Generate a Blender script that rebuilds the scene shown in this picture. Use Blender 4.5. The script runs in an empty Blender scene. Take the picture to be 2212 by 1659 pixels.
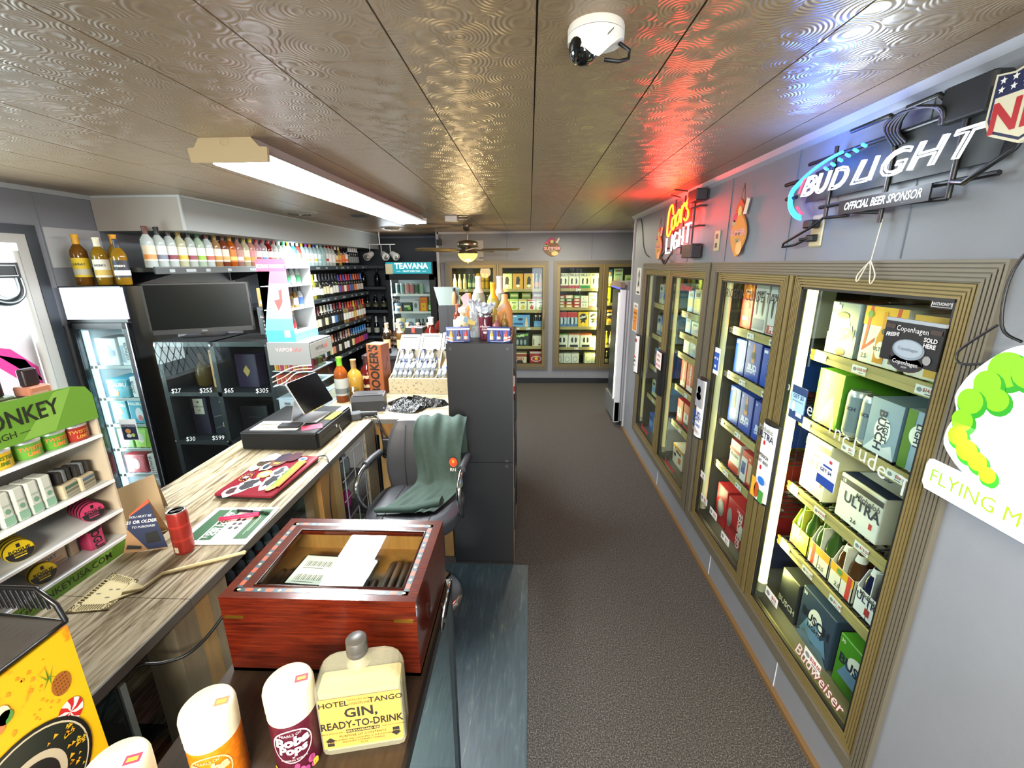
import bpy, math, random
from mathutils import Vector as V, Matrix
random.seed(7)
SC = bpy.context.scene
COL = SC.collection
PI = math.pi
# ------------------------------------------------------------------ camera
cam_d = bpy.data.cameras.new('camera'); cam = bpy.data.objects.new('camera', cam_d); COL.objects.link(cam)
cam_d.sensor_width = 36.0; cam_d.lens = 937.0 / 2212 * 36.0; cam_d.clip_start = .02
_p, _y, _r = [math.radians(a) for a in (15.393, 2.324, -0.375)]
_f = V((-math.sin(_y)*math.cos(_p), math.cos(_y)*math.cos(_p), -math.sin(_p)))
_r0 = V((math.cos(_y), math.sin(_y), 0)); _u0 = _r0.cross(_f)
_rr = math.cos(_r)*_r0 + math.sin(_r)*_u0; _uu = -math.sin(_r)*_r0 + math.cos(_r)*_u0
_m = Matrix((_rr, _uu, -_f)).transposed().to_4x4(); _m.translation = (0, 0, 1.9)
cam.matrix_world = _m
SC.camera = cam
# ------------------------------------------------------------------ exposure, world, lights
SC.view_settings.view_transform = 'Standard'; SC.view_settings.look = 'None'
SC.view_settings.gamma = 1; SC.view_settings.use_curve_mapping = False
SC.view_settings.exposure = 1.1
SC.cycles.max_bounces = 8; SC.cycles.transparent_max_bounces = 24
SC.cycles.caustics_reflective = False; SC.cycles.caustics_refractive = False
SC.cycles.sample_clamp_indirect = 4.0
W = bpy.data.worlds.new('sky'); SC.world = W; W.use_nodes = True
W.node_tree.nodes['Background'].inputs[0].default_value = (.80, .90, 1, 1)
W.node_tree.nodes['Background'].inputs[1].default_value = 3.0
LK = dict(cooler_tube=.42, fridge_tube=.5, board_glow=.7)
def area(name, loc, direction, sx, sy, power, col):
    l = bpy.data.lights.new(name, 'AREA'); l.shape = 'RECTANGLE'; l.size = sx; l.size_y = sy; l.energy = power*LK.get(name, 1); l.color = col
    o = bpy.data.objects.new(name, l); COL.objects.link(o); o.location = loc
    o.rotation_euler = V(direction).to_track_quat('-Z', 'Y').to_euler(); return o
def point(name, loc, power, col, r=.05):
    l = bpy.data.lights.new(name, 'POINT'); l.energy = power*LK.get(name, 1); l.color = col; l.shadow_soft_size = r
    o = bpy.data.objects.new(name, l); COL.objects.link(o); o.location = loc; return o
area('daylight_window', (-3.5, 1.95, 1.55), (1, 0, -.05), 1.4, 1.1, 62, (.86, .94, 1))
area('ceiling_tubes', (-1.19, 3.2, 2.29), (0, 0, -1), .26, 2.6, 95, (.93, .98, 1))
area('ceiling_tubes_behind', (-.35, -1.1, 2.30), (0, .25, -1), 1.3, .3, 110, (1, .90, .74))
area('added_front_daylight', (.55, -2.12, 1.25), (0, 1, -.02), .9, 1.7, 38, (.86, .93, 1))  # added lamp in an unseen front doorway, brightens the right wall
area('shelf_tube', (-2.56, 4.9, 2.13), (-.75, 0, -1), .08, 1.3, 18, (.88, .98, 1))
area('back_room_tubes', (.5, 5.9, 2.34), (0, 0, -1), .3, .8, 22, (1, .92, .70))
# ------------------------------------------------------------------ helpers: colours and materials
def rgb(h):
    if not isinstance(h, str): return tuple(h)
    c = [int(h[i:i+2], 16)/255 for i in (0, 2, 4)]
    return tuple(x/12.92 if x <= .04045 else ((x+.055)/1.055)**2.4 for x in c)
MATS = {}
EM = .6
def M(h, rough=.5, metal=0., es=0., kind='', spec=.5):
    es = es*EM
    key = (h, rough, metal, es, kind, spec)
    if key in MATS: return MATS[key]
    m = bpy.data.materials.new('surface_%03d' % len(MATS)); m.use_nodes = True; MATS[key] = m
    nt = m.node_tree; N = nt.nodes; L = nt.links; b = N['Principled BSDF']; c = rgb(h) + (1,)
    b.inputs['Base Color'].default_value = c; b.inputs['Roughness'].default_value = rough
    b.inputs['Metallic'].default_value = metal; b.inputs['Specular IOR Level'].default_value = spec
    if es:
        b.inputs['Emission Color'].default_value = c; b.inputs['Emission Strength'].default_value = es
        m.cycles.emission_sampling = 'AUTO'
    if kind == 'glass':      # thin clear pane: see-through with a fresnel sheen
        out = N['Material Output']; t = N.new('ShaderNodeBsdfTransparent'); t.inputs[0].default_value = c
        g = N.new('ShaderNodeBsdfGlossy'); g.inputs['Roughness'].default_value = rough
        fr = N.new('ShaderNodeFresnel'); fr.inputs[0].default_value = 1.35
        ge = N.new('ShaderNodeNewGeometry'); ml = N.new('ShaderNodeMath'); ml.operation = 'SUBTRACT'; ml.use_clamp = True
        L.new(fr.outputs[0], ml.inputs[0]); L.new(ge.outputs['Backfacing'], ml.inputs[1])
        mx = N.new('ShaderNodeMixShader'); L.new(ml.outputs[0], mx.inputs[0]); L.new(t.outputs[0], mx.inputs[1]); L.new(g.outputs[0], mx.inputs[2])
        L.new(mx.outputs[0], out.inputs[0])
    elif kind in ('liquid', 'clear'):   # pale drink / thick clear glass
        out = N['Material Output']; t = N.new('ShaderNodeBsdfTransparent'); t.inputs[0].default_value = (.95, .93, .86, 1)
        mx = N.new('ShaderNodeMixShader'); mx.inputs[0].default_value = .5 if kind == 'liquid' else .2
        L.new(t.outputs[0], mx.inputs[1]); L.new(b.outputs[0], mx.inputs[2]); L.new(mx.outputs[0], out.inputs[0])
    elif kind == 'bottle':   # coloured bottle glass and what is in it
        out = N['Material Output']; t = N.new('ShaderNodeBsdfTransparent'); t.inputs[0].default_value = c
        mx = N.new('ShaderNodeMixShader'); mx.inputs[0].default_value = .55
        L.new(t.outputs[0], mx.inputs[1]); L.new(b.outputs[0], mx.inputs[2]); L.new(mx.outputs[0], out.inputs[0])
    elif kind:
        tc = N.new('ShaderNodeTexCoord'); mp = N.new('ShaderNodeMapping'); L.new(tc.outputs['Object'], mp.inputs[0])
        def ramp(src, stops):
            r = N.new('ShaderNodeValToRGB'); e = r.color_ramp.elements
            while len(e) < len(stops): e.new(.5)
            for k, (p, hh) in enumerate(stops): e[k].position = p; e[k].color = rgb(hh) + (1,)
            L.new(src, r.inputs[0]); return r.outputs[0]
        def noise(scale, det=6, dist=0, rgh=.6):
            n = N.new('ShaderNodeTexNoise'); n.inputs['Scale'].default_value = scale; n.inputs['Detail'].default_value = det
            n.inputs['Distortion'].default_value = dist; n.inputs['Roughness'].default_value = rgh
            L.new(mp.outputs[0], n.inputs['Vector']); return n.outputs[0]
        def bump(src, st, dist=.002):
            bp = N.new('ShaderNodeBump'); bp.inputs['Strength'].default_value = st; bp.inputs['Distance'].default_value = dist
            L.new(src, bp.inputs['Height']); L.new(bp.outputs[0], b.inputs['Normal'])
        col = b.inputs['Base Color']
        if kind == 'carpet':
            L.new(ramp(noise(170, 3), [(.35, '191818'), (.5, '383533'), (.68, '69645c')]), col); bump(noise(190, 2), .8, .006)
        elif kind == 'ceiling':
            w = N.new('ShaderNodeTexVoronoi'); w.inputs['Scale'].default_value = 11; L.new(mp.outputs[0], w.inputs['Vector'])
            m1 = N.new('ShaderNodeMath'); m1.operation = 'MULTIPLY'; m1.inputs[1].default_value = 62; L.new(w.outputs['Distance'], m1.inputs[0])
            m2 = N.new('ShaderNodeMath'); m2.operation = 'SINE'; L.new(m1.outputs[0], m2.inputs[0])
            L.new(ramp(noise(2.5, 3), [(.3, h), (.75, rough_mix(h, 1.12))]), col); bump(m2.outputs[0], .30, .0015)
        elif kind == 'wall':
            L.new(ramp(noise(3, 4), [(.3, h), (.8, rough_mix(h, 1.12))]), col); bump(noise(60, 4), .25, .002)
        elif kind == 'counter':
            mp.inputs['Scale'].default_value = (14, 1.1, 14)
            L.new(ramp(noise(3.2, 10, 1.2, .72), [(.36, '4a3c2e'), (.45, '75684f'), (.52, '978a72'), (.7, 'ada390')]), col)
        elif kind == 'wood':
            mp.inputs['Scale'].default_value = (9, 9, 1.2)
            L.new(ramp(noise(5, 6, .6), [(.3, h), (.7, rough_mix(h, .72))]), col)
        elif kind == 'mahogany':
            mp.inputs['Scale'].default_value = (1.4, 22, 22)
            L.new(ramp(noise(5, 7, .8), [(.32, '38110a'), (.5, '52190d'), (.72, '662512')]), col)
            b.inputs['Coat Weight'].default_value = .7; b.inputs['Coat Roughness'].default_value = .06
        elif kind == 'darkwood':
            mp.inputs['Scale'].default_value = (14, 1.5, 14)
            L.new(ramp(noise(7, 6), [(.35, h), (.7, rough_mix(h, 1.7))]), col)
        elif kind == 'mat':
            mp.inputs['Scale'].default_value = (10, 1.3, 1)
            L.new(ramp(noise(3.4, 8, 1.4, .66), [(.3, '26343b'), (.56, '35464e'), (.665, '4d5a5a'), (.71, '8f876b')]), col)
        elif kind == 'metalbrush':
            mp.inputs['Scale'].default_value = (30, 30, 2); bump(noise(12, 3), .15, .001)
        elif kind == 'leather':
            bump(noise(220, 3), .3, .001)
        elif kind == 'cloth':
            L.new(ramp(noise(40, 5), [(.3, h), (.75, rough_mix(h, 1.3))]), col); bump(noise(380, 2), .4, .001)
        elif kind == 'crinkle':
            bump(noise(26, 4), 1., .02)
        elif kind == 'speckle':
            L.new(ramp(noise(55, 5), [(.36, '6e5f48'), (.44, h), (.8, h)]), col)
        elif kind == 'holes':    # led diffuser: fine grid of dots
            ck = N.new('ShaderNodeTexVoronoi'); ck.inputs['Scale'].default_value = 95; ck.inputs['Randomness'].default_value = 0; L.new(mp.outputs[0], ck.inputs['Vector'])
            o = ramp(ck.outputs['Distance'], [(.25, h), (.55, 'c3cfe8')]); L.new(o, b.inputs['Emission Color']); b.inputs['Emission Strength'].default_value = 1.0
        elif kind == 'citrus':
            v = noise(16, 6, .6)
            L.new(ramp(v, [(.55, h), (.63, 'ecb012'), (.69, 'e08a10'), (.78, 'd8780c')]), col)
        elif kind == 'pearls':
            v = N.new('ShaderNodeTexVoronoi'); v.inputs['Scale'].default_value = 95; L.new(mp.outputs[0], v.inputs['Vector'])
            L.new(ramp(v.outputs['Distance'], [(0, rough_mix(h, 1.5)), (.7, h)]), col)
        elif kind == 'frost':
            pass
    return m
def rough_mix(h, k): return tuple(min(1, x*k) for x in rgb(h))
# ------------------------------------------------------------------ helpers: mesh building
TXT = {}
def text_mesh(s, bold, shear):
    k = (s, bold, shear)
    if k not in TXT:
        c = bpy.data.curves.new('lettering', 'FONT'); c.body = s; c.size = 1; c.offset = bold; c.shear = shear; c.resolution_u = 2
        c.align_x = 'CENTER'; c.align_y = 'CENTER'; c.fill_mode = 'FRONT'
        o = bpy.data.objects.new('lettering', c); COL.objects.link(o)
        dg = bpy.context.evaluated_depsgraph_get(); me = o.evaluated_get(dg).to_mesh()
        TXT[k] = ([tuple(v.co) for v in me.vertices], [tuple(p.vertices) for p in me.polygons])
        o.evaluated_get(dg).to_mesh_clear(); bpy.data.objects.remove(o); bpy.data.curves.remove(c)
    return TXT[k]
class G:
    def __init__(s): s.v = []; s.f = []; s.mi = []; s.sm = []; s.mats = []; s.cur = 0
    def m(s, mt):
        if mt not in s.mats: s.mats.append(mt)
        s.cur = s.mats.index(mt); return s
    def add(s, vs, fs, smooth=False, mtx=None):
        n = len(s.v)
        s.v += [tuple(mtx @ V(p)) for p in vs] if mtx else [tuple(p) for p in vs]
        for f in fs: s.f.append(tuple(i+n for i in f)); s.mi.append(s.cur); s.sm.append(smooth)
        return s
    def box(s, x0, x1, y0, y1, z0, z1, mtx=None):
        return s.add([(x0,y0,z0),(x1,y0,z0),(x1,y1,z0),(x0,y1,z0),(x0,y0,z1),(x1,y0,z1),(x1,y1,z1),(x0,y1,z1)],
            [(0,3,2,1),(4,5,6,7),(0,1,5,4),(1,2,6,5),(2,3,7,6),(3,0,4,7)], False, mtx)
    def rbox(s, x0, x1, y0, y1, z0, z1, r, n=3, e=None, mtx=None):   # box with rounded upright edges and eased rims
        e = min(r, .004) if e is None else e
        def ring(z, k):
            out = []; rr = max(r-k, 1e-4)
            for cx, cy, a0 in ((x1-r, y1-r, 0), (x0+r, y1-r, 90), (x0+r, y0+r, 180), (x1-r, y0+r, 270)):
                for j in range(n+1):
                    a = math.radians(a0 + 90*j/n); out.append((cx+rr*math.cos(a), cy+rr*math.sin(a), z))
            return out
        return s.loft([ring(z0, e), ring(z0+e, 0), ring(z1-e, 0), ring(z1, e)], mtx=mtx, smooth=False)
    def loft(s, rings, caps=True, smooth=True, closed=True, mtx=None):
        n = len(rings[0]); vs = [p for r in rings for p in r]; fs = []
        for k in range(len(rings)-1):
            for j in range(n if closed else n-1):
                a = k*n+j; b = k*n+(j+1) % n; fs.append((a, b, b+n, a+n))
        s.add(vs, fs, smooth, mtx)
        if caps:
            s.add(rings[0], [tuple(reversed(range(n)))], False, mtx); s.add(rings[-1], [tuple(range(n))], False, mtx)
        return s
    def lathe(s, prof, n=16, c=(0,0,0), smooth=True, mtx=None, caps=True, sx=1, sy=1):
        return s.loft([[(c[0]+sx*r*math.cos(2*PI*j/n), c[1]+sy*r*math.sin(2*PI*j/n), c[2]+z) for j in range(n)] for r, z in prof], caps, smooth, True, mtx)
    def cyl(s, p, q, r, n=12, r2=None, caps=True):
        p, q = V(p), V(q); d = (q-p).normalized(); u = d.orthogonal().normalized(); w = d.cross(u); r2 = r if r2 is None else r2
        return s.loft([[c + rr*(math.cos(2*PI*j/n)*u + math.sin(2*PI*j/n)*w) for j in range(n)] for c, rr in ((p, r), (q, r2))], caps, True)
    def tube(s, pts, r, n=8, closed=False):
        pts = [V(p) for p in pts]; rings = []; u = None
        for k, p in enumerate(pts):
            a = pts[k-1] if (k or closed) else p; b = pts[(k+1) % len(pts)] if (k < len(pts)-1 or closed) else p
            d = (b-a).normalized()
            u = d.orthogonal().normalized() if u is None else (u - d*u.dot(d)).normalized()
            w = d.cross(u); rings.append([p + r*(math.cos(2*PI*j/n)*u + math.sin(2*PI*j/n)*w) for j in range(n)])
        if closed: rings.append(rings[0])
        return s.loft(rings, not closed, True)
    def prism(s, poly, z0, z1, mtx=None, smooth=False):
        n = len(poly); vs = [(x, y, z0) for x, y in poly] + [(x, y, z1) for x, y in poly]
        fs = [tuple(reversed(range(n))), tuple(range(n, 2*n))]
        s.add(vs, fs, False, mtx)
        return s.add(vs, [(j, (j+1) % n, (j+1) % n+n, j+n) for j in range(n)], smooth, mtx)
    def ball(s, c, rx, ry=None, rz=None, n=14, k=9):
        ry = ry or rx; rz = rz or rx
        return s.loft([[(c[0]+rx*math.sin(PI*i/k)*math.cos(2*PI*j/n), c[1]+ry*math.sin(PI*i/k)*math.sin(2*PI*j/n), c[2]-rz*math.cos(PI*i/k)) for j in range(n)]
            for i in [.02]+list(range(1, k))+[k-.02]], True, True)
    # flat print laid on a plane: o = origin, u and w = unit directions
    def rect(s, o, u, w, a0, b0, a1, b1):
        o, u, w = V(o), V(u), V(w)
        return s.add([o+u*a0+w*b0, o+u*a1+w*b0, o+u*a1+w*b1, o+u*a0+w*b1], [(0,1,2,3)])
    def poly(s, o, u, w, pts):
        o, u, w = V(o), V(u), V(w); return s.add([o+u*a+w*b for a, b in pts], [tuple(range(len(pts)))])
    def ell(s, o, u, w, a, b, ra, rb, n=20):
        return s.poly(o, u, w, [(a+ra*math.cos(2*PI*j/n), b+rb*math.sin(2*PI*j/n)) for j in range(n)])
    def text(s, t, o, u, w, a, b, size, rot=0, bold=.0, shear=0, sx=1):
        vs, fs = text_mesh(t, bold, shear); o, u, w = V(o), V(u), V(w); c, sn = math.cos(rot), math.sin(rot)
        return s.add([o + u*(a+size*(x*sx*c-y*sn)) + w*(b+size*(x*sx*sn+y*c)) for x, y, _ in vs], fs)
    def mesh(s, name):
        me = bpy.data.meshes.new(name); me.from_pydata(s.v, [], s.f)
        for mt in s.mats: me.materials.append(mt)
        me.polygons.foreach_set('material_index', s.mi); me.polygons.foreach_set('use_smooth', s.sm); me.update(); return me
    def build(s, name, parent=None, loc=None, rz=None):
        return put(name, s.mesh(name), parent, loc, rz)
def put(name, me, parent=None, loc=None, rz=None):
    o = bpy.data.objects.new(name, me); COL.objects.link(o)
    if parent: o.parent = parent
    if loc: o.location = loc
    if rz is not None: o.rotation_euler[2] = rz
    return o
def tag(o, label, cat, group=None):
    o['label'] = label; o['category'] = cat
    if group: o['group'] = group
    return o
def thing(name, label, cat, loc=(0,0,0), rz=0, group=None):
    o = bpy.data.objects.new(name, None); o.empty_display_size = .05; COL.objects.link(o); o.location = loc; o.rotation_euler[2] = rz
    return tag(o, label, cat, group)
def struct(o): o['kind'] = 'structure'; return o
ORD = 'first second third fourth fifth sixth seventh eighth ninth tenth eleventh twelfth thirteenth fourteenth fifteenth sixteenth seventeenth eighteenth nineteenth twentieth'.split()
ORD += ['twenty-' + a for a in ORD[:9]] + ['thirtieth'] + ['thirty-' + a for a in ORD[:9]] + ['fortieth']
X_, Y_, Z_ = V((1,0,0)), V((0,1,0)), V((0,0,1))
def mx(loc=(0,0,0), rx=0, ry=0, rz=0):
    from mathutils import Euler
    m = Euler((rx, ry, rz)).to_matrix().to_4x4(); m.translation = loc; return m
BLACK = M('121214', .45); WHITE = M('e8e8e4', .5); GOLD = M('8d7d55', .38, .55, kind='metalbrush'); CHROME = M('c9ccd0', .12, 1.)
PANE = M('f4faf8', .02, kind='glass'); ACRYL = M('eef4f6', .03, kind='glass')
# ------------------------------------------------------------------ the room
CZ = 2.387
WALLM = M('73767c', .55, kind='wall'); DKW = M('2b3036', .6, kind='wall'); TRIMW = M('a9abae', .5)
struct(G().m(M('302e2f', .95, kind='carpet')).box(-3.3, 3.2, -2.2, 7.9, -.06, 0).build('floor'))
c = struct(G().m(M('5b4938', .6)).box(-3.3, 3.2, -2.2, 7.9, CZ+.012, CZ+.07).build('ceiling'))
CM = M('8a745b', .30, kind='ceiling', spec=.6)
pw = .3255; k0 = -10
cache = {}
for k in range(k0, 10):
    x0 = .013 + pw*k; x1 = x0 + pw
    if x1 < -3.2 or x0 > 3.1: continue
    y = -2.1 - random.random()*1.1
    while y < 7.8:
        ye = y + random.choice((1.0, 1.22, 1.22))
        a, b = max(y, -2.1), min(ye, 7.8)
        if b - a > .05:
            g = G().m(CM); g.box(x0+.0022, x1-.0022, a+.0008, b-.0008, CZ - random.random()*.0006, CZ+.012); g.build('ceiling_panel', c)
        y = ye
# left wall with the barred shop window
w = struct(G().m(WALLM).box(-3.22, -3.12, -2.2, 1.15, 0, CZ).box(-3.22, -3.12, 2.70, 4.6, 0, CZ).box(-3.22, -3.12, 1.15, 2.70, 0, .9).box(-3.22, -3.12, 1.15, 2.70, 2.105, CZ).build('wall_left'))
g = G().m(DKW).box(-3.22, -3.12, 4.6, 7.7, 0, CZ); g.build('panel', w)
g = G().m(M('6f7780', .6)).box(-3.125, -3.115, 2.815, 2.819, 0, CZ); g.build('seam', w)
struct(G().m(DKW).box(-3.22, -1.42, 7.6, 7.7, 0, CZ).build('wall_back_left'))
wb = struct(G().m(WALLM).box(-1.42, 3.0, 6.98, 7.04, 1.93, CZ).box(-1.42, 3.0, 6.98, 7.04, 0, .24).box(-1.42, -1.30, 7.04, 7.6, 0, CZ).box(.295, .385, 6.98, 7.04, .24, 1.93).build('wall_back'))
for x in (-.35, .95): G().m(M('555b64', .7)).box(x, x+.004, 6.977, 6.982, 1.96, CZ).build('panel_joint', wb)
for x in (.6,): G().m(M('555b64', .7)).box(x, x+.004, 6.977, 6.982, .05, .23).build('panel_joint', wb)
struct(G().m(M('0f1216', .5)).box(-1.42, 2.0, 6.965, 6.98, 0, .085).build('baseboard_back'))
struct(G().m(TRIMW).box(-1.44, -1.40, 6.955, 6.985, 0, CZ).build('trim_1'))
struct(G().m(TRIMW).box(-1.42, 2.0, 6.955, 6.98, CZ-.03, CZ).build('trim_2'))
struct(G().m(M('59606a', .6)).box(-3.1, -1.42, 7.58, 7.6, CZ-.05, CZ-.02).build('trim_3'))
# right wall: near stub, over and under the coolers
wr = struct(G().m(WALLM).box(1.13, 1.19, -2.2, 1.11, 0, CZ).box(1.13, 1.19, 1.11, 4.95, 1.885, CZ).box(1.13, 1.19, 1.11, 4.95, 0, .2).box(1.13, 1.19, 4.44, 4.94, .2, 1.885).box(1.19, 1.70, 4.94, 4.95, 0, CZ).box(1.13, 1.19, 2.775, 2.84, .2, 1.885).build('wall_right'))
for y in (1.42, 2.04, 2.66, 3.28, 3.9): G().m(M('5d646d', .7)).box(1.127, 1.131, y, y+.003, 1.91, CZ).build('panel_joint', wr)
for y in (1.6, 2.35, 3.5): G().m(M('c9ccd2', .6)).box(1.127, 1.131, y, y+.003, 0, .17).build('panel_joint', wr)
struct(G().m(WALLM).box(1.70, 3.0, 5.0, 5.05, 0, CZ).build('wall_far_right'))
struct(G().m(TRIMW).box(1.115, 1.135, 4.93, 4.955, 0, CZ).build('trim_4'))
struct(G().m(M('9b9da2', .45)).prism([(1.13, CZ-.035), (1.105, CZ-.022), (1.09, CZ), (1.13, CZ)], -5.0, 2.2, Matrix(((1,0,0,0),(0,0,-1,0),(0,1,0,0),(0,0,0,1)))).build('trim_5'))
struct(G().m(M('6b5230', .6)).box(1.108, 1.13, 1.11, 4.95, 0, .022).box(1.108, 1.13, -2.2, 1.11, 0, .022).build('baseboard_right'))
struct(G().m(WALLM).box(-3.3, .08, -2.26, -2.2, 0, CZ).box(1.02, 3.2, -2.26, -2.2, 0, CZ).box(.08, 1.02, -2.26, -2.2, 2.12, CZ).build('wall_front'))
d1 = struct(G().m(M('8a8c8e', .4, .5)).box(.08, .13, -2.25, -2.21, 0, 2.12).box(.97, 1.02, -2.25, -2.21, 0, 2.12).box(.13, .97, -2.25, -2.21, 2.06, 2.12).box(.13, .97, -2.25, -2.21, 0, .3).build('door_1')); G().m(PANE).box(.13, .97, -2.233, -2.229, .3, 2.06).build('pane', d1)  # added glass door behind the camera, made to hold the front daylight lamp
struct(G().m(WALLM).box(3.0, 3.06, 4.95, 7.1, 0, CZ).build('wall_far_side'))
# soffit over the spirit shelves
s = struct(G().m(M('9aa09f', .6)).box(-3.12, -2.47, 3.2, 7.35, 2.153, CZ).build('ceiling_soffit'))
g = G().m(M('a59c92', .6)).box(-3.115, -2.465, 3.192, 3.2, 2.15, CZ); g.build('end_board', s)
g = G().m(M('b4b6b4', .5)).box(-3.12, -2.455, 3.185, 3.195, CZ-.014, CZ).box(-2.468, -2.455, 3.2, 7.35, CZ-.014, CZ).box(-2.475, -2.458, 3.188, 3.202, 2.15, CZ); g.build('edge_strip', s)
struct(G().m(M('a2a4a4', .5)).box(-3.12, -3.10, -2.2, 3.2, CZ-.03, CZ).build('trim_6'))
# shop window in the left wall
wn = struct(G().m(M('1f262d', .45)).box(-3.12, -3.10, 2.70, 2.765, .85, 2.155).box(-3.12, -3.10, 1.1, 2.70, 2.10, 2.155).build('window_1'))
g = G().m(M('a3a29c', .5)).box(-3.215, -3.105, 2.64, 2.70, .9, 2.10).box(-3.215, -3.105, 1.15, 2.64, 2.045, 2.10).box(-3.215, -3.105, 1.15, 2.64, .9, .96); g.build('window_frame', wn)
g = G().m(M('b5b4ae', .4)).cyl((-3.12, 2.622, .96), (-3.12, 2.622, 2.0), .022); g.build('jamb_pipe', wn)
g = G().m(PANE).box(-3.19, -3.186, 1.15, 2.64, .96, 2.045); g.build('pane', wn)
g = G().m(M('23282d', .5))
for k in range(26):
    y = 1.15 + .075*k - .3
    for sgn in (1, -1):
        pts = [(y if sgn > 0 else y+.55, .96), (y+.55 if sgn > 0 else y, 2.04)]
        (a, za), (b, zb) = pts
        if min(a, b) > 1.1 and max(a, b) < 2.64: g.cyl((-3.2, a, za), (-3.2, b, zb), .003, 4)
g.build('security_mesh', wn)['kind'] = 'stuff'
# floor mat behind the counter
tag(G().m(M('44565f', .45, kind='mat')).box(-.945, -.002, -.6, 2.425, .0005, .004).build('floor_mat'), 'blue-grey marbled sheet floor mat beside the dark carpet aisle', 'floor mat')
# ------------------------------------------------------------------ walk-in cooler fronts
FRM = M('7f7046', .42, .35); FRM2 = M('6d6758', .45, .35); GASK = M('141412', .5); LINER = M('5d5b51', .6); STRIP = M('a3955f', .5)
TAGM = M('dcdcd6', .5); REDP = M('a01c22', .5); NAVYP = M('1d2b5c', .5); GREYP = M('777b80', .6)
def ridged(g, x0, x1, z0, z1, wid, n, y0, dep, m):     # mitred frame made of n proud ribs
    g.m(m)
    st = wid/n
    for i in range(n):
        a = i*st; b = a + st*.66
        for a, b, y in ((a, b, y0-dep), (b, a+st, y0-dep*.55)):
            o = [(x0+a, z0+a), (x1-a, z0+a), (x1-a, z1-a), (x0+a, z1-a)]; q = [(x0+b, z0+b), (x1-b, z0+b), (x1-b, z1-b), (x0+b, z1-b)]
            vs = [(p[0], y, p[1]) for p in o+q] + [(p[0], y0, p[1]) for p in o+q]; fs = []
            for k in range(4):
                l = (k+1) % 4
                fs += [(k, l, l+4, k+4), (k+8, l+8, l, k), (k+4, l+4, l+12, k+12)]
            g.add(vs, fs)
    return g
def price_tag(parent, x, z, price, y=-.006, w=.07, h=.03, tilt=0):
    g = G().m(TAGM).box(x-w/2, x+w/2, y-.001, y, z-h/2, z+h/2)
    o = (x, y-.0016, z); g.m(REDP).text(price, o, X_, Z_, w*.2, .002, h*.52, bold=.02); g.m(GREYP).ell(o, X_, Z_, -w*.28, 0, w*.14, h*.26, 10)
    g.m(BLACK).rect(o, X_, Z_, w*.02, -h*.36, w*.38, -h*.28)
    return g.build('price_tag', parent)
def wire_shelf(root, x0, x1, z, d, tags=(), strip=STRIP, yf=.115):
    g = G().m(M('3c3c38', .5, .3)); n = max(6, int((x1-x0)/.045))
    for k in range(n+1):
        x = x0 + (x1-x0)*k/n; g.box(x-.002, x+.002, yf, yf+d, z-.008, z-.003)
    for y in (yf+.02, yf+d*.5, yf+d-.02): g.box(x0, x1, y-.003, y+.003, z-.013, z-.008)
    s = g.build('shelf', root)
    g = G().m(strip)
    for k in range(4): g.box(x0, x1, yf-.006-(.003 if k % 2 else 0), yf, z-.042+.0115*k, z-.042+.0115*(k+1))
    p = g.build('price_rail', s)
    for x, t in tags:
        price_tag(s, x, z-.021, t, y=yf-.0095)
    return s
def handle(door, x0, x1, z0, z1, prints):
    g = G().m(BLACK); n = 8; prof = []
    for k in range(n+1):
        a = PI*k/n; prof.append((x0+(x1-x0)*(.5-.5*math.cos(a)), -.022-.030*math.sin(a)))
    g.prism(prof, z0, z1); h = g.build('handle', door)
    if prints:
        pg = G(); c = (x0+x1)/2; w = x1-x0
        # printed sleeve following the curve
        pg.m(M(prints[0], .4)); vs = []; 
        for k in range(n+1):
            a = PI*(.12+.76*k/n); vs.append((x0+w*(.5-.5*math.cos(a)), -.0228-.0306*math.sin(a)))
        pg.add([(x, y, z) for z in (z0+.01, z1-.01) for x, y in vs], [(k, k+1, k+n+2, k+n+1) for k in range(n)])
        o = (c, -.054, (z0+z1)/2); H = z1-z0
        for it in prints[1:]:
            if it[0] == 'r': pg.m(M(it[5], .4)).rect(o, X_, Z_, it[1]*w/2, it[2]*H/2, it[3]*w/2, it[4]*H/2)
            if it[0] == 't': pg.m(M(it[5], .4)).text(it[1], o, X_, Z_, it[2]*w/2, it[3]*H/2, it[4]*w, bold=.02)
            if it[0] == 'e': pg.m(M(it[5], .4)).ell(o, X_, Z_, it[1]*w/2, it[2]*H/2, it[3]*w/2, it[4]*H/2)
        pg.build('printed_sleeve', h)
    return h
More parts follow.
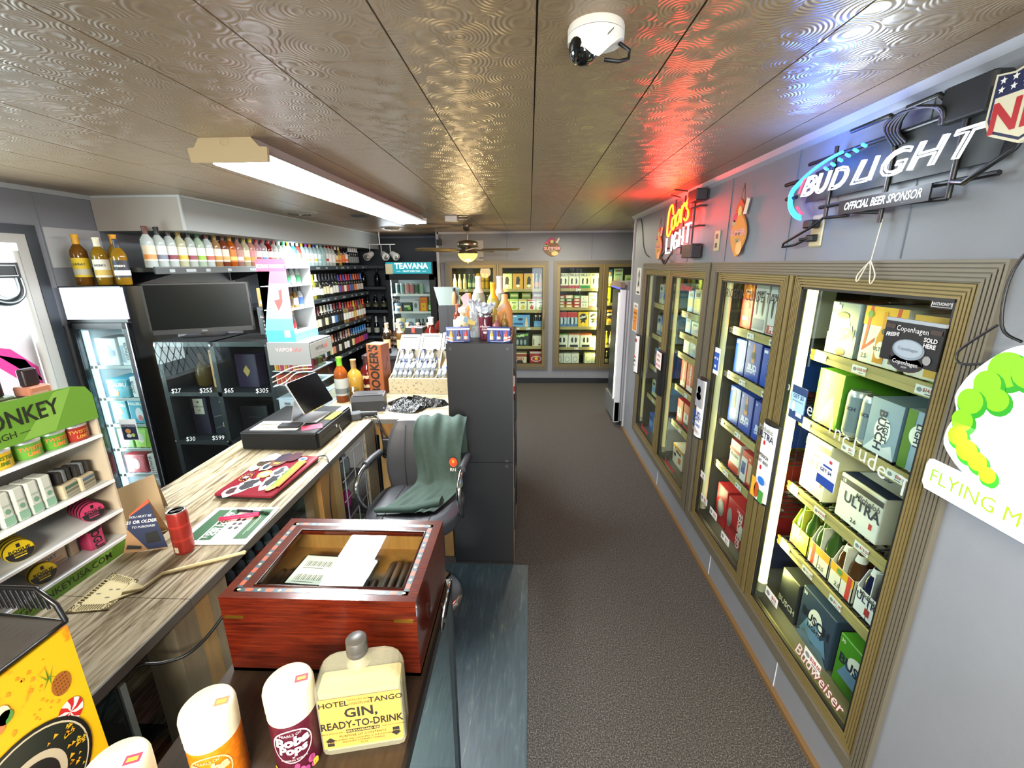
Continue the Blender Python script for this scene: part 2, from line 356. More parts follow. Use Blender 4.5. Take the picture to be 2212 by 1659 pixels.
def cooler(name, label, loc, rz, Wd, z0, z1, doors, group):
    """doors: dict(x0,x1,shelves=[(z,tags)],tube=(side,strength),handle=...)"""
    r = thing(name, label, 'cooler', loc, rz, group)
    ridged(G(), 0, Wd, z0, z1, .058, 5, .012, .020, FRM2).build('outer_frame', r)
    g = G().m(LINER)
    g.box(.02, Wd-.02, .95, .97, z0-.05, z1+.05).box(.0, .02, .06, .97, z0-.05, z1+.05).box(Wd-.02, Wd, .06, .97, z0-.05, z1+.05)
    g.box(0, Wd, .06, .97, z1-.03, z1+.05).box(0, Wd, .035, .97, z0-.06, z0+.05)
    g.m(GASK).box(.04, Wd-.04, .02, .05, z1-.075, z1-.03).box(.04, Wd-.04, .02, .05, z0+.03, z0+.065).box(.03, .075, .02, .05, z0+.03, z1-.03).box(Wd-.075, Wd-.03, .02, .05, z0+.03, z1-.03)
    g.build('liner', r)
    for i, d in enumerate(doors):
        if i: 
            xm = (doors[i-1]['x1']+d['x0'])/2; G().m(LINER).box(xm-.035, xm+.035, .03, .09, z0+.03, z1-.03).m(FRM).box(xm-.012, xm+.012, -.0, .03, z0+.05, z1-.05).build('mullion', r)
        x0, x1 = d['x0'], d['x1']; a, b = z0+.052, z1-.05
        dr = ridged(G(), x0, x1, a, b, .054, 5, .028, .026, FRM).m(GASK).box(x0+.05, x1-.05, .005, .02, a+.048, a+.06).box(x0+.05, x1-.05, .005, .02, b-.06, b-.048).box(x0+.048, x0+.06, .005, .02, a+.05, b-.05).box(x1-.06, x1-.048, .005, .02, a+.05, b-.05).build('door', r)
        G().m(PANE).box(x0+.05, x1-.05, .012, .016, a+.05, b-.05).build('glass_pane', dr)
        if d.get('handle'): handle(dr, *d['handle'])
        for z, tags in d['shelves']: wire_shelf(r, x0+.02, x1-.02, z, .6, tags)
        side, es, lw, colr, rad = d['tube']
        xt = x0+.035 if side < 0 else x1-.035
        G().m(M(colr, .4, es=es)).cyl((xt, .062, z0+.17), (xt, .062, z1-.10), rad, 10).m(M('b9b393', .5)).cyl((xt, .062, z0+.12), (xt, .062, z0+.17), rad*1.15, 10).cyl((xt, .062, z1-.10), (xt, .062, z1-.06), rad*1.15, 10).build('light_tube', r)
        if lw:
            o = area('cooler_tube', (0,0,0), (0,0,-1), .05, 1.3, lw, rgb(colr)); o.parent = r; o.location = (xt + .02*(1 if side < 0 else -1), .10, (z0+z1)/2)
            o.rotation_euler = V((.75 if side < 0 else -.75, .66, 0)).to_track_quat('-Z', 'Y').to_euler()
    return r
TUBE = 'fff08c'
near = cooler('display_cooler', 'bronze framed two-door wall cooler nearest the camera, on the right wall', (1.122, 2.79, 0), -PI/2, 1.70, .18, 1.905, [
    dict(x0=.085, x1=.805, shelves=[(1.53, [(.12,'15'),(.35,'8'),(.58,'14')]), (1.256, [(.12,'12'),(.33,'13.50'),(.58,'17')]), (.943, [(.14,'12'),(.36,'18')]), (.657, [(.28,'15'),(.45,'18')])], tube=(-1, .22, 5, 'f4ecb4', .018),
        handle=(.08, .19, .82, 1.21, ['d8d8d6', ('r',-.85,.05,.85,.95,'8f8f95'), ('e',-.05,.62,.5,.12,'b89a84'), ('e',-.05,.4,.7,.12,'3b5fa8'), ('t','BUD',0,-.2,.45,'1d3f94'), ('t','LIGHT',0,-.36,.36,'1d3f94'), ('t','ORCHARD',0,-.55,.24,'3560b0'), ('t','Valley',0,-.75,.34,'b89a9a')])),
    dict(x0=.858, x1=1.638, shelves=[(1.535, [(.95,''),(1.17,'$28.00'),(1.45,'$14.00')]), (1.228, [(.93,''),(1.2,'$14'),(1.42,'$20')]), (.902, [(.93,'$28.00'),(1.12,'$28.00'),(1.36,'$18.50')]), (.607, [(.95,'$11.00'),(1.12,'$11.00'),(1.3,'$11.00')])], tube=(-1, 5.5, 17, TUBE, .02),
        handle=(.86, .98, .82, 1.21, ['dedcd8', ('t','Michelob',0,.82,.26,'8a8a8a'), ('t','ULTRA',0,.66,.36,'1b2544'), ('r',-.12,.46,.12,.56,'b0202a'), ('t','SUPERIOR',0,.18,.2,'2c2c34'), ('t','LIGHT BEER',0,.04,.18,'2c2c34'), ('r',-.12,-.16,.12,-.06,'b0202a'), ('e',.35,-.42,.5,.1,'2f6fc0'), ('r',-.9,-.95,-.3,-.45,'d8a032'), ('e',-.1,-.72,.35,.2,'b04a26'), ('r',.2,-.95,.9,-.65,'4a8c3c')]))],
    'wall coolers along the right wall')
far = cooler('display_cooler', 'bronze framed two-door wall cooler farther along the right wall, unlit inside', (1.122, 4.455, 0), -PI/2, 1.63, .18, 1.905, [
    dict(x0=.05, x1=.795, shelves=[(1.53, []), (1.23, []), (.92, [(.3,'12'),(.5,'14')]), (.607, [(.3,'12'),(.55,'14')])], tube=(-1, .12, 0, 'd9cf95', .016),
        handle=(.04, .17, .83, 1.22, ['d9d7d4', ('e',0,.7,.5,.1,'a02828'), ('r',-.4,-.2,.4,-.1,'c02828'), ('r',-.4,-.4,.4,-.3,'222222'), ('r',-.4,-.6,.4,-.55,'222222')])),
    dict(x0=.835, x1=1.585, shelves=[(1.53, [(1.0,'9'),(1.3,'9')]), (1.36, []), (1.2, []), (.92, [(1.15,'14'),(1.35,'14')]), (.607, [(1.1,'14'),(1.35,'14')])], tube=(-1, .25, 3.0, 'e8dfa0', .016),
        handle=(.82, 1.0, .84, 1.21, None))], 'wall coolers along the right wall')
hs = far.children[-1]
# sticker on the black handle of that cooler
for o in list(far.children):
    if o.name.startswith('door') and o.data.vertices[0].co.x > .5:
        h = [k for k in o.children if k.name.startswith('handle')][0]
        g = G().m(M('e6d6d2', .5)).rbox(.84, .98, -.0555, -.053, 1.06, 1.2, .001, 1); oo = (.91, -.0562, 1.13)
        for k, t in enumerate(('WE ID', 'NO ID', 'NO SALE')): g.m(REDP).text(t, oo, X_, Z_, 0, .04-.04*k, .03, bold=.02)
        g.build('sticker', h)
backc = []
for name, lab, x, Wd, doors in (
  ('display_cooler', 'left two-door back wall cooler with yellow-lit shelves behind the gift bottles', -1.315, 1.615, [
    dict(x0=.05, x1=.80, shelves=[(1.523, [(.15,''),(.3,''),(.45,'')]), (1.19, []), (.91, []), (.597, [])], tube=(-1, 4., 10, TUBE, .016)),
    dict(x0=.84, x1=1.575, shelves=[(1.523, []), (1.19, []), (.91, [(1.12,'9'),(1.3,'9')]), (.597, [])], tube=(-1, 1.5, 4.5, TUBE, .016))]),
  ('display_cooler', 'right two-door back wall cooler with yellow-lit shelves beside the LED-strip fridge', .378, 1.56, [
    dict(x0=.05, x1=.755, shelves=[(1.527, [(.4,'')]), (1.225, []), (.917, []), (.58, [(.4,'')])], tube=(1, 4., 10, TUBE, .016)),
    dict(x0=.79, x1=1.51, shelves=[(1.6, []), (1.3, []), (.99, []), (.62, [])], tube=(-1, 1.5, 5.5, TUBE, .016))])):
    r = cooler(name, lab, (x, 6.965, 0), 0, Wd, .225, 1.955, doors, 'wall coolers on the back wall')
    backc.append(r)
    for d in doors:
        for o in r.children:
            if o.name.startswith('door') and abs(o.data.vertices[0].co.x - d['x0']) < .02:
                hx = d['x1']-.028 if d is doors[0] and x > 0 or (d is doors[1] and x < 0) else d['x0']+.028
                G().m(M('8b7f5a', .35, .6)).tube([(hx, -.002, .9), (hx, -.035, .92), (hx, -.035, 1.2), (hx, -.002, 1.22)], .008, 6).build('handle', o)
# writing on the near glass doors
def decal(name, g, root_door): return g.build(name, root_door)
doorsN = [o for o in near.children if o.name.startswith('door')]
dB = [o for o in doorsN if o.data.vertices[0].co.x < .5][0]; dA = [o for o in doorsN if o.data.vertices[0].co.x > .5][0]
gA = [o for o in dA.children if o.name.startswith('glass')][0]; gB = [o for o in dB.children if o.name.startswith('glass')][0]
lx = lambda y: 2.79 - y
g = G().m(M('17120f', .6)).text('PRICES INCLUDE TAX', (lx(2.335), .0115, 1.735), X_, Z_, 0, 0, .07, sx=.86); g.build('window_lettering', gB)
g = G().m(M('b9bdb8', .6)); o = (lx(1.55), .0115, 0)
for k, ch in enumerate('Prices Include T'):
    g.text(ch, o, X_, Z_, -.33+.041*k*1.06, 1.36 - .008*k - (.0 if k < 7 else .0), .085)
g.build('window_lettering', gA)
g = G(); o = (lx(1.385), .0115, .338)
g.m(M('8e2a33', .5)).text('Budweiser', o, X_, Z_, 0, 0, .078, bold=.035, shear=.35, sx=.85); g.m(M('d9cfc8', .5)).text('Budweiser', (o[0], .0112, o[2]), X_, Z_, 0, 0, .078, bold=.006, shear=.35, sx=.85); g.build('window_lettering', gA)
doorsF = [o for o in far.children if o.name.startswith('door')]
gC = [[k for k in o.children if k.name.startswith('glass')][0] for o in doorsF]
for gl, xx in zip(gC, (.42, 1.2)):
    for z in (.33, 1.73):
        if z > 1 and xx < 1: continue
        g = G().m(M('a8323a', .5)).text('Budweiser', (xx, .0115, z), X_, Z_, 0, 0, .07, bold=.02, shear=.35, sx=.8); g.build('window_lettering', gl)
def sticker(parent, name, y0, y1, z0, z1, base, items, bx=.0118):
    g = G().m(M(base, .5)).box(lx(y0), lx(y1), bx-.002, bx, z0, z1); o = (lx((y0+y1)/2), bx-.0026, (z0+z1)/2); w = abs(y0-y1); h = z1-z0
    for it in items:
        if it[0] == 'r': g.m(M(it[5], .5)).rect(o, X_, Z_, it[1]*w/2, it[2]*h/2, it[3]*w/2, it[4]*h/2)
        elif it[0] == 'e': g.m(M(it[5], .5)).ell(o, X_, Z_, it[1]*w/2, it[2]*h/2, it[3]*w/2, it[4]*h/2)
        elif it[0] == 't': g.m(M(it[5], .5)).text(it[1], o, X_, Z_, it[2]*w/2, it[3]*h/2, it[4]*h, bold=.02)
        elif it[0] == 'p': g.m(M(it[2], .5)).poly(o, X_, Z_, [(a*w/2, b*h/2) for a, b in it[1]])
        o = (o[0], o[1]-.0003, o[2])
    return g.build(name, parent)
sticker(gA, 'promo_card', 1.837, 1.735, 1.255, 1.40, '27416c', [('r',-.95,-.5,.95,.55,'9fc3dd'), ('t','GET $5',0,.38,.16,'1c2d55'), ('r',-.7,.1,.7,.14,'41608a'), ('e',-.45,-.25,.25,.3,'c8d4de'), ('r',.0,-.75,.8,-.5,'c8d4de')])
sticker(gA, 'promo_card', 1.595, 1.495, 1.07, 1.195, 'e4e6ea', [('r',-1,-1,1,-.4,'1f3f8c'), ('r',-.5,.25,.5,.38,'1f3f8c'), ('r',.1,.6,.4,.8,'a63a44'), ('t','GET $4',-.1,0,.16,'1c2d55'), ('r',-.2,-.35,.3,-.1,'f4f4f4')])
sticker(gB, 'promo_card', 2.66, 2.57, 1.25, 1.41, 'e6e6e8', [('r',-.8,-.7,.8,.65,'1f4fa0'), ('t','GET $5',0,.2,.12,'e8e8f0'), ('r',-.3,-.5,.2,-.3,'c8d4e8')])
sticker(gA, 'shop_sticker', 1.285, 1.215, 1.775, 1.80, '111111', [('r',-.9,-.7,.9,.7,'cfcfcf'), ('r',-.85,-.6,.85,.6,'111111'), ('t',"ANTHONY'S",0,0,.45,'cfcfcf')])
sticker(gB, 'shop_sticker', 2.06, 2.01, 1.77, 1.79, '1a1a1a', [('r',-.8,-.5,.8,.5,'888888')])
for (p, y, z, t) in ((gA, 1.73, .40, '$18'), (gA, 1.42, .37, '$28.00'), (gB, 2.62, .62-.05, '$9'), (gB, 2.55, .43, '$11'), (gB, 2.40, .42, '$18'), (gB, 2.22, .37, '$17')):
    price_tag(p, lx(y), z, t, y=.0112, w=.10, h=.045)
# black snuff tin board hanging on the near door glass
sg = thing('shop_sign', 'black tin-shaped snuff advertising board on the nearest cooler glass', 'sign', (1.122, 1.305, 1.665), -PI/2)
G().m(M('17171a', .4)).box(-.1, .1, -.004, .0, -.058, .062).m(M('9ba3aa', .35)).box(-.1, .1, -.006, .001, .062, .072).build('board', sg)
g = G(); o = (0, -.0045, 0)
g.m(M('3a1c20', .5)).ell(o, X_, Z_, .0, -.052, .062, .03).rect(o, X_, Z_, -.06, -.056, .06, -.02)
o = (0, -.005, 0); g.m(M('1b1b22', .5)).ell(o, X_, Z_, 0, -.055, .056, .024).rect(o, X_, Z_, -.056, -.055, .056, -.018)
o = (0, -.0056, 0); g.m(M('7e8b97', .4)).ell(o, X_, Z_, 0, -.015, .056, .03); o = (0, -.0062, 0); g.m(M('9aa6b2', .4)).ell(o, X_, Z_, 0, -.013, .049, .025)
g.m(M('5d6975', .5)).text('Copenhagen', (0, -.0068, 0), X_, Z_, 0, -.014, .014); g.m(M('d9d9d9', .5)).text('Copenhagen', o, X_, Z_, 0, .043, .022).text('Copenhagen', o, X_, Z_, 0, -.055, .018).text('SNUFF', o, X_, Z_, 0, -.068, .007)
g.text('FRESH!', o, X_, Z_, -.066, .022, .016, rot=.1, bold=.03, shear=.2).text('SOLD', o, X_, Z_, .066, .022, .017, bold=.03).text('HERE', o, X_, Z_, .066, .006, .017, bold=.03)
g.m(M('8a8a8a', .5)).ell(o, X_, Z_, .068, -.034, .013, .013).m(M('3a2a24', .5)).rect(o, X_, Z_, -.095, .04, -.06, .052).rect(o, X_, Z_, .06, .04, .095, .052)
g.build('printed_panel', sg)
def smooth(p, n=5):
    out = []; P = [p[0]] + list(p) + [p[-1]]
    for k in range(1, len(P)-2):
        a, b, c, d_ = [V(q) for q in P[k-1:k+3]]
        for j in range(n):
            t = j/n; out.append(.5*((2*b)+(c-a)*t+(2*a-5*b+4*c-d_)*t*t+(3*b-a-3*c+d_)*t*t*t))
    out.append(V(p[-1])); return out
# ------------------------------------------------------------------ ceiling things
# twin-tube batten light
f = thing('batten_light', 'long white twin-tube ceiling light with a yellowed end cap', 'ceiling light', (-1.19, 1.85, CZ))
pr = [(-.105, 0), (.10, 0), (.125, -.03), (.155, -.032), (.155, -.05), (.15, -.055), (-.15, -.055), (-.155, -.05), (-.155, -.032), (-.13, -.03)]
R90 = Matrix(((1,0,0,0),(0,0,1,0),(0,1,0,0),(0,0,0,1)))
G().m(M('c9c9c4', .5)).prism([(-.105, 0), (.10, 0), (.13, -.045), (.155, -.06), (-.155, -.06), (-.135, -.045)], .01, 2.74, R90).build('housing', f)
for y in (-.004, 2.73):
    e = G().m(M('b09c78', .6) if y < 1 else M('dfdfd6', .5)).prism([(-.11, .0), (.10, .0), (.13, -.034), (.16, -.036), (.156, -.088), (-.156, -.088), (-.162, -.036), (-.135, -.034)], y, y+.014, R90).build('end_cap', f)  # near cap's tan has the warm light falling on it mixed into the colour
    if y < 1: G().m(M('b5a482', .5)).tube([(-.01+.016*math.cos(2*PI*k/16), y-.001, -.018+.013*math.sin(2*PI*k/16)) for k in range(16)], .0012, 4, True).build('knockout', e)
for x in (-.07, .07):
    G().m(M('f4fbff', .4, es=7)).cyl((x, .02, -.078), (x, 2.71, -.078), .017, 12).build('tube', f)
# security camera
d = thing('dome_camera', 'white wedge-shaped ceiling security camera with a black dome lens', 'security camera', (.14, 1.10, CZ))
G().m(M('d6cfc6', .5)).lathe([(.058, 0), (.060, -.004), (.060, -.017)], 28).build('base_ring', d)
top = [(.060*math.cos(2*PI*j/28), .060*math.sin(2*PI*j/28), -.018) for j in range(28)]
low = []
for x, y, z in top:
    t = (y+.06)/.12; zz = -.024 - (1-abs(x+.004)/.064)*.052*max(0, 1-t*1.1) - .004
    low.append((x*.995, y*.985, zz))
G().m(M('d9d4cf', .55, kind='speckle' if 0 else '')).loft([top, low], True, True).build('cover', d)
G().m(M('080a0a', .05, spec=.8)).ball((-.028, -.018, -.047), .031, n=20, k=12).build('dome', d)
G().m(BLACK).tube([(.05, .0, -.03), (.075, .01, -.04), (.072, .0, -.06), (.05, -.005, -.066), (.02, .0, -.06)], .004, 8).build('cable', d)
G().m(M('22201e', .5)).rect((.022, -.0615, -.034), V((1,0,.9)).normalized(), V((0,-.1,1)), -.008, -.0012, .008, .0012).build('slot', d)
# ceiling fan with lit bowl
f = thing('ceiling_fan', 'bronze ceiling fan with a glowing amber glass bowl before the back wall', 'ceiling fan', (-.80, 5.85, CZ))
BR = M('7c705c', .3, .8)
G().m(BR).lathe([(.065, 0), (.066, -.02), (.04, -.062), (.02, -.075)], 20).build('canopy', f)
G().m(BR).cyl((0, 0, -.07), (0, 0, -.19), .012, 10).build('downrod', f)
G().m(M('8e826a', .25, .9)).lathe([(.03, -.18), (.12, -.195), (.132, -.205), (.132, -.265), (.12, -.275), (.06, -.285)], 28).build('motor', f)
G().m(M('ffb04c', .4, es=2.6)).lathe([(.128, -.345), (.124, -.37), (.10, -.41), (.06, -.44), (.02, -.452)], 24).build('glass_bowl', f)
G().m(BR).lathe([(.09, -.285), (.10, -.31), (.129, -.335), (.13, -.346)], 24).lathe([(.012, -.452), (.012, -.462), (.003, -.468)], 8).build('lamp_fitting', f)
for k in range(5):
    a = math.radians(-4+72*k); m = mx((0, 0, -.30), rz=a) @ mx(rx=.2)
    bl = G().m(M('5e5036', .5)).prism([(.18, -.05), (.24, -.062), (.55, -.07), (.66, -.06), (.70, 0), (.66, .06), (.55, .07), (.24, .062), (.18, .05)], -.004, .004, m).build('blade', f)
    G().m(BR).box(.09, .24, -.014, .014, -.012, -.004, m).build('blade_iron', bl)
point('fan_lamp', (-.80, 5.85, CZ-.62), 9, (1, .72, .36), .1)
# smoke detector, vents, flush discs
f = thing('emergency_light', 'small white boxy ceiling unit just above the ceiling fan', 'alarm', (-.80, 4.75, CZ))
G().m(M('cfcabf', .5)).rbox(-.07, .06, -.05, .05, -.055, 0, .012).build('body', f); G().m(BLACK).box(.06, .16, -.03, .03, -.03, -.012).build('bracket', f)
for j, (x, y, r, dark, lab) in enumerate(((-2.15, 4.26, .16, 0, 'round slotted ceiling vent nearest the camera, beside the soffit'), (-1.83, 6.05, .15, 0, 'round slotted ceiling vent farthest from the camera'), (-1.72, 4.62, .085, 1, 'plain dark disc on the ceiling between the two round vents'))):
    f = thing('ceiling_vent' if not dark else 'ceiling_speaker', lab, 'vent' if not dark else 'speaker', (x, y, CZ))
    if dark: G().m(M('3f4446', .6)).lathe([(r, 0), (r, -.006), (r*.9, -.012), (.02, -.014)], 24).build('grille', f)
    else:
        G().m(M('a8a294', .5)).lathe([(r, 0), (r*1.0, -.006), (r*.8, -.012), (r*.72, -.006)], 28, caps=False).build('rim', f)
        for k in range(3): G().m(M('8e897c', .5)).lathe([(r*(.68-.2*k), -.006), (r*(.62-.2*k), -.024)], 24, caps=False).build('ring', f)
        G().m(M('2e2c2a', .8)).lathe([(r*.75, -.003), (.01, -.004)], 20).build('throat', f)
        G().m(M('a8a294', .5)).ball((0, 0, -.016), .02, n=8, k=5).build('knob', f)
# track spots in the dark corner
f = thing('spot_bar', 'white three-lamp spotlight bar in the dark back corner', 'spotlight', (-2.30, 6.9, 2.215))
G().m(M('b8b8b4', .5)).box(-.24, .24, -.015, .015, -.01, .0).cyl((0,0,0), (0,0,.172), .01, 8).build('bar', f)
for k, (x, a) in enumerate(((-.16, -.3), (.02, .9), (.16, 1.2))):
    h = G().m(M('b4b4ae', .4)).cyl((x, 0, -.01), (x, 0, -.11), .006, 6).cyl((x-.06*math.sin(a)*0, .07, -.14), (x+.1*math.sin(a), -.08*math.cos(a), -.19), .042, 14, .058).build('spot', f)
    G().m(M('8c8c86', .2, .6)).ball((x+.1*math.sin(a), -.082*math.cos(a), -.19), .04, .012, .04, 12, 6).build('lamp', h)
# ------------------------------------------------------------------ neon and wall signs on the right wall
def neon(es, c): return M(c, .4, es=es)
def outline(txt, shear, bold=0):
    c = bpy.data.curves.new('outline', 'FONT'); c.body = txt; c.size = 1; c.shear = shear; c.offset = bold; c.fill_mode = 'NONE'; c.resolution_u = 3; c.align_x = 'LEFT'; c.align_y = 'BOTTOM_BASELINE'
    o = bpy.data.objects.new('outline', c); COL.objects.link(o); dg = bpy.context.evaluated_depsgraph_get(); me = o.evaluated_get(dg).to_mesh()
    P = [v.co.copy() for v in me.vertices]; nb = {}
    for e in me.edges:
        a, b = e.vertices; nb.setdefault(a, []).append(b); nb.setdefault(b, []).append(a)
    seen = set(); loops = []
    for s0 in nb:
        if s0 in seen: continue
        lp = [s0]; seen.add(s0); cur = s0
        while True:
            nx = [q for q in nb[cur] if q not in seen]
            if not nx: break
            cur = nx[0]; seen.add(cur); lp.append(cur)
        if len(lp) > 2: loops.append([(P[q].x, P[q].y) for q in lp])
    o.evaluated_get(dg).to_mesh_clear(); bpy.data.objects.remove(o); bpy.data.curves.remove(c); return loops
# beer neon: root at wall, local x = towards the camera, local -y = out into the aisle
n = thing('neon_sign', 'white and blue neon beer sign with shield emblem high on the right wall', 'neon sign', (1.125, 1.93, 2.0), -PI/2)
g = G().m(neon(3.2, 'f2fbff')); x = 0.03; 
for word, gap in (('BUD', .02), ('LIGHT', 0)):
    for ch in word:
        lps = outline(ch, .3, .022); mxw = max(p[0] for l in lps for p in l); wd = {'I': .038, 'U': .088, 'B': .092, 'D': .095, 'L': .085, 'G': .12, 'H': .12, 'T': .115}[ch]
        for l in lps:
            pts = [(x + p[0]/mxw*wd, -.055, .150 + p[1]*.096) for p in l]
            q = [V(pts[0])]
            for p in pts[1:]:
                if (V(p)-q[-1]).length > .006: q.append(V(p))
            g.tube(q, .0034, 6, True)
        x += wd*.88 + .004
    x += gap
g.build('white_lettering_tube', n)
arc = []
for k in range(22):
    t = k/21; a = math.radians(250 - 155*t); arc.append((.11+.15*math.cos(a)*1.0+.17*max(0, t-.55)*1.9, -.055, .155+.095*math.sin(a)+.03*max(0, t-.5)))
g = G().m(neon(3, '2f8cff')).tube(arc, .006, 6); g.tube([(p[0]+.014, p[1], p[2]*.93+.011) for p in arc[1:15]], .0055, 6)
for k in range(6): xx = .16+.035*k; g.tube([(xx, -.055, .232+.007*k), (xx+.018, -.055, .222+.007*k)], .005, 6)
g.build('blue_arc_tube', n)
G().m(neon(1.6, 'ff3a46')).tube([(.045, -.053, .215), (.028, -.053, .19), (.02, -.053, .165)], .0045, 6).tube([(.02, -.053, .115), (.04, -.053, .098), (.062, -.053, .086)], .0045, 6).build('red_tube', n)
g = G().m(M('0d0e10', .4))
for a, b in ((.17, .06), (.44, .02), (.66, .06)): g.tube([(a, -.03, b), (a, -.03, .30)], .007, 6)
g.tube([(.02, -.03, .27), (.78, -.03, .27)], .007, 6).tube([(.13, -.03, .10), (.78, -.03, .10)], .007, 6)
g.tube([(.17, -.03, .06), (.30, -.035, .055)], .006, 6).tube([(.44, -.03, .05), (.31, -.04, .065)], .006, 6).tube([(.66, -.03, .06), (.53, -.04, .065)], .006, 6)
g.tube([(.44, -.03, .3), (.44, -.06, .318), (.28, -.06, .318)], .007, 6).tube([(.60, -.03, .30), (.60, -.06, .32), (.5, -.06, .32)], .007, 6)
g.tube([(-.09, -.05, .213), (0, -.05, .213)], .008, 6).tube([(-.07, -.05, .155), (0, -.05, .155)], .008, 6)
g.build('black_frame', n)
G().m(M('0c1012', .6)).prism([(.02, .13), (.06, .235), (.62, .285), (.78, .25), (.76, .13)], -.025, -.02, Matrix(((1,0,0,0),(0,0,1,0),(0,1,0,0),(0,0,0,1)))).build('backing_panel', n)
G().m(M('14171a', .5)).rbox(.60, .735, -.055, -.005, .245, .33, .01).build('transformer', n)
g = G().m(M('101215', .5)); 
for k in range(5): g.tube(smooth([(.49-.012*k, -.035, .235), (.46-.014*k, -.045, .275+.006*k), (.50-.004*k, -.055, .315), (.56+.012*k, -.06, .305-.004*k), (.62, -.05, .285-.010*k)]), .0045, 6)
g.build('cable_bundle', n)
g = G().m(M('0d0e10', .4)); g.box(.26, .62, -.045, -.04, .06, .105, mx((0,0,0)))
g.m(M('e2e4e0', .5, es=.25)).text('OFFICIAL BEER SPONSOR', (.44, -.0455, .083), X_, Z_, 0, 0, .034, bold=.02, shear=.25, sx=.8); g.build('sponsor_plate', n)
G().m(M('0e0f12', .4)).tube([(.66, -.03, .10), (.74, -.07, .085), (.83, -.06, .14), (.84, -.04, .19), (.79, -.03, .25)], .007, 6).build('power_cable', n)
G().m(M('0e0f12', .4)).tube([(.16, -.03, .06), (.11, -.04, .03), (.02, -.03, .01), (-.07, -.035, -.02), (-.075, -.035, -.035), (.0, -.03, -.03), (.055, -.02, -.012)], .005, 6).build('power_cable', n)
sh = [(.79, .295), (.83, .288), (.875, .30), (.92, .288), (.955, .295), (.955, .2), (.945, .17), (.91, .155), (.875, .14), (.84, .155), (.805, .17), (.79, .2)]
YZ = Matrix(((1,0,0,0),(0,0,1,0),(0,1,0,0),(0,0,0,1)))
s = G().m(M('d8d2b8', .4)).prism(sh, -.10, -.09, YZ).build('shield', n); cx = .873; o = (cx, -.1006, .225)
sc_ = lambda k: [((a-cx)*k, (b-.225)*k) for a, b in sh]
g = G().m(M('16204a', .4)).poly(o, X_, Z_, sc_(.93)); o = (cx, -.101, .225); g.m(M('d8d2b8', .4)).poly(o, X_, Z_, [(a, min(b, .02)) for a, b in sc_(.86)])
o = (cx, -.1015, .225); g.m(M('b02026', .4)).text('NFL', o, X_, Z_, 0, -.026, .085, bold=.03); g.m(WHITE)
for r_ in range(2):
    for k in range(6):
        cx2 = -.062+.025*k+.0*r_; cz2 = .034+.018*r_
        g.poly(o, X_, Z_, [(cx2+(.008 if j % 2 == 0 else .0035)*math.cos(PI/2+PI*j/5), cz2+(.008 if j % 2 == 0 else .0035)*math.sin(PI/2+PI*j/5)) for j in range(10)])
g.build('shield_print', s)
point('neon_light', (.98, 1.55, 2.17), 1.6, (.8, .92, 1), .06); 
# red script neon
n = thing('neon_sign', 'red script and white neon beer sign over the far right-wall cooler', 'neon sign', (1.125, 3.60, 1.915), -PI/2)
# strokes: C, o, o, r, s drawn as open script lines
def st(pts): return [(a, -.075, b) for a, b in pts]
g = G().m(neon(3.0, 'ffb020')); LET = [
    [(.17, .33), (.13, .40), (.07, .37), (.05, .28), (.06, .20), (.10, .185), (.14, .22)],
    [(.20, .31), (.16, .30), (.15, .25), (.18, .225), (.22, .25), (.22, .30), (.19, .315), (.26, .32)],
    [(.29, .345), (.25, .32), (.24, .27), (.27, .245), (.31, .28), (.31, .33), (.28, .35), (.34, .34)],
    [(.35, .37), (.34, .30), (.35, .26), (.35, .33), (.39, .38), (.41, .36)],
    [(.48, .40), (.44, .38), (.44, .345), (.48, .32), (.48, .28), (.44, .265), (.41, .28)]]
for s in LET: g.tube(smooth(st([(a, b) for a, b in s])), .006, 6)
g.build('yellow_script_tube', n)
g = G().m(neon(4.5, 'ff1414'))
for s in LET: g.tube(smooth([(a-.012, -.062, b+.002) for a, b in s]), .010, 6)
g.build('red_script_tube', n)
g = G().m(neon(3.2, 'eef4ff'))
for s in ([(.06, .17), (.06, .06), (.15, .065)], [(.19, .19), (.185, .075)], [(.31, .19), (.26, .20), (.23, .15), (.25, .09), (.31, .10), (.31, .145), (.27, .142)], [(.35, .215), (.35, .10)], [(.35, .16), (.42, .165)], [(.42, .225), (.42, .11)], [(.46, .235), (.56, .24)], [(.51, .24), (.51, .12)]): g.tube(st(s), .0065, 6)
g.build('white_lettering_tube', n)
g = G().m(M('2a1416', .5)); 
for a in (.1, .3, .5): g.tube([(a, -.04, .05), (a, -.04, .44)], .006, 6)
for b in (.10, .22, .34): g.tube([(.0, -.04, b), (.6, -.04, b), (.6, 0, b)], .006, 6)
g.tube([(.22, -.05, .44), (.22, -.12, .455)], .005, 6).tube([(.36, -.05, .46), (.36, -.14, .47)], .005, 6).build('black_frame', n)
g = G().m(M('2b1a1b', .5)).rbox(.46, .62, -.08, -.01, .37, .44, .006); g.build('transformer', n); G().m(M('241617', .5)).rbox(.42, .60, -.075, -.005, .02, .11, .006).build('power_box', n)
g = G().m(M('14100f', .5)); 
for k in range(4): g.tube(smooth([(.03, -.05, .1), (-.05-.02*k, -.07, .04), (.0, -.06, -.02+.01*k), (.08, -.05, .04), (.1, -.04, .07)]), .005, 6)
g.build('cable_bundle', n)
point('neon_light_red', (.96, 3.38, 2.23), 9.0, (1, .03, .02), .09)
point('neon_light_blue', (1.0, 1.80, 2.25), 2.0, (.08, .22, 1), .05)
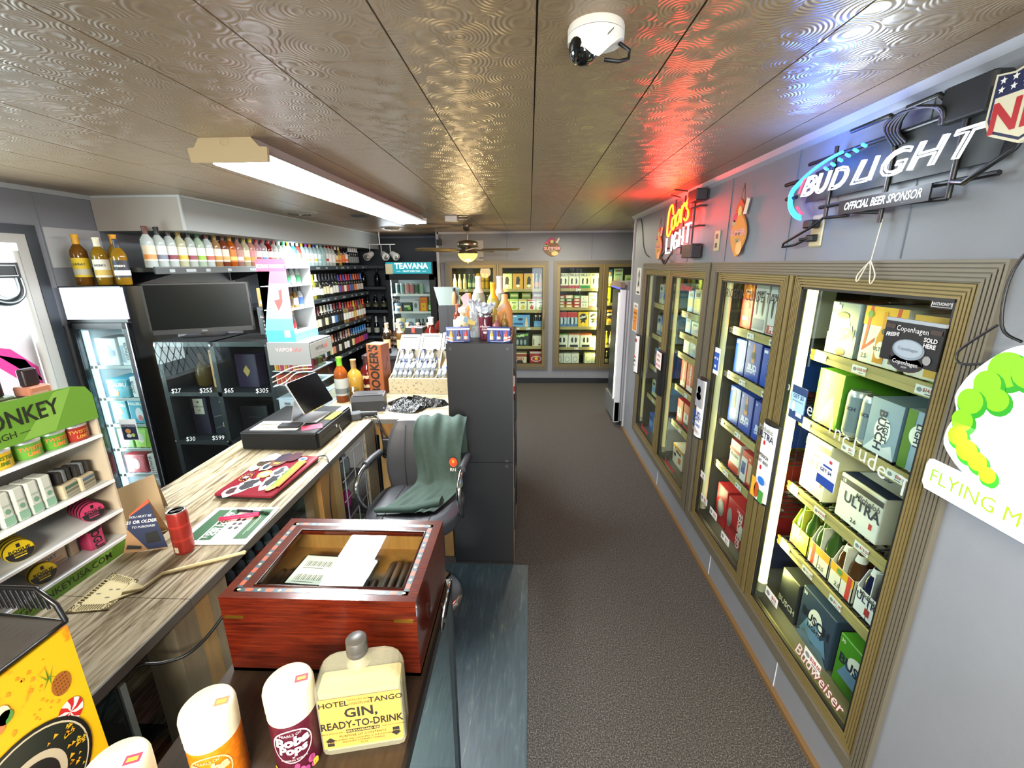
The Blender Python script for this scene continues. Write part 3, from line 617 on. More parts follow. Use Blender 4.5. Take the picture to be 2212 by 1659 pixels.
# hanging summer plaques
def plaque(lab, y, z0, z1, wid, kind, loc=None, rz=-PI/2):
    p = thing('hanging_plaque', lab, 'wall plaque', loc or (1.122, y, z0), rz, 'summer drink plaques'); H = z1-z0; T = Matrix(((1,0,0,0),(0,0,1,0),(0,1,0,0),(0,0,0,1)))
    if kind == 'pine': body = [(wid*.5*math.sin(PI*t/20*.94+.1)*(1.0), H*.62*t/20) for t in range(21)]
    else: body = [(wid*.5*math.sin(PI*(t+1.2)/22), H*.66*t/20) for t in range(21)]
    poly = body + [(-a, b) for a, b in reversed(body)]
    G().m(M('c98a3c' if kind == 'pine' else '6f4a2c', .6)).prism(poly, -.012, -.004, T).build('board', p)
    tp = H*.60
    G().m(M('c8502c' if kind == 'pine' else 'b53a6a', .6)).prism([(-wid*.35, tp), (-wid*.3, tp+H*.1), (-wid*.05, tp+H*.2), (wid*.2, tp+H*.1), (wid*.1, tp)], -.012, -.004, T).build('parasol', p)
    G().m(M('c9bf6a', .6)).prism([(wid*.1*math.cos(2*PI*k/14)-wid*.02, tp+H*.03+H*.07*math.sin(2*PI*k/14)) for k in range(14)], -.016, -.006, T).build('lime_slice', p)
    G().m(M('e0d2b0', .6)).prism([(wid*.2, tp-.01), (wid*.32, tp-.01), (wid*.45, tp+H*.17), (wid*.35, tp+H*.19)], -.014, -.006, T).build('straw', p)
    G().m(M('c23a5a', .6)).ell((0, -.0125, 0), X_, Z_, -wid*.32, tp-H*.05, wid*.14, H*.06, 10).m(M('8aa06a', .6)).ell((0, -.0125, 0), X_, Z_, -wid*.36, tp-H*.12, wid*.12, H*.04, 10).build('painted_flower', p)
    G().m(M('e4b06c', .6)).ell((0, -.0128, 0), X_, Z_, wid*.16, H*.12, wid*.2, H*.1, 14).m(M('d9a09a', .6)).text('SUMMER' if kind == 'pine' else 'SUMMER', (0, -.0132, 0), X_, Z_, 0, H*.33, wid*.25, bold=.03).m(M('93a377', .6)).text('TIME', (0, -.0132, 0), X_, Z_, 0, H*.22, wid*.18, bold=.02).build('painted_lettering', p)
    G().m(M('8a6a42', .7)).tube([(-wid*.2, -.008, tp+H*.1), (0, -.006, H), (wid*.2, -.008, tp+H*.12)], .002, 5).build('cord', p)
plaque('pineapple-shaped summer drink plaque on the right wall, nearest the blue neon sign', 2.49, 1.935, 2.30, .17, 'pine')
plaque('narrow pineapple drink plaque at the far end behind the red neon sign', 3.97, 1.93, 2.27, .17, 'pine')
plaque('coconut-shaped summer drink plaque on the back wall above the coolers', 0, 2.02, 2.36, .26, 'coco', (.345, 6.975, 2.02), 0)
# outlets
def outlet(lab, y, z):
    p = thing('outlet_plate', lab, 'outlet', (1.13, y, z), -PI/2)
    G().m(M('b3a883', .45)).rbox(-.037, .037, -.007, 0, -.06, .06, .004, 2).build('plate', p)
    for zz in (-.026, .026): G().m(M('4a4436', .5)).box(-.014, .014, -.0085, -.007, zz-.014, zz+.014).build('socket', p)
    return p
p = outlet('cream wall outlet with black plugs under the blue neon arc', 1.845, 2.02)
G().m(BLACK).rbox(-.02, .02, -.035, -.008, -.04, -.015, .005).cyl((0, -.03, -.028), (-.05, -.035, -.03), .006, 8).rbox(-.025, .025, -.05, -.008, .01, .04, .006).build('plug', p)
outlet('cream wall plate between the two hanging signs, no plugs', 2.79, 2.03)
# white string with a bow
tag(G().m(M('cfc8b4', .8)).cyl((1.10, 1.485, 2.03), (1.098, 1.495, 1.905), .0015, 5).tube(smooth([(1.097, 1.495, 1.905), (1.09, 1.53, 1.86), (1.09, 1.525, 1.84), (1.095, 1.495, 1.90), (1.09, 1.47, 1.835), (1.09, 1.455, 1.86), (1.097, 1.495, 1.905)]), .002, 5).build('string_bow', None), 'cream string tied in a bow hanging under the blue neon', 'string')
# paper notices beside the far cooler
def notice(lab, y0, y1, z0, z1, base, items):
    p = thing('paper_notice', lab, 'notice', (1.13, (y0+y1)/2, (z0+z1)/2), -PI/2); w = y0-y1; h = z1-z0
    G().m(M('c9c6bf', .7)).box(-w/2, w/2, -.002, -.0005, -h/2, h/2).build('sheet', p); g = G(); o = V((0, -.0024, 0))
    for it in items:
        if it[0] == 'r': g.m(M(it[5], .7)).rect(o, X_, Z_, it[1]*w/2, it[2]*h/2, it[3]*w/2, it[4]*h/2)
        elif it[0] == 't': g.m(M(it[5], .7)).text(it[1], o, X_, Z_, it[2]*w/2, it[3]*h/2, it[4]*w, bold=.02)
        elif it[0] == 'p': g.m(M(it[2], .7)).poly(o, X_, Z_, [(a*w/2, b*h/2) for a, b in it[1]])
        o = o - Y_*.0003
    g.build('printing', p)
notice('white arrow-shaped wall notice above the orange one', 4.74, 4.56, 1.59, 1.86, '', [('p', [(0,.9),(.5,.4),(.3,.1),(.45,-.5),(0,-.3),(-.45,-.5),(-.3,.1),(-.5,.4)], '23262c'), ('p', [(0,.6),(.2,.3),(0,-.1),(-.2,.3)], 'c9c6bf'), ('r',-.6,-.9,.6,-.75,'23262c')])
notice('orange printed wall notice with a red corner under the white one', 4.80, 4.60, 1.20, 1.50, '', [('r',-.85,-.92,.85,.6,'c87a22'), ('t','WE ID',0,.75,.2,'40201a'), ('t','UNDER 40',0,.3,.16,'40201a'), ('r',-.6,-.05,.6,.02,'7a4a1a'), ('r',-.6,-.3,.3,-.24,'7a4a1a')])
# glowing vape board
b = thing('light_board', 'glowing white cut-out vape sign with green smoke on the right wall', 'sign', (1.125, 1.0, 1.36), -PI/2)
T = Matrix(((1,0,0,0),(0,0,1,0),(0,1,0,0),(0,0,0,1)))
pts = [(-.02, .06), (-.06, .095), (-.062, .14), (-.05, .18), (-.065, .22), (-.05, .27), (-.03, .30), (-.005, .33), (.03, .36), (.08, .375), (.15, .37), (.23, .34), (.26, .27), (.27, .15), (.22, .06), (.15, .02), (.05, .03)]
sm = [(p.x, p.y) for p in smooth([(a, b_, 0) for a, b_ in pts] + [(pts[0][0], pts[0][1], 0)], 3)][:-1]
LB = M('f4f7ff', .4, es=1.1)
G().m(LB).prism(sm, -.075, -.065, T).build('smoke_panel', b)
G().m(LB).prism([(-.085, .03), (-.08, .045), (.32, .045), (.33, .03), (.33, -.02), (.32, -.035), (-.075, -.035), (-.085, -.02)], -.08, -.07, T).build('name_panel', b)
G().m(M('74b810', .5, es=.2)).text('FLYING MONKEY', (.125, -.0806, .006), X_, Z_, 0, 0, .05, sx=1.0).build('lettering', b)
g = G(); 
for k, (a, c_, r) in enumerate(((.03, .31, .045), (.075, .315, .04), (.0, .27, .035), (.03, .24, .03), (-.025, .22, .035), (-.03, .17, .03), (-.03, .13, .028), (.0, .105, .03), (.03, .09, .026), (.12, .32, .035), (.155, .30, .03), (.06, .07, .022))):
    g.m(M('229a10', .5, es=.1)).ell((0, -.0756-.0004*k, 0), X_, Z_, a+.006, c_-.006, r, r, 16).m(M('7cc008', .5, es=.12)).ell((0, -.0758-.0004*k, 0), X_, Z_, a, c_, r*.88, r*.88, 16)
g.build('smoke_puffs', b)
G().m(M('0e0f12', .4)).tube(smooth([(.02, -.05, .37), (-.02, -.06, .40), (-.03, -.06, .52), (.02, -.05, .62), (.10, -.03, .75)]), .0035, 6).build('cable', b)
G().m(M('0e0f12', .4)).tube(smooth([(-.03, -.06, .40), (-.09, -.07, .33), (-.08, -.07, .30), (-.03, -.06, .31)]), .003, 6).build('cable', b)
area('board_glow', (1.0, .85, 1.5), (.1, .1, -1), .3, .3, 2.2, (.93, .96, 1))
# LED strip fridge at the end of the right wall
f = thing('slim_cooler', 'slim silver upright cooler edged with dotted white LEDs at the corridor corner', 'cooler', (1.07, 5.03, 0), -PI/2)
G().m(M('8d8f94', .4, .4)).rbox(-.60, .04, .02, .60, .06, 1.62, .02).prism([(-.60, 1.62), (.04, 1.62), (.0, 1.70), (-.52, 1.70)], .03, .55, T).build('cabinet', f)
G().m(M('5a5d62', .5)).box(-.58, .02, .05, .55, .0, .06).build('plinth', f)
G().m(M('2a2f34', .3)).box(-.58, -.0, -.02, .02, .30, 1.60).m(M('6c6f74', .4, .3)).box(-.60, .04, -.045, .02, .06, .30).m(M('c9ccd0', .4, .3)).rbox(.0, .04, -.05, .02, .05, 1.62, .012).build('door', f)
g = G().m(M('ffffe8', .4, es=3))
for k in range(70): g.box(-.045, -.02, -.056, -.05, .33+.018*k, .342+.018*k)
for k in range(70): g.box(-.095, -.085, -.03, -.026, .33+.018*k, .342+.018*k)
g.build('led_strip', f)['kind'] = 'stuff'
G().m(M('3b46d8', .4, es=1.2)).box(-.55, -.02, -.05, -.04, 1.625, 1.64).m(M('6c5a4c', .5)).box(-.58, .0, -.045, .0, 1.64, 1.70).build('header', f)
# ------------------------------------------------------------------ goods: cartons, cans, bottles
PC = {}
def decor_mesh(w, d, h, decor):
    g = G(); n = {}
    for it in decor:
        k, face = it[0][0], (it[0][1] if len(it[0]) > 1 else 'F'); n[face] = n.get(face, 0)+1; e = .0004+.00025*n[face]
        if face == 'F': o, u, v, a, b = (0, -d/2-e, h/2), X_, Z_, w/2, h/2
        elif face == 'R': o, u, v, a, b = (w/2+e, 0, h/2), Y_, Z_, d/2, h/2
        elif face == 'L': o, u, v, a, b = (-w/2-e, 0, h/2), -Y_, Z_, d/2, h/2
        else: o, u, v, a, b = (0, 0, h+e), X_, Y_, w/2, d/2
        if k == 'r': g.m(M(it[5], .45)).rect(o, u, v, it[1]*a, it[2]*b, it[3]*a, it[4]*b)
        elif k == 'e': g.m(M(it[5], .45)).ell(o, u, v, it[1]*a, it[2]*b, it[3]*a, it[4]*b, 18)
        elif k == 'p': g.m(M(it[2], .45)).poly(o, u, v, [(x*a, y*b) for x, y in it[1]])
        elif k == 't': g.m(M(it[5], .45)).text(it[1], o, u, v, it[2]*a, it[3]*b, it[4]*2*a, rot=it[6] if len(it) > 6 else 0, bold=.03, sx=it[7] if len(it) > 7 else 1, shear=it[8] if len(it) > 8 else 0)
    return g.mesh('printed_panel')
def carton(name, label, cat, loc, rz, w, d, h, base, decor=(), group=None, body='carton'):
    r = thing(name, label, cat, loc, rz, group); k = (w, d, h, base, body)
    if k not in PC: PC[k] = G().m(M(base, .45)).rbox(-w/2, w/2, -d/2, d/2, 0, h, min(.006, w*.2, d*.2), 2, min(.003, h*.3)).m(M(rough_mix(base, .6), .6)).box(-w/2+.006, w/2-.006, -.0008, .0008, h-.0002, h+.0002).mesh(body)
    put(body, PC[k], r)
    if decor:
        k2 = (w, d, h, tuple(map(repr, decor)))
        if k2 not in PC: PC[k2] = decor_mesh(w, d, h, decor)
        put('printed_panel', PC[k2], r)
    return r
PROF = {  # radius, height profiles
 'wine': [(.034, 0), (.037, .006), (.037, .18), (.035, .20), (.022, .225), (.0145, .24), (.0140, .292), (.0155, .294), (.0155, .30)],
 'burg': [(.038, 0), (.041, .006), (.041, .14), (.034, .18), (.020, .22), (.0145, .24), (.0140, .292), (.0155, .30)],
 'spirit': [(.036, 0), (.039, .005), (.039, .17), (.037, .19), (.024, .212), (.0155, .225), (.0150, .265), (.017, .27), (.017, .275)],
 'round': [(.040, 0), (.048, .006), (.052, .07), (.050, .12), (.038, .155), (.020, .172), (.0165, .18), (.016, .225), (.018, .23), (.018, .235)],
 'beer': [(.028, 0), (.0305, .005), (.0305, .12), (.027, .145), (.015, .175), (.0130, .20), (.0130, .224), (.0138, .226), (.0138, .23)],
 'jug': [(.050, 0), (.056, .008), (.058, .15), (.05, .20), (.025, .24), (.0165, .26), (.0160, .325), (.018, .33), (.018, .338)],
 'mini': [(.015, 0), (.016, .003), (.016, .06), (.013, .072), (.008, .08), (.0075, .10), (.0085, .105)],
 'can': [(.024, 0), (.029, .006), (.0305, .012), (.0305, .112), (.028, .12), (.0265, .123)],
 'tall': [(.026, 0), (.0315, .008), (.033, .014), (.033, .145), (.029, .156), (.0275, .159)]}
CAPH = dict(wine=.085, burg=.085, spirit=.05, round=.045, beer=.012, jug=.05, mini=.02)
LABZ = dict(wine=(.05, .145), burg=(.045, .125), spirit=(.045, .15), round=(.03, .11), beer=(.03, .10), jug=(.06, .16), mini=(.015, .052), can=(.016, .108), tall=(.018, .14))
def rad_at(pr, z):
    for (r0, z0), (r1, z1) in zip(pr, pr[1:]):
        if z0 <= z <= z1 and z1 > z0: return r0 + (r1-r0)*(z-z0)/(z1-z0)
    return pr[-1][0]
def bottle(name, label, cat, loc, kind, glass, cap, lab=None, txt=None, rz=0, group=None, s=1., ink='26262a', clear=True, band=None, n=14):
    r = thing(name, label, cat, loc, rz, group); r.scale = (s, s, s); pr = PROF[kind]
    k = ('b', kind, glass, clear, n)
    if k not in PC:
        g = G().m(M(glass, .08, kind='bottle' if clear else '') if kind not in ('can', 'tall') else M(glass, .3, .3)); g.lathe(pr, n)
        if kind in ('can', 'tall'): g.m(M('b9bcc0', .25, .9)).lathe([(pr[-1][0], pr[-1][1]), (pr[-1][0]*.8, pr[-1][1]-.004), (.004, pr[-1][1]-.004)], n)
        PC[k] = g.mesh('glass')
    put('glass' if kind not in ('can', 'tall') else 'can', PC[k], r)
    if cap and kind in CAPH:
        k = ('c', kind, cap)
        if k not in PC:
            top = pr[-1][1]; h0 = top - CAPH[kind]; PC[k] = G().m(M(cap, .4)).lathe([(rad_at(pr, h0)+.0012, h0)]+[(q+.0012, z) for q, z in pr if z > h0]+[(pr[-1][0]*.96, top+.003)], n).mesh('cap')
        put('cap', PC[k], r)
    if lab:
        k = ('l', kind, lab, txt, ink, band)
        if k not in PC:
            z0, z1 = LABZ[kind]; g = G().m(M(lab, .55)); m = 9; R = rad_at(pr, (z0+z1)/2)
            full = kind in ('can', 'tall'); A = PI*2 if full else PI*1.15
            def strip(za, zb, off, A=A, m=m):
                vs = []
                for z in (za, zb):
                    for j in range(m+1):
                        a = -PI/2 + A*(j/m-.5); q = rad_at(pr, z)+off; vs.append((q*math.cos(a), q*math.sin(a), z))
                g.add(vs, [(j, j+1, j+m+2, j+m+1) for j in range(m)], True)
            strip(z0, z1, .0008, A, 16 if full else 9)
            if band: g.m(M(band, .5)); strip(z0+(z1-z0)*.12, z0+(z1-z0)*.42, .0014)
            if txt:
                vs, fs = text_mesh(txt, .03, 0); wd = max(v[0] for v in vs)*2; sz = min(R*1.5/wd, (z1-z0)*.45); g.m(M(ink, .5)); zc = z0+(z1-z0)*.66
                g.add([((R+.0018)*math.cos(-PI/2+x*sz/R), (R+.0018)*math.sin(-PI/2+x*sz/R), zc+y*sz) for x, y, _ in vs], fs)
            PC[k] = g.mesh('paper_label')
        put('paper_label', PC[k], r)
    return r
# six bottles in a paper carrier
def sixpack(label, loc, rz, base, decor, glass, cap, neck, group):
    r = thing('six_pack', label, 'six-pack', loc, rz, group); w, d, h = .13, .195, .13
    G().m(M(base, .5)).box(-w/2, w/2, -d/2, -d/2+.003, 0, .10).box(-w/2, w/2, d/2-.003, d/2, 0, .10).prism([(-d/2, 0), (d/2, 0), (d/2, .10), (d/2-.03, .17), (-d/2+.03, .17), (-d/2, .10)], -w/2, -w/2+.003, Matrix(((0,0,1,0),(1,0,0,0),(0,1,0,0),(0,0,0,1)))).prism([(-d/2, 0), (d/2, 0), (d/2, .10), (-d/2, .10)], w/2-.003, w/2, Matrix(((0,0,1,0),(1,0,0,0),(0,1,0,0),(0,0,0,1)))).box(-.002, .002, -d/2, d/2, .0, .20).build('carrier', r)
    put('printed_panel', decor_mesh(w, d, .10, decor), r)
    for x in (-.032, .032):
        for y in (-.062, 0, .062):
            k = ('6b', glass)
            if k not in PC: PC[k] = G().m(M(glass, .1)).lathe(PROF['beer'], 12).mesh('bottle')
            b = put('bottle', PC[k], r, (x, y, .002))
            k = ('6c', cap, neck)
            if k not in PC:
                g = G().m(M(cap, .35, .3)).lathe([(.0138, .222), (.0145, .226), (.013, .233)], 12)
                if neck: g.m(M(neck, .5)).lathe([(.0205, .165), (.0145, .195)], 12, caps=False)
                PC[k] = g.mesh('cap')
            put('cap', PC[k], b)
    return r
SH = ('top shelf', 'second shelf', 'third shelf', 'fourth shelf', 'floor')
def row(door, shelf, z, items, fr, group):
    """items: (desc, centre, w, d, h, base, decor[, name, cat]); fr(c, d, z) -> location, rz"""
    for i, it in enumerate(items):
        desc, c, w, d, h, base, dec = it[:7]; loc, rz = fr(c, d, z)
        nm, ct = it[7:9] if len(it) > 7 else ('drink_carton', 'carton')
        carton(nm, ' '.join(('%s, %s from left, %s, %s' % (desc, ORD[i], shelf, door)).split()[:16]), ct, loc, rz, w, d, h, base, dec, group)
NEAR = lambda c, d, z: ((1.262+d/2, c, z+.0005), -PI/2)
DA, DBn = 'nearest right cooler door', 'second-nearest right cooler door'
NV = '1d2748'
def mountains(y=.0): return ('p', [(-.8, y-.5), (-.45, y+.2), (-.2, y-.05), (.1, y+.45), (.4, y-.1), (.6, y+.1), (.85, y-.5)], '5f86ad')
BL = [('r',-1,-1,1,-.2,'9aa8b8'), ('e',0,-.1,.55,.62,'e8e8e4'), mountains(.1), ('t','BUSCH',0,-.12,.27,NV), ('t','LIGHT',0,-.36,.15,NV), ('e',-.1,.5,.42,.13,'16161a'), ('r',-.9,.7,-.3,.88,'d8d8d8'), ('e',.1,-.85,.35,.14,'b0502a'), ('r',-.9,.88,-.5,.97,'dfe4ee'), ('rT',-1,-1,1,1,'5f3a2c')]
UL = lambda t, tt: [('r',-1,.62,1,.86,NV), ('t',t,-.8,.74,.09,'d8d8d8'), ('t','Michelob',.35,.42,.15,'5a5a66',0,1,.3), ('t','ULTRA',.15,.08,.27,NV), ('t',tt,-.05,-.72,.11,'33333a'), ('r',.62,-.55,.75,-.3,'b02a30'), ('rT',-1,-.95,1,-.62,NV), ('tT','Michelob',0,.1,.2,'3a3a44',0,1,.3), ('eT',.35,.4,.3,.13,'18181c'), ('tT','2.6',-.3,-.3,.12,'3a3a44'), ('tL','ULTRA',0,.15,.3,NV,PI/2), ('eL',0,-.55,.3,.3,'c8c4bc')]
ORG = [('r',-1,.35,1,1,'d8a41e'), ('p', [(-.75,1),(-.6,1),(-.72,-.4),(-.3,-.05),(-.3,-.2),(-.85,-.6)], 'c4392e'), ('p', [(.55,1),(.7,1),(.6,.1),(.8,-.7),(.4,-.3)], 'c4392e'), ('p', [(-.2,-.9),(.3,-.9),(.3,-.05),(.12,.35),(.12,.85),(-.05,.85),(-.05,.35),(-.2,-.05)], 'c8861c'), ('e',.05,-.45,.22,.3,'e6e2d8'), ('t','ULTRA',.05,-.42,.1,'444444'), ('e',-.7,.72,.14,.12,'4c8a4a'), ('e',.3,.2,.32,.14,'1a1a1a'), ('t','2.5',-.65,-.75,.12,'555555'), ('t','85',.68,-.75,.12,'555555')]
GRN = [('r',-1,-1,1,1,'4f8f1f'), ('p', [(-.6,-1),(.9,-1),(.4,.2),(-.1,-.3)], 'b8d27a'), ('e',0,.1,.5,.4,'e0e4dc'), ('t','BUSCH',0,.1,.3,'17331a')]
GRN2 = GRN[:2] + [('t','BUSCH LIGHT',-.2,0,.24,NV,-PI/2,.85)]
SIL = [('r',-1,-1,1,1,'7f97ad'), ('p', [(-1,-1),(1,-1),(.7,-.5),(.2,-.7),(-.3,-.4)], 'c3cdd6'), ('e',0,-.1,.5,.5,'dfe2e0'), ('t','BUSCH',-.15,-.1,.34,NV,-PI/2), ('t','LIGHT',.2,-.1,.2,NV,-PI/2)]
SIL2 = [('r',-1,-1,-.5,1,'4f7a2c'), ('p', [(-.3,-1),(1,-1),(1,-.2),(.3,-.6)], '9fb8cc'), ('e',-.2,.2,.5,.36,'e4e6e2'), ('t','BUSCH',.1,.2,.34,NV,-PI/2), ('t','LIGHT',-.25,.2,.22,NV,-PI/2), ('t','18',.7,.6,.2,'dfe4ee',-PI/2)]
row(DA, SH[0], 1.535, [
    ('silver-blue mountain beer carton', 1.795, .165, .26, .212, '6f7f92', BL), ('yellow-white bottle-print carton', 1.595, .19, .24, .21, 'dcdcd6', ORG),
    ('amber-topped white carton behind tin board', 1.38, .19, .24, .20, 'd8d2c2', [('r',-1,.4,1,1,'c89a34'), ('p', [(-.2,-.9),(.3,-.9),(.3,0),(-.2,0)], 'd0a040'), ('t','85',.7,-.7,.12,'555555')]),
    ('pale grey carton half behind tin board', 1.19, .15, .24, .19, 'b9bcb8', [('t','ULTRA',0,-.5,.2,'8a8a90'), ('r',-1,.3,1,.6,'c9ccca')])], NEAR, 'cartons in the nearest cooler door')
row(DA, SH[1], 1.228, [
    ('green beer carton with mountain print', 1.80, .15, .26, .235, '4f8f1f', GRN2),
    ('silver-blue beer carton with upright lettering', 1.50, .14, .26, .20, '6f879e', SIL), ('blue-green eighteen-can beer carton', 1.345, .14, .26, .205, '8fa8bd', SIL2),
    ('navy, red and white can carton', 1.205, .11, .26, .19, '20263a', [('r',-1,-.6,1,-.2,'a83040'), ('r',-1,-1,1,-.6,'c9cdd2'), ('r',-.4,.3,.5,.6,'9fa8b4')])], NEAR, 'cartons in the nearest cooler door')
carton('drink_carton', 'large green beer case behind the tall silver cans, second shelf', 'carton', (1.70, 1.62, 1.2285), -PI/2, .36, .3, .255, '4a861e', [('e',0,.35,.35,.5,'1d2a48'), ('p',[(-.2,.2),(0,.6),(.25,.15)],'c9d29a'), ('rT',-1,-1,1,1,'4a7a20')], 'cartons in the nearest cooler door')
for k, y in enumerate((1.680, 1.600)):
    bottle('beer_can', 'tall silver beer can, %s of the pair on the second shelf' % ('left' if k == 0 else 'right'), 'can', (1.30, y, 1.2285), 'tall', 'aab0b4', None, '6f7f88', 'BUSCH', -PI/2, 'tall cans in the nearest cooler door', 1.18, NV)
row(DA, SH[2], .902, [
    ('tall cream eighteen-can carton, navy stripe', 1.80, .17, .3, .255, 'd4cfb6', UL('18','2.6')), ('white eighteen-can carton with navy stripe', 1.53, .22, .34, .185, 'd6d5cf', UL('18','2.6')),
    ('white carton with blue corner flash', 1.235, .14, .3, .225, 'd4d5d4', [('r',-1,.6,1,1,'23418f'), ('t','18',-.4,.8,.2,'dddddd'), ('r',-.8,.15,-.2,.5,'b9bcc0'), ('e',.2,-.4,.5,.22,'18181c'), ('rT',-1,-1,1,-.5,'23418f')])], NEAR, 'cartons in the nearest cooler door')
SPK = 'six-packs in the nearest cooler door'
SP = lambda y, d=.195: (1.262+d/2, y, .6075)
sixpack('six-pack of green bottles in a yellow-green carrier, left on fourth shelf', SP(1.81), -PI/2, 'c2c23a', [('p', [(-.7,1),(-.4,1),(-.5,-1),(-.8,-1)], 'b8342c'), ('e',.3,0,.4,.5,'4c8a3a')], '2e4c1c', '8fa098', None, SPK)
sixpack('six-pack of green bottles in a white and yellow carrier, second from left', SP(1.67), -PI/2, 'd8d4c4', [('r',-1,.3,1,1,'d2961e'), ('r',-.7,-1,-.4,1,'c4392e'), ('t','2.5',.4,-.6,.2,'555555')], '33501f', '9aa098', None, SPK)
sixpack('six-pack of brown bottles in an orange-topped white carrier, third from left', SP(1.53), -PI/2, 'd9d5c8', [('r',-1,.3,1,1,'d8a01e'), ('r',.5,-1,.85,1,'c4392e'), ('e',-.2,.65,.25,.25,'4c8a4a'), ('t','2.5',-.2,-.6,.2,'555555')], '4a2c14', 'a8a49a', 'dcdad2', SPK)
sixpack('six-pack of navy bottles in a white lettered carrier, right on fourth shelf', SP(1.385), -PI/2, 'dcdde0', [('t','ULTRA',0,.35,.3,NV), ('t','Michelob',0,.75,.2,'555555'), ('r',-.15,-.7,.2,-.1,'a02830')], '141a3c', 'c9ccd0', 'd8d8d8', SPK)
row(DA, SH[3], .607, [('white half-hidden carton with navy edge', 1.24, .14, .28, .19, 'dadbd8', [('r',-1,.5,1,.85,'2a3f94'), ('t','18',-.6,.67,.14,'dddddd'), ('t','Michelob',-.2,.2,.2,'444444',0,1,.3), ('e',.2,-.25,.55,.22,'18181c'), ('t','ULTRA',.1,-.7,.2,NV)])], NEAR, 'cartons in the nearest cooler door')
BK = [('t','30',-.8,.8,.1,'c8d0d8'), ('e',0,.1,.42,.5,'d8dad6'), mountains(-.2), ('t','BUSCH',0,.12,.26,'16182a'), ('t','LIGHT',0,-.2,.14,'16182a'), ('p', [(-1,-1),(1,-1),(.6,-.6),(0,-.75),(-.5,-.5)], '5d7488')]
row(DA, SH[4], .231, [('black beer case with pale lettering', 1.81, .14, .34, .22, '23272c', [('t','BUSCH',0,-.5,.3,'a8a8a0',-.0)]), ('dark blue thirty-can beer case', 1.61, .22, .34, .25, '2a3d55', BK), ('green thirty-can beer case', 1.36, .22, .34, .235, '3f8418', [('t','30',-.8,.8,.1,'c8d0b8'), ('e',0,.2,.5,.45,'d8dad2'), mountains(0), ('t','BUSCH',0,.15,.27,'15203a'), ('eT',0,0,.5,.5,'c8c8b8'), ('tT','BUSCH',0,0,.28,'15203a'), ('rT',-1,.6,1,1,'9aa84a')])], NEAR, 'cases on the nearest cooler floor')
# second-nearest door
BUD = lambda v: [('r',-1,-1,1,1,'1c3f9c'), ('t','BUD',.0,-.35,.3,'d4d9e4'), ('t','LIGHT',.0,-.55,.24,'d4d9e4'), ('p', [(-.25,-.1),(.25,-.1),(.2,.45),(.12,.9),(-.12,.9),(-.2,.45)], 'a86a34' if v else '14181c'), ('e',0,.3,.26,.2,'16110f'), ('t','12' if v else '15',-.75,.82,.12,'d4d9e4'), ('rT',-1,-1,1,1,'20429a'), ('tT','BUD LIGHT',0,.2,.16,'c9d2e4')]
BUDV = [('r',-1,-1,1,1,'1f46a8'), ('t','BUD LIGHT',0,-.1,.32,'d4d9e4',PI/2,.8), ('r',-.9,.75,-.4,.9,'d4d9e4')]
PB = [('e',-.45,.1,.14,.42,'1c1c22'), ('e',.45,.1,.14,.42,'1c1c22'), ('e',0,.15,.28,.4,'c8c8c4'), ('t','PABST',0,.6,.22,'5a5a60'), ('r',-.85,-.9,.85,-.45,'8f9094')]
row(DBn, SH[0], 1.532, [('red fifteen-can carton', 2.595, .135, .24, .265, 'b32a20', [('r',-.9,.3,.9,.85,'d8741e'), ('t','nuna',0,-.55,.3,'e6d2c8'), ('e',.1,0,.4,.13,'3a1410'), ('t','RED',0,.55,.28,'f0c8a0')]), ('white carton with black rings', 2.45, .14, .24, .26, 'cfccc0', PB), ('grey-white carton with red foot', 2.29, .15, .24, .25, 'c4c6c4', PB[:4]+[('r',-.85,-.95,.85,-.6,'a84a4a'), ('t','PBR',0,-.78,.3,'e2e2e2')])], NEAR, 'cartons in the second cooler door')
row(DBn, SH[1], 1.2565, [('blue twelve-bottle carton with upright lettering', 2.60, .125, .26, .205, '1f46a8', BUDV), ('blue twelve-bottle carton with bottle print', 2.445, .155, .26, .215, '1c3f9c', BUD(1)), ('blue carton with tall white lettering', 2.27, .15, .26, .205, '1f46a8', BUDV)], NEAR, 'cartons in the second cooler door')
row(DBn, SH[2], .9435, [('blue fifteen-can carton with black opening', 2.59, .13, .28, .225, '1c3f9c', BUD(0)), ('blue fifteen-bottle carton with brown bottle', 2.44, .14, .28, .225, '1c3f9c', BUD(1)), ('blue fifteen-can carton half hidden by handle', 2.275, .15, .28, .22, '1f46a8', BUD(0))], NEAR, 'cartons in the second cooler door')
carton('drink_carton', 'red beer carton showing behind the blue fifteen-can cartons', 'carton', (1.72, 2.53, .944), -PI/2, .24, .24, .24, 'a81e22', [('t','BUD',0,.6,.3,'d8c0b8')], 'cartons in the second cooler door')
row(DBn, SH[3], .657, [('white and red twelve-bottle carton', 2.50, .13, .3, .195, 'd3cec2', [('r',-1,-1,1,-.5,'a82a22'), ('t','Modelo',0,.1,.25,'3a3530'), ('r',-1,.3,1,.5,'b8382c'), ('rT',-1,-1,1,-.1,'b0342a'), ('tT','Modelo',0,.4,.3,'2a2a2a')]), ('red and cream twelve-can carton', 2.335, .155, .3, .185, 'b5382c', [('r',-1,-1,-.1,.6,'c8c4c0'), ('r',-.9,-.5,-.3,.3,'2a4a8c'), ('t','12',.2,.72,.14,'eed8c8'), ('r',.1,-.8,.9,.5,'c9a884'), ('tT','LABATT',0,.3,.25,'e0c0b0')])], NEAR, 'cartons in the second cooler door')
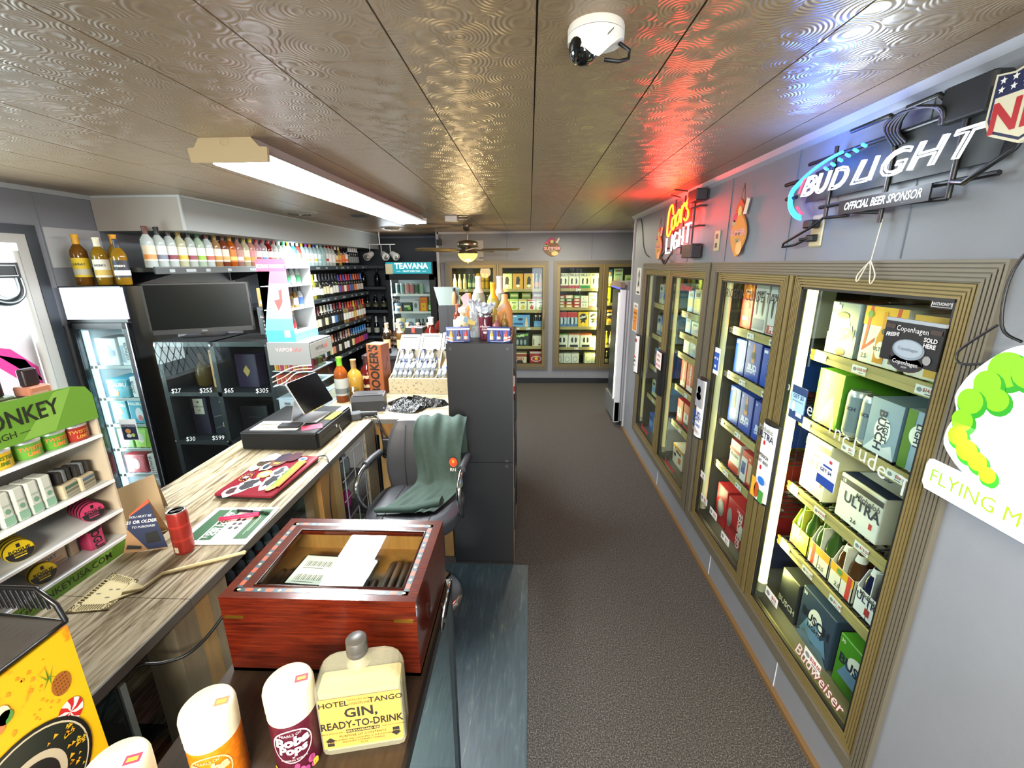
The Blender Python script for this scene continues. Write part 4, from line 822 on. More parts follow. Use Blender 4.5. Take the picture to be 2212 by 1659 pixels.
for k, (y, z, c, t, lab) in enumerate(((2.56, .80, 'c8a81e', 'Corona', 'yellow beer carton with gothic lettering, stacked at the back under third shelf'), (2.56, .6575, 'b8741c', '', 'orange beer carton under the yellow lettered one, second cooler door'), (2.60, .4712, 'c9c0a4', 'Corona', 'cream carton with gothic lettering behind the red cases'))):
    carton('drink_carton', lab, 'carton', (1.72 if k < 2 else 1.74, y, z), -PI/2, .17, .2, .10 if k == 0 else .135, c, [('t',t,0,0,.24,'1a1a22')] if t else [('r',-1,-1,1,-.6,'d4c49a')], 'cartons in the second cooler door')
carton('drink_carton', 'plain brown carton under the cream lettered one at the back', 'carton', (1.74, 2.60, .231), -PI/2, .2, .22, .239, '8a6a42', [], 'cartons in the second cooler door')
GEN = [('e',-.65,0,.28,.5,'8f9094'), ('t','24',.2,.75,.12,'e8c0b8'), ('t','GENESEE',.55,-.1,.3,'e6d8d0',PI/2,.9), ('e',.75,-.1,.3,.35,'d8d2c8'), ('rT',-1,-1,1,1,'b0282a'), ('tT','B',.5,.2,.3,'e0c8c0')]
row(DBn, SH[4], .231, [('red twenty-four-can case, grey can print', 2.585, .15, .36, .27, 'a82024', [('e',.0,-.1,.6,.45,'8f9094'), ('e',0,-.1,.35,.3,'aeb0b2')]), ('red twenty-four-can case, white lettering', 2.385, .22, .36, .26, 'b0242a', GEN), ('dark blue case in the corner', 2.2, .11, .36, .14, '232c54', [('r',-1,.4,1,.7,'a82830')])], NEAR, 'cases in the second cooler door')
# far right-wall cooler, mostly seen at a slant
FARR = lambda c, d, z: ((1.262+d/2, c, z+.0005), -PI/2)
rnd = random.Random(3)
pal = ['9fb0c0', 'c8cbb0', '6f9ac0', 'd2d4cc', '3f62a8', 'b8bf8a', '8a9a9c', 'c4b070']
nmc = {'9fb0c0': 'grey-blue', 'c8cbb0': 'pale cream', '6f9ac0': 'light blue', 'd2d4cc': 'white', '3f62a8': 'strong blue', 'b8bf8a': 'pale green', '8a9a9c': 'grey', 'c4b070': 'straw yellow'}
RED = [('t','Budweiser',0,.1,.36,'e0d4d0',PI/2,.8), ('r',-.8,-.95,.8,-.6,'d8d4d0'), ('eT',0,0,.5,.3,'181212')]
LBL = [('rL',-.7,-.8,.7,.3,'c9c9c9'), ('r',-.7,-.8,.5,.3,'b9b9b9'), ('t','B',-.1,.0,.4,'202020'), ('r',-.7,-.8,.5,-.5,'333333')]
for dn, y0, y1 in (('third right cooler door', 2.93, 3.56), ('farthest right-wall cooler door', 3.72, 4.34)):
    for si, (z, hmax) in enumerate(((1.53, .2), (1.23, .2) if y0 > 3.6 else (1.365, .13), (.92, .22), (.607, .2), (.231, .22))):
        its = []; y = y1
        while y > y0 + .1:
            w = rnd.uniform(.11, .16); c = rnd.choice(pal); h = hmax*rnd.uniform(.75, 1); dec = [('r',-.8,-.5,.8,.2,rnd.choice(pal)), ('r',-.5,.4,.5,.7,'33405c')]; nm_ = nmc[c] + ' small carton'
            if y0 < 3.6 and si == 2: c = 'b01c20'; dec = RED; nm_ = 'red lettered beer carton'; h = .22
            if y0 < 3.6 and si == 3: c = 'a81c20'; dec = LBL; nm_ = 'red case with grey label'; h = .20
            if y0 < 3.6 and si == 4: c = 'cfc8b4'; dec = [('r',-1,.7,1,1,'c08a2c'), ('t','Twisted',0,.5,.2,'3a3a3a'), ('r',.2,-.5,.7,.1,'c07a2a'), ('e',-.5,0,.2,.2,'222222')]; nm_ = 'white case with orange edge'; w = .24
            its.append((nm_, y-w/2, w, .24, h, c, dec)); y -= w + .012 + (.25 if y0 < 3.6 and si == 4 else 0)
        row(dn, SH[si], z, its, FARR, 'cartons in the far right-wall cooler')
    if y0 < 3.6:
        its = []; y = y1
        while y > y0+.1:
            w = rnd.uniform(.10, .14); c = rnd.choice(pal); its.append((nmc[c]+' low carton', y-w/2, w, .24, .12, c, [('r',-.8,-.4,.8,.3,rnd.choice(pal))])); y -= w+.012
        row(dn, 'extra shelf at chest height', 1.2, its, FARR, 'cartons in the far right-wall cooler')
# back wall coolers
BW = lambda c, d, z: ((c, 7.09+d/2, z+.0005), 0)
def brow(door, si, z, items): row(door, SH[si], z, items, BW, 'cartons in the back wall coolers')
D1, D2, D3, D4 = 'back cooler door one', 'back cooler door two', 'back cooler door three', 'back cooler door four'
def bb(desc, door, shelf, xs, z, kind, glass, cap, lab, s=1., y=7.14, clear=False, names=('beer_bottle', 'bottle')):
    for i, x in enumerate(xs):
        bottle(names[0], '%s, %s from left, %s, %s' % (desc, ORD[i], shelf, door), names[1], (x, y, z+.0005), kind, glass, cap, lab, None, 0, 'bottles in the back wall coolers', s, clear=clear, n=10)
CAN = ('drink_can', 'can')
bb('white-shouldered small bottle', D1, SH[0], (-1.20, -1.12, -1.04), 1.523, 'beer', 'e0d8b8', 'e8e4d0', 'd8b888')
bb('green-grey small bottle', D1, SH[0], (-.96, -.89), 1.523, 'beer', '4a6a58', '9aa088', 'b8c8a0')
bb('yellow can', D1, SH[0], (-.82, -.75, -.68, -.61), 1.523, 'can', 'd8a81c', None, 'e0b020', y=7.13, names=CAN)
bb('stacked yellow can', D1, 'upper tier of top shelf', (-.82, -.75, -.68), 1.6475, 'can', 'd8a81c', None, 'e0b020', y=7.13, names=CAN)
bb('dark green bottle', D1, SH[1], [-1.2+.075*k for k in range(9)], 1.19, 'beer', '2c3414', 'b8b490', '8a8650')
bb('dark brown bottle', D1, SH[2], [-1.2+.08*k for k in range(8)], .91, 'beer', '30200f', 'a89870', 'b0a060')
def quad(c, t='', ink='3a3a30', bg='d4d6b0'): return [('r',-.95,-.95,.95,.95,bg), ('r',-.95,.7,.95,.95,c), ('t',t,0,.4,.3,ink) if t else ('r',-.5,.3,.5,.5,ink), ('p',[(-.5,-.7),(.3,-.9),(.6,-.3),(0,.1)],c)]
def mk(names, x0, w, gap, h, d=.18):
    out = []
    for k, (desc, base, dec) in enumerate(names): out.append((desc, x0+w/2+(w+gap)*k, w, d, h, base, dec))
    return out
fig = lambda a, b: [('r',-.85,-.9,.85,.9,a), ('p',[(-.4,-.8),(.4,-.8),(.3,-.2),(.4,.2),(.2,.6),(-.2,.6),(-.35,.2)],'2c2420'), ('e',.0,-.6,.4,.2,b)]
brow(D2, 0, 1.523, mk([('pale green drink box','c8d890',fig('c4d68c','d8e0c0')), ('amber drink box with dark figure','c8921c',fig('cc961e','e8dcc0')), ('pink and yellow drink box','c89aa0',fig('c8a02a','e0d8c8'))], -.44, .165, .010, .24))
bb('pale clear-shouldered bottle', D2, SH[0], (.178, .242), 1.523, 'beer', 'c8b89a', 'b8a890', 'd8a878')
bb('orange-labelled bottle', D2, SH[0], (.113,), 1.523, 'beer', '7a8a88', 'c8c8c0', 'd08850')
brow(D2, 1, 1.19, mk([('white box with green pears','d8dcc8',quad('8ab030')), ('white box with lime print','d4dcb4',quad('9ac030','','5a7a20')), ('cream box with yellow fruit','d0ccb4',quad('c8a83a')), ('cream box with red fruit','d0cab4',quad('b04038')), ('cream box with mixed fruit','ccccb0',quad('8a9a3a'))], -.46, .135, .008, .165))
for k, (c, x, n) in enumerate((('4f8a14', -.25, 'bright green'), ('8a9a1c', -.05, 'olive yellow'), ('9a3a24', .13, 'brick red'))):
    carton('drink_carton', n + ' box standing behind the fruit print boxes, back cooler door two', 'carton', (x, 7.40, 1.1905), 0, .15, .18, .262, c, [('r',-.8,.5,.8,.8,'c8c8a0')], 'cartons in the back wall coolers')
BLU = [('e',-.1,.3,.3,.2,'16233a'), ('p',[(.4,-.9),(.8,-.9),(.7,0),(.65,.6),(.55,.6),(.5,0)],'d8b48a'), ('r',-.9,-.6,.2,-.3,'1c4a80'), ('r',-.9,.7,-.5,.85,'d0d8e0')]
brow(D2, 2, .91, [('blue carton with bottle print at edge', -.38, .14, .2, .2, '4f86b8', [('e',.3,-.2,.25,.5,'c8d0b8')]), ('wide blue carton with bottle print', -.13, .28, .2, .2, '5a90c0', BLU)])
sixpack('blue six-pack of silver-necked bottles on the back wall cooler third shelf', (.14, 7.20, .9105), 0, '4f86b4', [('r',-.8,-.5,.8,.3,'7aa8cc'), ('t','SUMMER',0,0,.18,'24507c')], '1e1a16', 'c8c0a8', 'c8b890', 'six-packs in the back wall cooler')
brow(D2, 3, .597, [('dark blue carton, white lettering', -.36, .15, .2, .2, '27384a', [('t','IPA',0,.5,.4,'c8d0d4'), ('e',0,-.4,.25,.45,'8aa0a8')]), ('dark carton with green banner', -.13, .25, .2, .22, '24302c', [('p',[(-.9,.3),(.9,.6),(.9,.9),(-.9,.6)],'6aa02c'), ('t','LITE',0,.55,.2,'dfe6d0',.1), ('e',-.5,-.4,.16,.4,'8a9a9c'), ('e',0,-.4,.16,.4,'8a9a9c'), ('e',.5,-.4,.16,.4,'8a9a9c')]), ('cream carton with red corner', .13, .15, .2, .17, 'ccc6b0', [('e',.5,-.7,.25,.2,'a04030'), ('r',-.8,-.8,-.6,.4,'2a2a2a')])])
brow(D2, 4, .285, [('white carton with orange lettering', -.16, .24, .22, .19, 'c9bca0', [('r',-1,.4,1,.9,'8a3a1c'), ('t','IRISH',0,.0,.26,'a8481c'), ('p',[(-.5,-.9),(.6,-.9),(.4,-.2),(-.3,-.2)],'3a2a20')]), ('red carton with white oval', .12, .22, .22, .22, '9a2622', [('e',0,-.1,.8,.45,'d4ccc0'), ('e',0,-.1,.66,.36,'a02a26'), ('e',0,-.05,.25,.3,'d0b030'), ('r',-1,.7,1,1,'b8aca0')])])
TR = lambda c: [('t','TRULY',0,.72,.3,'2a2a24'), ('e',-.4,-.05,.2,.4,'2c3030'), ('e',.4,-.05,.2,.4,'2c3030'), ('e',0,-.1,.3,.4,'e0dcc0'), ('r',-1,-1,1,-.6,c)]
brow(D3, 0, 1.527, mk([('white hard seltzer box, maroon foot','d8d4b8',TR('7a2028')), ('white hard seltzer box, red foot','d8d2b8',TR('a02838')), ('white hard seltzer box, green foot','d8d8b4',TR('2a7a3c')), ('bright cream hard seltzer box','e6e0b0',TR('d8d0a0'))], .455, .165, .006, .235))
cubes = []
for k, (a, b, c_, d_) in enumerate((('8a2a30','5a8a3a','a83a2c','8a8a3a'), ('d0a890','3a5a3c','8a3030','b07a2a'), ('4a7a4c','a84a3c','a03a2c','a83028'))):
    for t, cc in enumerate((d_, c_, b, a)):
        nm_ = {'8a2a30':'maroon','5a8a3a':'green','a83a2c':'red','8a8a3a':'olive','d0a890':'peach','3a5a3c':'dark green','8a3030':'dark red','b07a2a':'ochre','4a7a4c':'sage green','a84a3c':'coral','a03a2c':'brick','a83028':'scarlet'}[cc]
        carton('drink_carton', '%s flat box, %s stack, %s level, back cooler door three' % (nm_, ORD[k], ('bottom', 'second', 'third', 'top')[t]), 'carton', (.515+.125*k, 7.18, 1.2255+.0485*t), 0, .115, .17, .048, cc, [('r',-.6,-.5,.6,.4,'d8d0b8')], 'small boxes stacked in the back cooler')
brow(D3, 1, 1.225, [('white box with round badge', .885, .115, .18, .185, 'd4d6c4', [('e',0,.55,.5,.3,'8a9a90'), ('e',0,.55,.36,.2,'d8dcd0'), ('e',-.4,-.6,.2,.2,'a0a8a0'), ('e',.3,-.6,.2,.2,'a0a8a0'), ('r',-.8,-.2,.8,.1,'9aa49a')]), ('tall white box with pink foot', 1.015, .125, .18, .235, 'd8d8c4', [('r',-.8,.5,.8,.7,'8a9a7a'), ('e',0,.05,.4,.12,'c8b83a'), ('r',-1,-1,1,-.75,'c86a78'), ('r',-.8,-.4,.8,-.2,'9aa08a')])])
MK_ = lambda c: [('e',0,.3,.75,.5,'1c1a18'), ('t',"mike's",0,.35,.34,'d8d4c8',.25), ('p',[(-.5,-.2),(.5,-.2),(.35,-.6),(-.35,-.6)],'1c1a18'), ('e',.0,-.6,.35,.25,c)]
SMI = [('r',-1,.3,1,1,'a83030'), ('r',-1,-1,1,-.6,'4a6a98'), ('e',-.4,-.2,.22,.5,'30343a'), ('e',.3,-.2,.22,.5,'30343a'), ('e',0,-.2,.22,.5,'c0d0d8')]
brow(D3, 2, .917, mk([('red and blue bottle-print box, left','9ab0c0',SMI), ('red and blue bottle-print box, right','9ab4c8',SMI), ('yellow box with black script badge','c8a41c',MK_('d8b83a')), ('white box with black script badge','d0d4cc',MK_('6a8ab8'))], .445, .165, .008, .235))
WC = lambda c: [('e',0,.25,.7,.55,'c8cabc'), ('e',-.3,.1,.2,.4,'26282a'), ('e',.3,.1,.2,.4,'26282a'), ('e',0,.1,.16,.4,'d8d8d0'), ('r',-.7,-.95,.7,-.6,'26282a'), ('r',-1,.85,1,1,c), ('rT',-1,-1,1,1,c)]
brow(D3, 3, .58, mk([('white seltzer box, green lid','d8d8c4',WC('7a9a5a')), ('white seltzer box, peach lid','d8d8c8',WC('c08a6a')), ('white seltzer box, orange lid','d8d6c4',WC('b8603a'))], .45, .185, .008, .215) + [('small cream seltzer box', 1.09, .13, .18, .17, 'dcdcb0', [('e',0,.1,.5,.5,'c0c09a')])])
brow(D3, 4, .285, mk([('small white box, grey oval','c8cabb',[('e',0,0,.6,.5,'9aa09a'), ('e',0,0,.45,.36,'d0d2c8')])]*3, .44, .125, .006, .185) + mk([('small cream box, grey oval','d0d2a8',[('e',0,0,.6,.5,'a8ac90'), ('e',0,0,.45,.36,'d8dab8')])]*2, .92, .12, .006, .185))
brow(D4, 0, 1.6, [('blue and cream tall box', 1.255, .10, .16, .215, 'd0d0b0', [('r',-1,0,1,1,'4a7ab0'), ('e',0,.45,.5,.25,'d8a030')]), ('pale green tall box', 1.40, .14, .16, .23, 'b4c49a', [('r',-.7,.6,.7,.75,'7a5a4a'), ('r',-.7,.1,.7,.25,'6a8a5a'), ('e',0,-.6,.5,.2,'c0a090')]), ('low green box', 1.58, .14, .16, .13, 'a8b46a', [('r',-.7,-.2,.7,.2,'6a7a3a')])])
brow(D4, 1, 1.3, [('bright yellow tall box', 1.25, .09, .16, .24, 'd8d41c', [('e',0,-.6,.4,.2,'3a3a20')]), ('white slim box', 1.45, .08, .16, .22, 'd4d4cc', [('r',-.6,-.2,.6,.2,'a8b0a8')])])
brow(D4, 2, .99, [('orange box with black script badge', 1.29, .17, .16, .19, 'd0822c', MK_('d89a3a')), ('second orange script box', 1.47, .15, .16, .19, 'c87a2c', MK_('d89a3a'))])
bb('yellow-labelled bottle', D4, SH[3], (1.21, 1.27), .62, 'beer', '8a7a1c', 'd8d0a0', 'd8b820', .95)
bb('white-labelled red-necked bottle', D4, SH[3], (1.34, 1.40, 1.46, 1.52), .62, 'beer', '9a8a80', 'b03028', 'd8d0c0', .95)
bb('dark bottle with pale label', D4, 'cooler floor', (1.22, 1.29, 1.36, 1.43, 1.50), .285, 'beer', '1c1614', 'b8b0a0', 'a8a088', .95)
# ------------------------------------------------------------------ left wall: spirit and wine shelves
SHM = M('23282c', .45); RAIL = M('343b40', .4)
def wall_shelf(label, z, y0, y1, x0=-3.11, x1=-2.615):
    r = thing('wall_shelf', label, 'shelf', (0, 0, 0), 0, 'black metal wall shelves')
    G().m(SHM).box(x0, x1-.012, y0, y1, z-.03, z).build('board', r)
    G().m(RAIL).box(x1-.012, x1, y0, y1, z-.045, z+.006).m(M('59646a', .3)).box(x1-.003, x1+.002, y0, y1, z+.0, z+.006).build('price_rail', r)
    y = y0+.12; k = 0
    while y < y1:
        g = G().m(M('8f9698', .5)).box(x1+.0005, x1+.002, y, y+.05+.05*(k % 3 == 1), z-.034, z-.012); g.build('price_tag', r); y += .16+.05*(k % 4); k += 1
    for y in [y0+.3+1.2*k for k in range(int((y1-y0)/1.2)+1)]:
        if y < y1: G().m(SHM).prism([(x0, z-.03), (x1-.06, z-.03), (x0, z-.14)], y, y+.006, Matrix(((1,0,0,0),(0,0,1,0),(0,1,0,0),(0,0,0,1)))).build('bracket', r)
    return r
for nm, z, y0 in (('topmost', 1.895, 3.04), ('second', 1.495, 4.4), ('third', 1.10, 4.4), ('fourth', .695, 4.4)):
    wall_shelf('%s long black metal shelf of bottles along the left wall' % nm, z, y0, 7.18)
T_XZ = Matrix(((1,0,0,0),(0,0,1,0),(0,1,0,0),(0,0,0,1)))
for nm, z in (('top', 1.895), ('second', 1.56), ('third', 1.18), ('lowest', .75)):
    r = thing('corner_shelf', '%s short black shelf in the dark back corner beside the teal-topped fridge' % nm, 'shelf', (0, 0, 0), 0, 'black corner shelves')
    G().m(SHM).box(-3.1, -2.35, 7.2, 7.59, z-.03, z).build('board', r); G().m(RAIL).box(-3.1, -2.35, 7.188, 7.2, z-.04, z+.005).build('price_rail', r)
SPG = 'bottles on the top wall shelf'
def sp(i, y, glass, cap, lab, desc, kind='spirit', s=1.0, band=None, txt=None, clear=True):
    bottle('spirit_bottle', '%s, %s from left, topmost left wall shelf' % (desc, ORD[i]), 'bottle', (-2.676, y, 1.8955), kind, glass, cap, lab, txt, PI/2, SPG, s, clear=clear, band=band)
CL = 'd9e2df'
top = [(CL,'5a2f22','d8c8b0','clear vodka bottle, brown cap, peach band','d08a4a'), (CL,'1a1c20','d9dcdc','clear vodka bottle, black cap, berry dots','6f7686'), (CL,'2c1a18','dcdad4','clear vodka bottle, dark brown cap','7a3040'),
 ('dcdcb8','8a7420','dad8c0','pale vodka bottle, old gold cap','c8a838'), ('d0d8d0','22301e','d8dad4','clear vodka bottle, green-black cap','8a3a4a'), ('c8dcc4','2f5a34','dadcd2','pale green vodka bottle, green cap','8ab03c'),
 (CL,'5a2018','dcd8d2','clear vodka bottle, brick cap','b05a4a'), ('b89060','8c6c1c','d9cfc0','honey-tinted bottle, gold cap','b88a3a'), ('8a4a30','54301c','d8cdbb','copper-tinted bottle, brown cap','c49a5a'),
 ('c8641e','a87e1a','c8742a','orange-bodied bottle, gold cap','e0c068'), ('b88a80','6a4a3a','b4867a','pink bottle with slanted stripes','d8cfc8'), ('d2cba8','8a7a24','d8d4b8','pale bottle, olive gold cap','c4a03a'),
 ('d89a8a','d8c01c','d8888a','pink fruit bottle, yellow cap','e09a3a'), ('c89aa0','a8243c','d8d0cc','clear bottle, crimson cap','a03040'), ('c8b8b8','8c1c24','cfd4d4','clear bottle, dark red cap','4a8ab8'),
 ('96201c','98201e','d4cbc6','solid red bottle, red cap','b8302c'), ('d4d0ca','a82a22','dcd8d0','clear bottle, scarlet cap','8a9a5a'), ('cfdcd2','dfe6e0','dbe0d8','clear bottle, white cap, leaf print','4a8a5a'),
 ('c6dcca','2a8a5a','d8e0d6','clear bottle, emerald cap','b84a40'), ('ccdcd4','d8c23a','dde0d2','clear bottle, lemon cap','3a8a58'), ('3f8fc8','d8e4ea','4a98d0','sky blue dotted bottle, white cap','a8d0e8'), ('c05a50','d8b8b0','c8665a','salmon red bottle, pale cap','d89a90'),
 ('c8e2e4','e0b020','d9e6e6','icy bottle, amber cap','a8c0c0'), ('cfe4e8','8a2aa0','dde8ea','icy bottle, purple cap','d0c04a'), ('cfe4e8','d87a20','dde8ea','icy bottle, orange cap','c8d8d8'), ('cfe4e8','2a3c98','dde8ea','icy bottle, blue cap','d8b84a'), ('cfe8ea','bfe0e0','d6e8e8','icy bottle, frosted cap','9ac8c8')]
for i, (gl, cp, lb, ds, bd) in enumerate(top): sp(i, 3.088+.0975*i, gl, cp, lb, ds, band=bd)
i = len(top)
for gl, cp, lb, ds, kd, s, bd in (('bfe0e0','bfe0e0',None,'large frosted blue bottle','jug',.95,None), (CL,'a82a30','dcdedc','clear bottle, red cap, red foot band','spirit',1.05,'b83c34'), (CL,'98262c','dcdedc','clear bottle, dark red cap, white label','spirit',1.05,None), (CL,'b03036','dfe0dc','clear bottle, wide red cap','spirit',1.0,None),
   ('2a2418','d9d6cc','d8c890','dark bottle with cream figure label','spirit',.95,'b8742a'), ('c8a45a','d8c48a','d8a050','amber bottle with orange label','spirit',.95,'d8682a'), ('16171a','1c1d20','d8742c','black bottle with orange label','spirit',1.05,'d85a1c'), ('14151a','202124','d8d4cc','black bottle, orange and white label','spirit',1.08,'d8601e')):
    sp(i, 5.72+.105*(i-len(top)), gl, cp, lb, ds, kd, s, bd, clear=gl not in ('16171a', '14151a', '2a2418')); i += 1
for k in range(5): sp(i, 6.60+.075*k, '15171a', 'd2d4d2', '6f7676', 'slim black bottle, white cap', 'wine', .92, clear=False); i += 1
WP = [('1a1d14','2a2d38','c8c9c0'), ('16180f','15161a','cfd0c4'), ('b8ae5a','c8b84a','d4d4c0'), ('24280f','22252a','c9cabc'), ('b0a850','c2b23c','d8d8cc'), ('3c4420','d4d6cc','d4d8d2'), ('1c1f16','1b1d24','cfd4cc'), ('121416','20242a','c0b890'), ('141518','26282e','c6bf98'), ('17191c','1f2026','d2cfbc')]
WS = [('141216','3a3a88','5a4a98','purple'), ('161214','a82a3c','8a3a50','crimson'), ('141216','4a4a9a','d8cdb8','violet'), ('161214','c03a5a','a8283c','rose'), ('141216','a83038','4a5a8c','ruby'), ('161618','2f5a9a','3a5a80','blue'), ('161618','d8642a','d86a28','orange'), ('161414','b04a2c','b8aca0','rust'), ('161414','a83040','b0a8a0','red'), ('141618','4a80b8','c2bdb2','pale blue')]
WN2 = {'c8c9c0':'pale oval', 'cfd0c4':'square pale', 'd4d4c0':'cream', 'c9cabc':'bone', 'd8d8cc':'white', 'd4d8d2':'tall white', 'cfd4cc':'wide white', 'c0b890':'straw', 'c6bf98':'sand', 'd2cfbc':'ivory'}
def wine(i, y, z, shelf, gl, cp, lb, desc, kind='wine', s=1., band=None):
    bottle('wine_bottle', ' '.join(('%s, %s from left, %s left wall shelf' % (desc, ORD[i], shelf)).split()[:16]), 'bottle', (-2.678, y, z+.0005), kind, gl, cp, lb, None, PI/2, 'wine bottles on the left wall shelves', s, clear=gl in ('b8ae5a', 'b0a850', '3c4420', 'a8945c', '8a3a3a'), band=band, n=10)
for i in range(22):
    y = 5.02+.093*i
    if i < 12: a = WP[i % 10]; wine(i, y, 1.495, 'second', a[0], a[1], a[2], 'wine bottle, %s label' % WN2[a[2]], 'burg' if i % 3 == 0 else 'wine')
    else: a = WS[(i-12) % 10]; wine(i, y, 1.495, 'second', a[0], a[1], a[2], 'dark wine bottle, %s neck foil' % a[3], 'wine', .93)
W3 = [('17120f','1f1a1c','1c1a1c','black'), ('161214','a8283a','1e1c20','red-capped'), ('1a1416','202024','2a2022','plain dark'), ('1c1214','5a1c2a','c0b89a','maroon-capped'), ('18130f','4a1c24','c6bea0','wine-red-capped'), ('17160f','b8b49c','2a2a22','cream-capped'), ('15140f','aca890','beb894','bone-capped'), ('14161a','8a9496','1e2226','grey-capped'), ('15171b','9aa2a2','c9d2d6','silver-capped'), ('15181c','6f2a30','3a6a9a','blue-labelled')]
for i in range(21):
    y = 5.05+.096*i
    if i < 12: a = W3[i % 10]; wine(i, y, 1.10, 'third', a[0], a[1], a[2], '%s wine bottle' % a[3])
    else:
        a = [('a8945c','4a5a50','d4d6d0','white-labelled pale'), ('a8945c','8a2a34','d0d4d0','tall white-labelled'), ('8a3a3a','c85a24','d6d6d2','orange-capped rose'), ('8a3a3a','a83a44','cfcac2','pink-capped rose'), ('a8945c','c8a02c','c8a824','yellow-labelled'), ('8a3a3a','a8283c','d0ccc8','crimson-capped rose')][(i-12) % 6]
        wine(i, y, 1.10, 'third', a[0], a[1], a[2], '%s wine bottle' % a[3], 'wine', .95)
W4 = [('15110f','2a1c1c','1c1818','black'), ('17120f','241a1c','b8b49a','black, pale-labelled'), ('15130f','8a8078','1a1818','grey-capped'), ('181210','6a3a30','c4c2b6','rust-capped'), ('16140f','8c8284','c9ccc8','white-labelled'), ('1a1510','b07a5a','1e1c18','tan-capped'), ('181a10','2c3a5a','c8c08a','cream-labelled'), ('171310','a86a4a','b0705a','copper-labelled')]
for i in range(21):
    y = 5.10+.093*i
    if i < 15: a = W4[i % 8]; wine(i, y, .695, 'fourth', a[0], a[1], a[2], '%s wine bottle' % a[3])
    else: a = [('181216','3f7ab0','a82a3a','red'), ('181216','3f7ab0','b04a3a','coral'), ('181216','4a86bc','7a2a7a','purple')][(i-15)//2 % 3]; wine(i, y, .695, 'fourth', a[0], a[1], a[2], 'blue-capped bottle with %s label' % a[2+1], 'wine', .95)
for shelf, z, xs, kd, lb, cp in (('second', 1.56, (-2.75, -2.52), 'jug', None, '141518'), ('third', 1.18, (-2.86, -2.72, -2.58, -2.44), 'jug', '5a5a3a', '15161a'), ('lowest', .75, (-2.75, -2.60, -2.45), 'burg', 'b0aea0', 'c0bdb0')):
    for k, x in enumerate(xs):
        bottle('wine_bottle', '%s black bottle, %s from left, %s corner shelf' % ('big-shouldered' if kd == 'jug' else 'white-topped', ORD[k], shelf), 'bottle', (x, 7.30, z+.0005), kd, '0f1114', cp, lb, None, 0, 'bottles in the back corner', .87 if kd == 'jug' else 1.05, clear=False)
# ------------------------------------------------------------------ slim lit fridge at the window
f = thing('slim_fridge', 'slim black glass-door fridge with a blank glowing header by the window', 'fridge', (-2.88, 2.795, 0), math.radians(2))
KB = M('0f1114', .35)
G().m(KB).box(-.205, .205, .02, .40, .04, .07).box(-.205, -.185, .02, .40, .05, 1.775).box(.185, .205, .02, .40, .05, 1.775).box(-.2, .2, .38, .40, .05, 1.775).box(-.2, .2, .02, .40, 1.54, 1.775).build('cabinet', f)
G().m(M('c9d6da', .5)).box(-.184, .184, .36, .378, .07, 1.54).box(-.185, -.18, .05, .37, .07, 1.54).box(.18, .185, .05, .37, .07, 1.54).build('liner', f)
G().m(M('f0f2ff', .4, kind='holes')).box(-.2, .2, .0, .022, 1.565, 1.772).m(KB).box(-.205, .205, -.002, .03, 1.772, 1.78).box(-.205, .205, -.002, .03, 1.545, 1.565).build('light_header', f)
dr = G().m(KB).box(-.2, -.165, -.012, .02, .06, 1.54).box(.165, .2, -.012, .02, .06, 1.54).box(-.2, .2, -.012, .02, 1.50, 1.54).box(-.2, .2, -.012, .02, .06, .12).m(CHROME).box(-.205, -.198, -.016, .0, .06, 1.54).box(.195, .202, -.016, .0, .06, 1.54).build('door', f)
G().m(PANE).box(-.165, .165, -.004, 0, .12, 1.50).build('glass_pane', dr)
G().m(M('cfe8ff', .4, es=3.0)).cyl((-.158, .06, .2), (-.158, .06, 1.48), .012, 8).build('light_tube', f)
o = area('fridge_tube', (0,0,0), (.7, .7, 0), .04, 1.2, 5, (.85, .95, 1)); o.parent = f; o.location = (-.13, .05, .85); o.rotation_euler = V((.75, .66, 0)).to_track_quat('-Z', 'Y').to_euler()
FS = (1.235, 1.0, .80, .61, .405, .2)
for z in FS:
    g = G().m(M('b9c6cc', .4))
    for k in range(9): g.box(-.178+.044*k, -.174+.044*k, .06, .35, z-.006, z-.001)
    g.box(-.18, .18, .05, .058, z-.02, z).box(-.18, .18, .35, .356, z-.008, z); g.build('shelf', f)
def fr(x, z, w, d, h, base, dec, desc, nm='drink_carton', ct='carton'):
    carton(nm, desc + ', slim fridge by the window', ct, (-2.88+x, 2.865+d/2, z+.0005), 0, w, d, h, base, dec, 'cartons in the slim fridge')
CW = lambda c: [('t','CUTWATER',.0,0,.3,'2a2e3a',PI/2,.85), ('p',[(-.9,-.8),(-.4,-.8),(-.4,.4),(-.9,.4)],c)]
CWF = lambda c: [('t','CUTWATER',-.72,0,.24,'2a2e3a',PI/2,.7), ('e',.25,0,.3,.6,'c9ced2'), ('e',.25,-.3,.3,.3,c)]
fr(-.06, 1.235, .15, .2, .19, 'c4cdd4', [('e',0,0,.5,.6,'9fb0c0'), ('r',-.7,-.3,.7,.1,'8fa0b4')], 'pale grey can carton, left on top shelf')
fr(.08, 1.235, .09, .2, .20, 'cfd6da', CW('8fa4b8'), 'white carton with upright lettering, top shelf')
fr(-.05, 1.0, .16, .2, .13, '3f8fa0', [('t','MALIBU',0,.4,.24,'d8e4e4'), ('e',-.3,-.5,.3,.4,'c07a4a')], 'teal pouch carton on the second shelf')
fr(.10, 1.0, .10, .2, .15, 'd0d4da', CWF('7a6aa8'), 'white carton with purple can, second shelf')
fr(-.08, .80, .12, .2, .17, '3a8a98', [('t','MALIBU',0,.6,.26,'d8e4e4'), ('e',0,.1,.35,.3,'c8a44a'), ('e',-.2,-.7,.3,.25,'b0c87a')], 'teal pouch carton with sun print, left on third shelf')
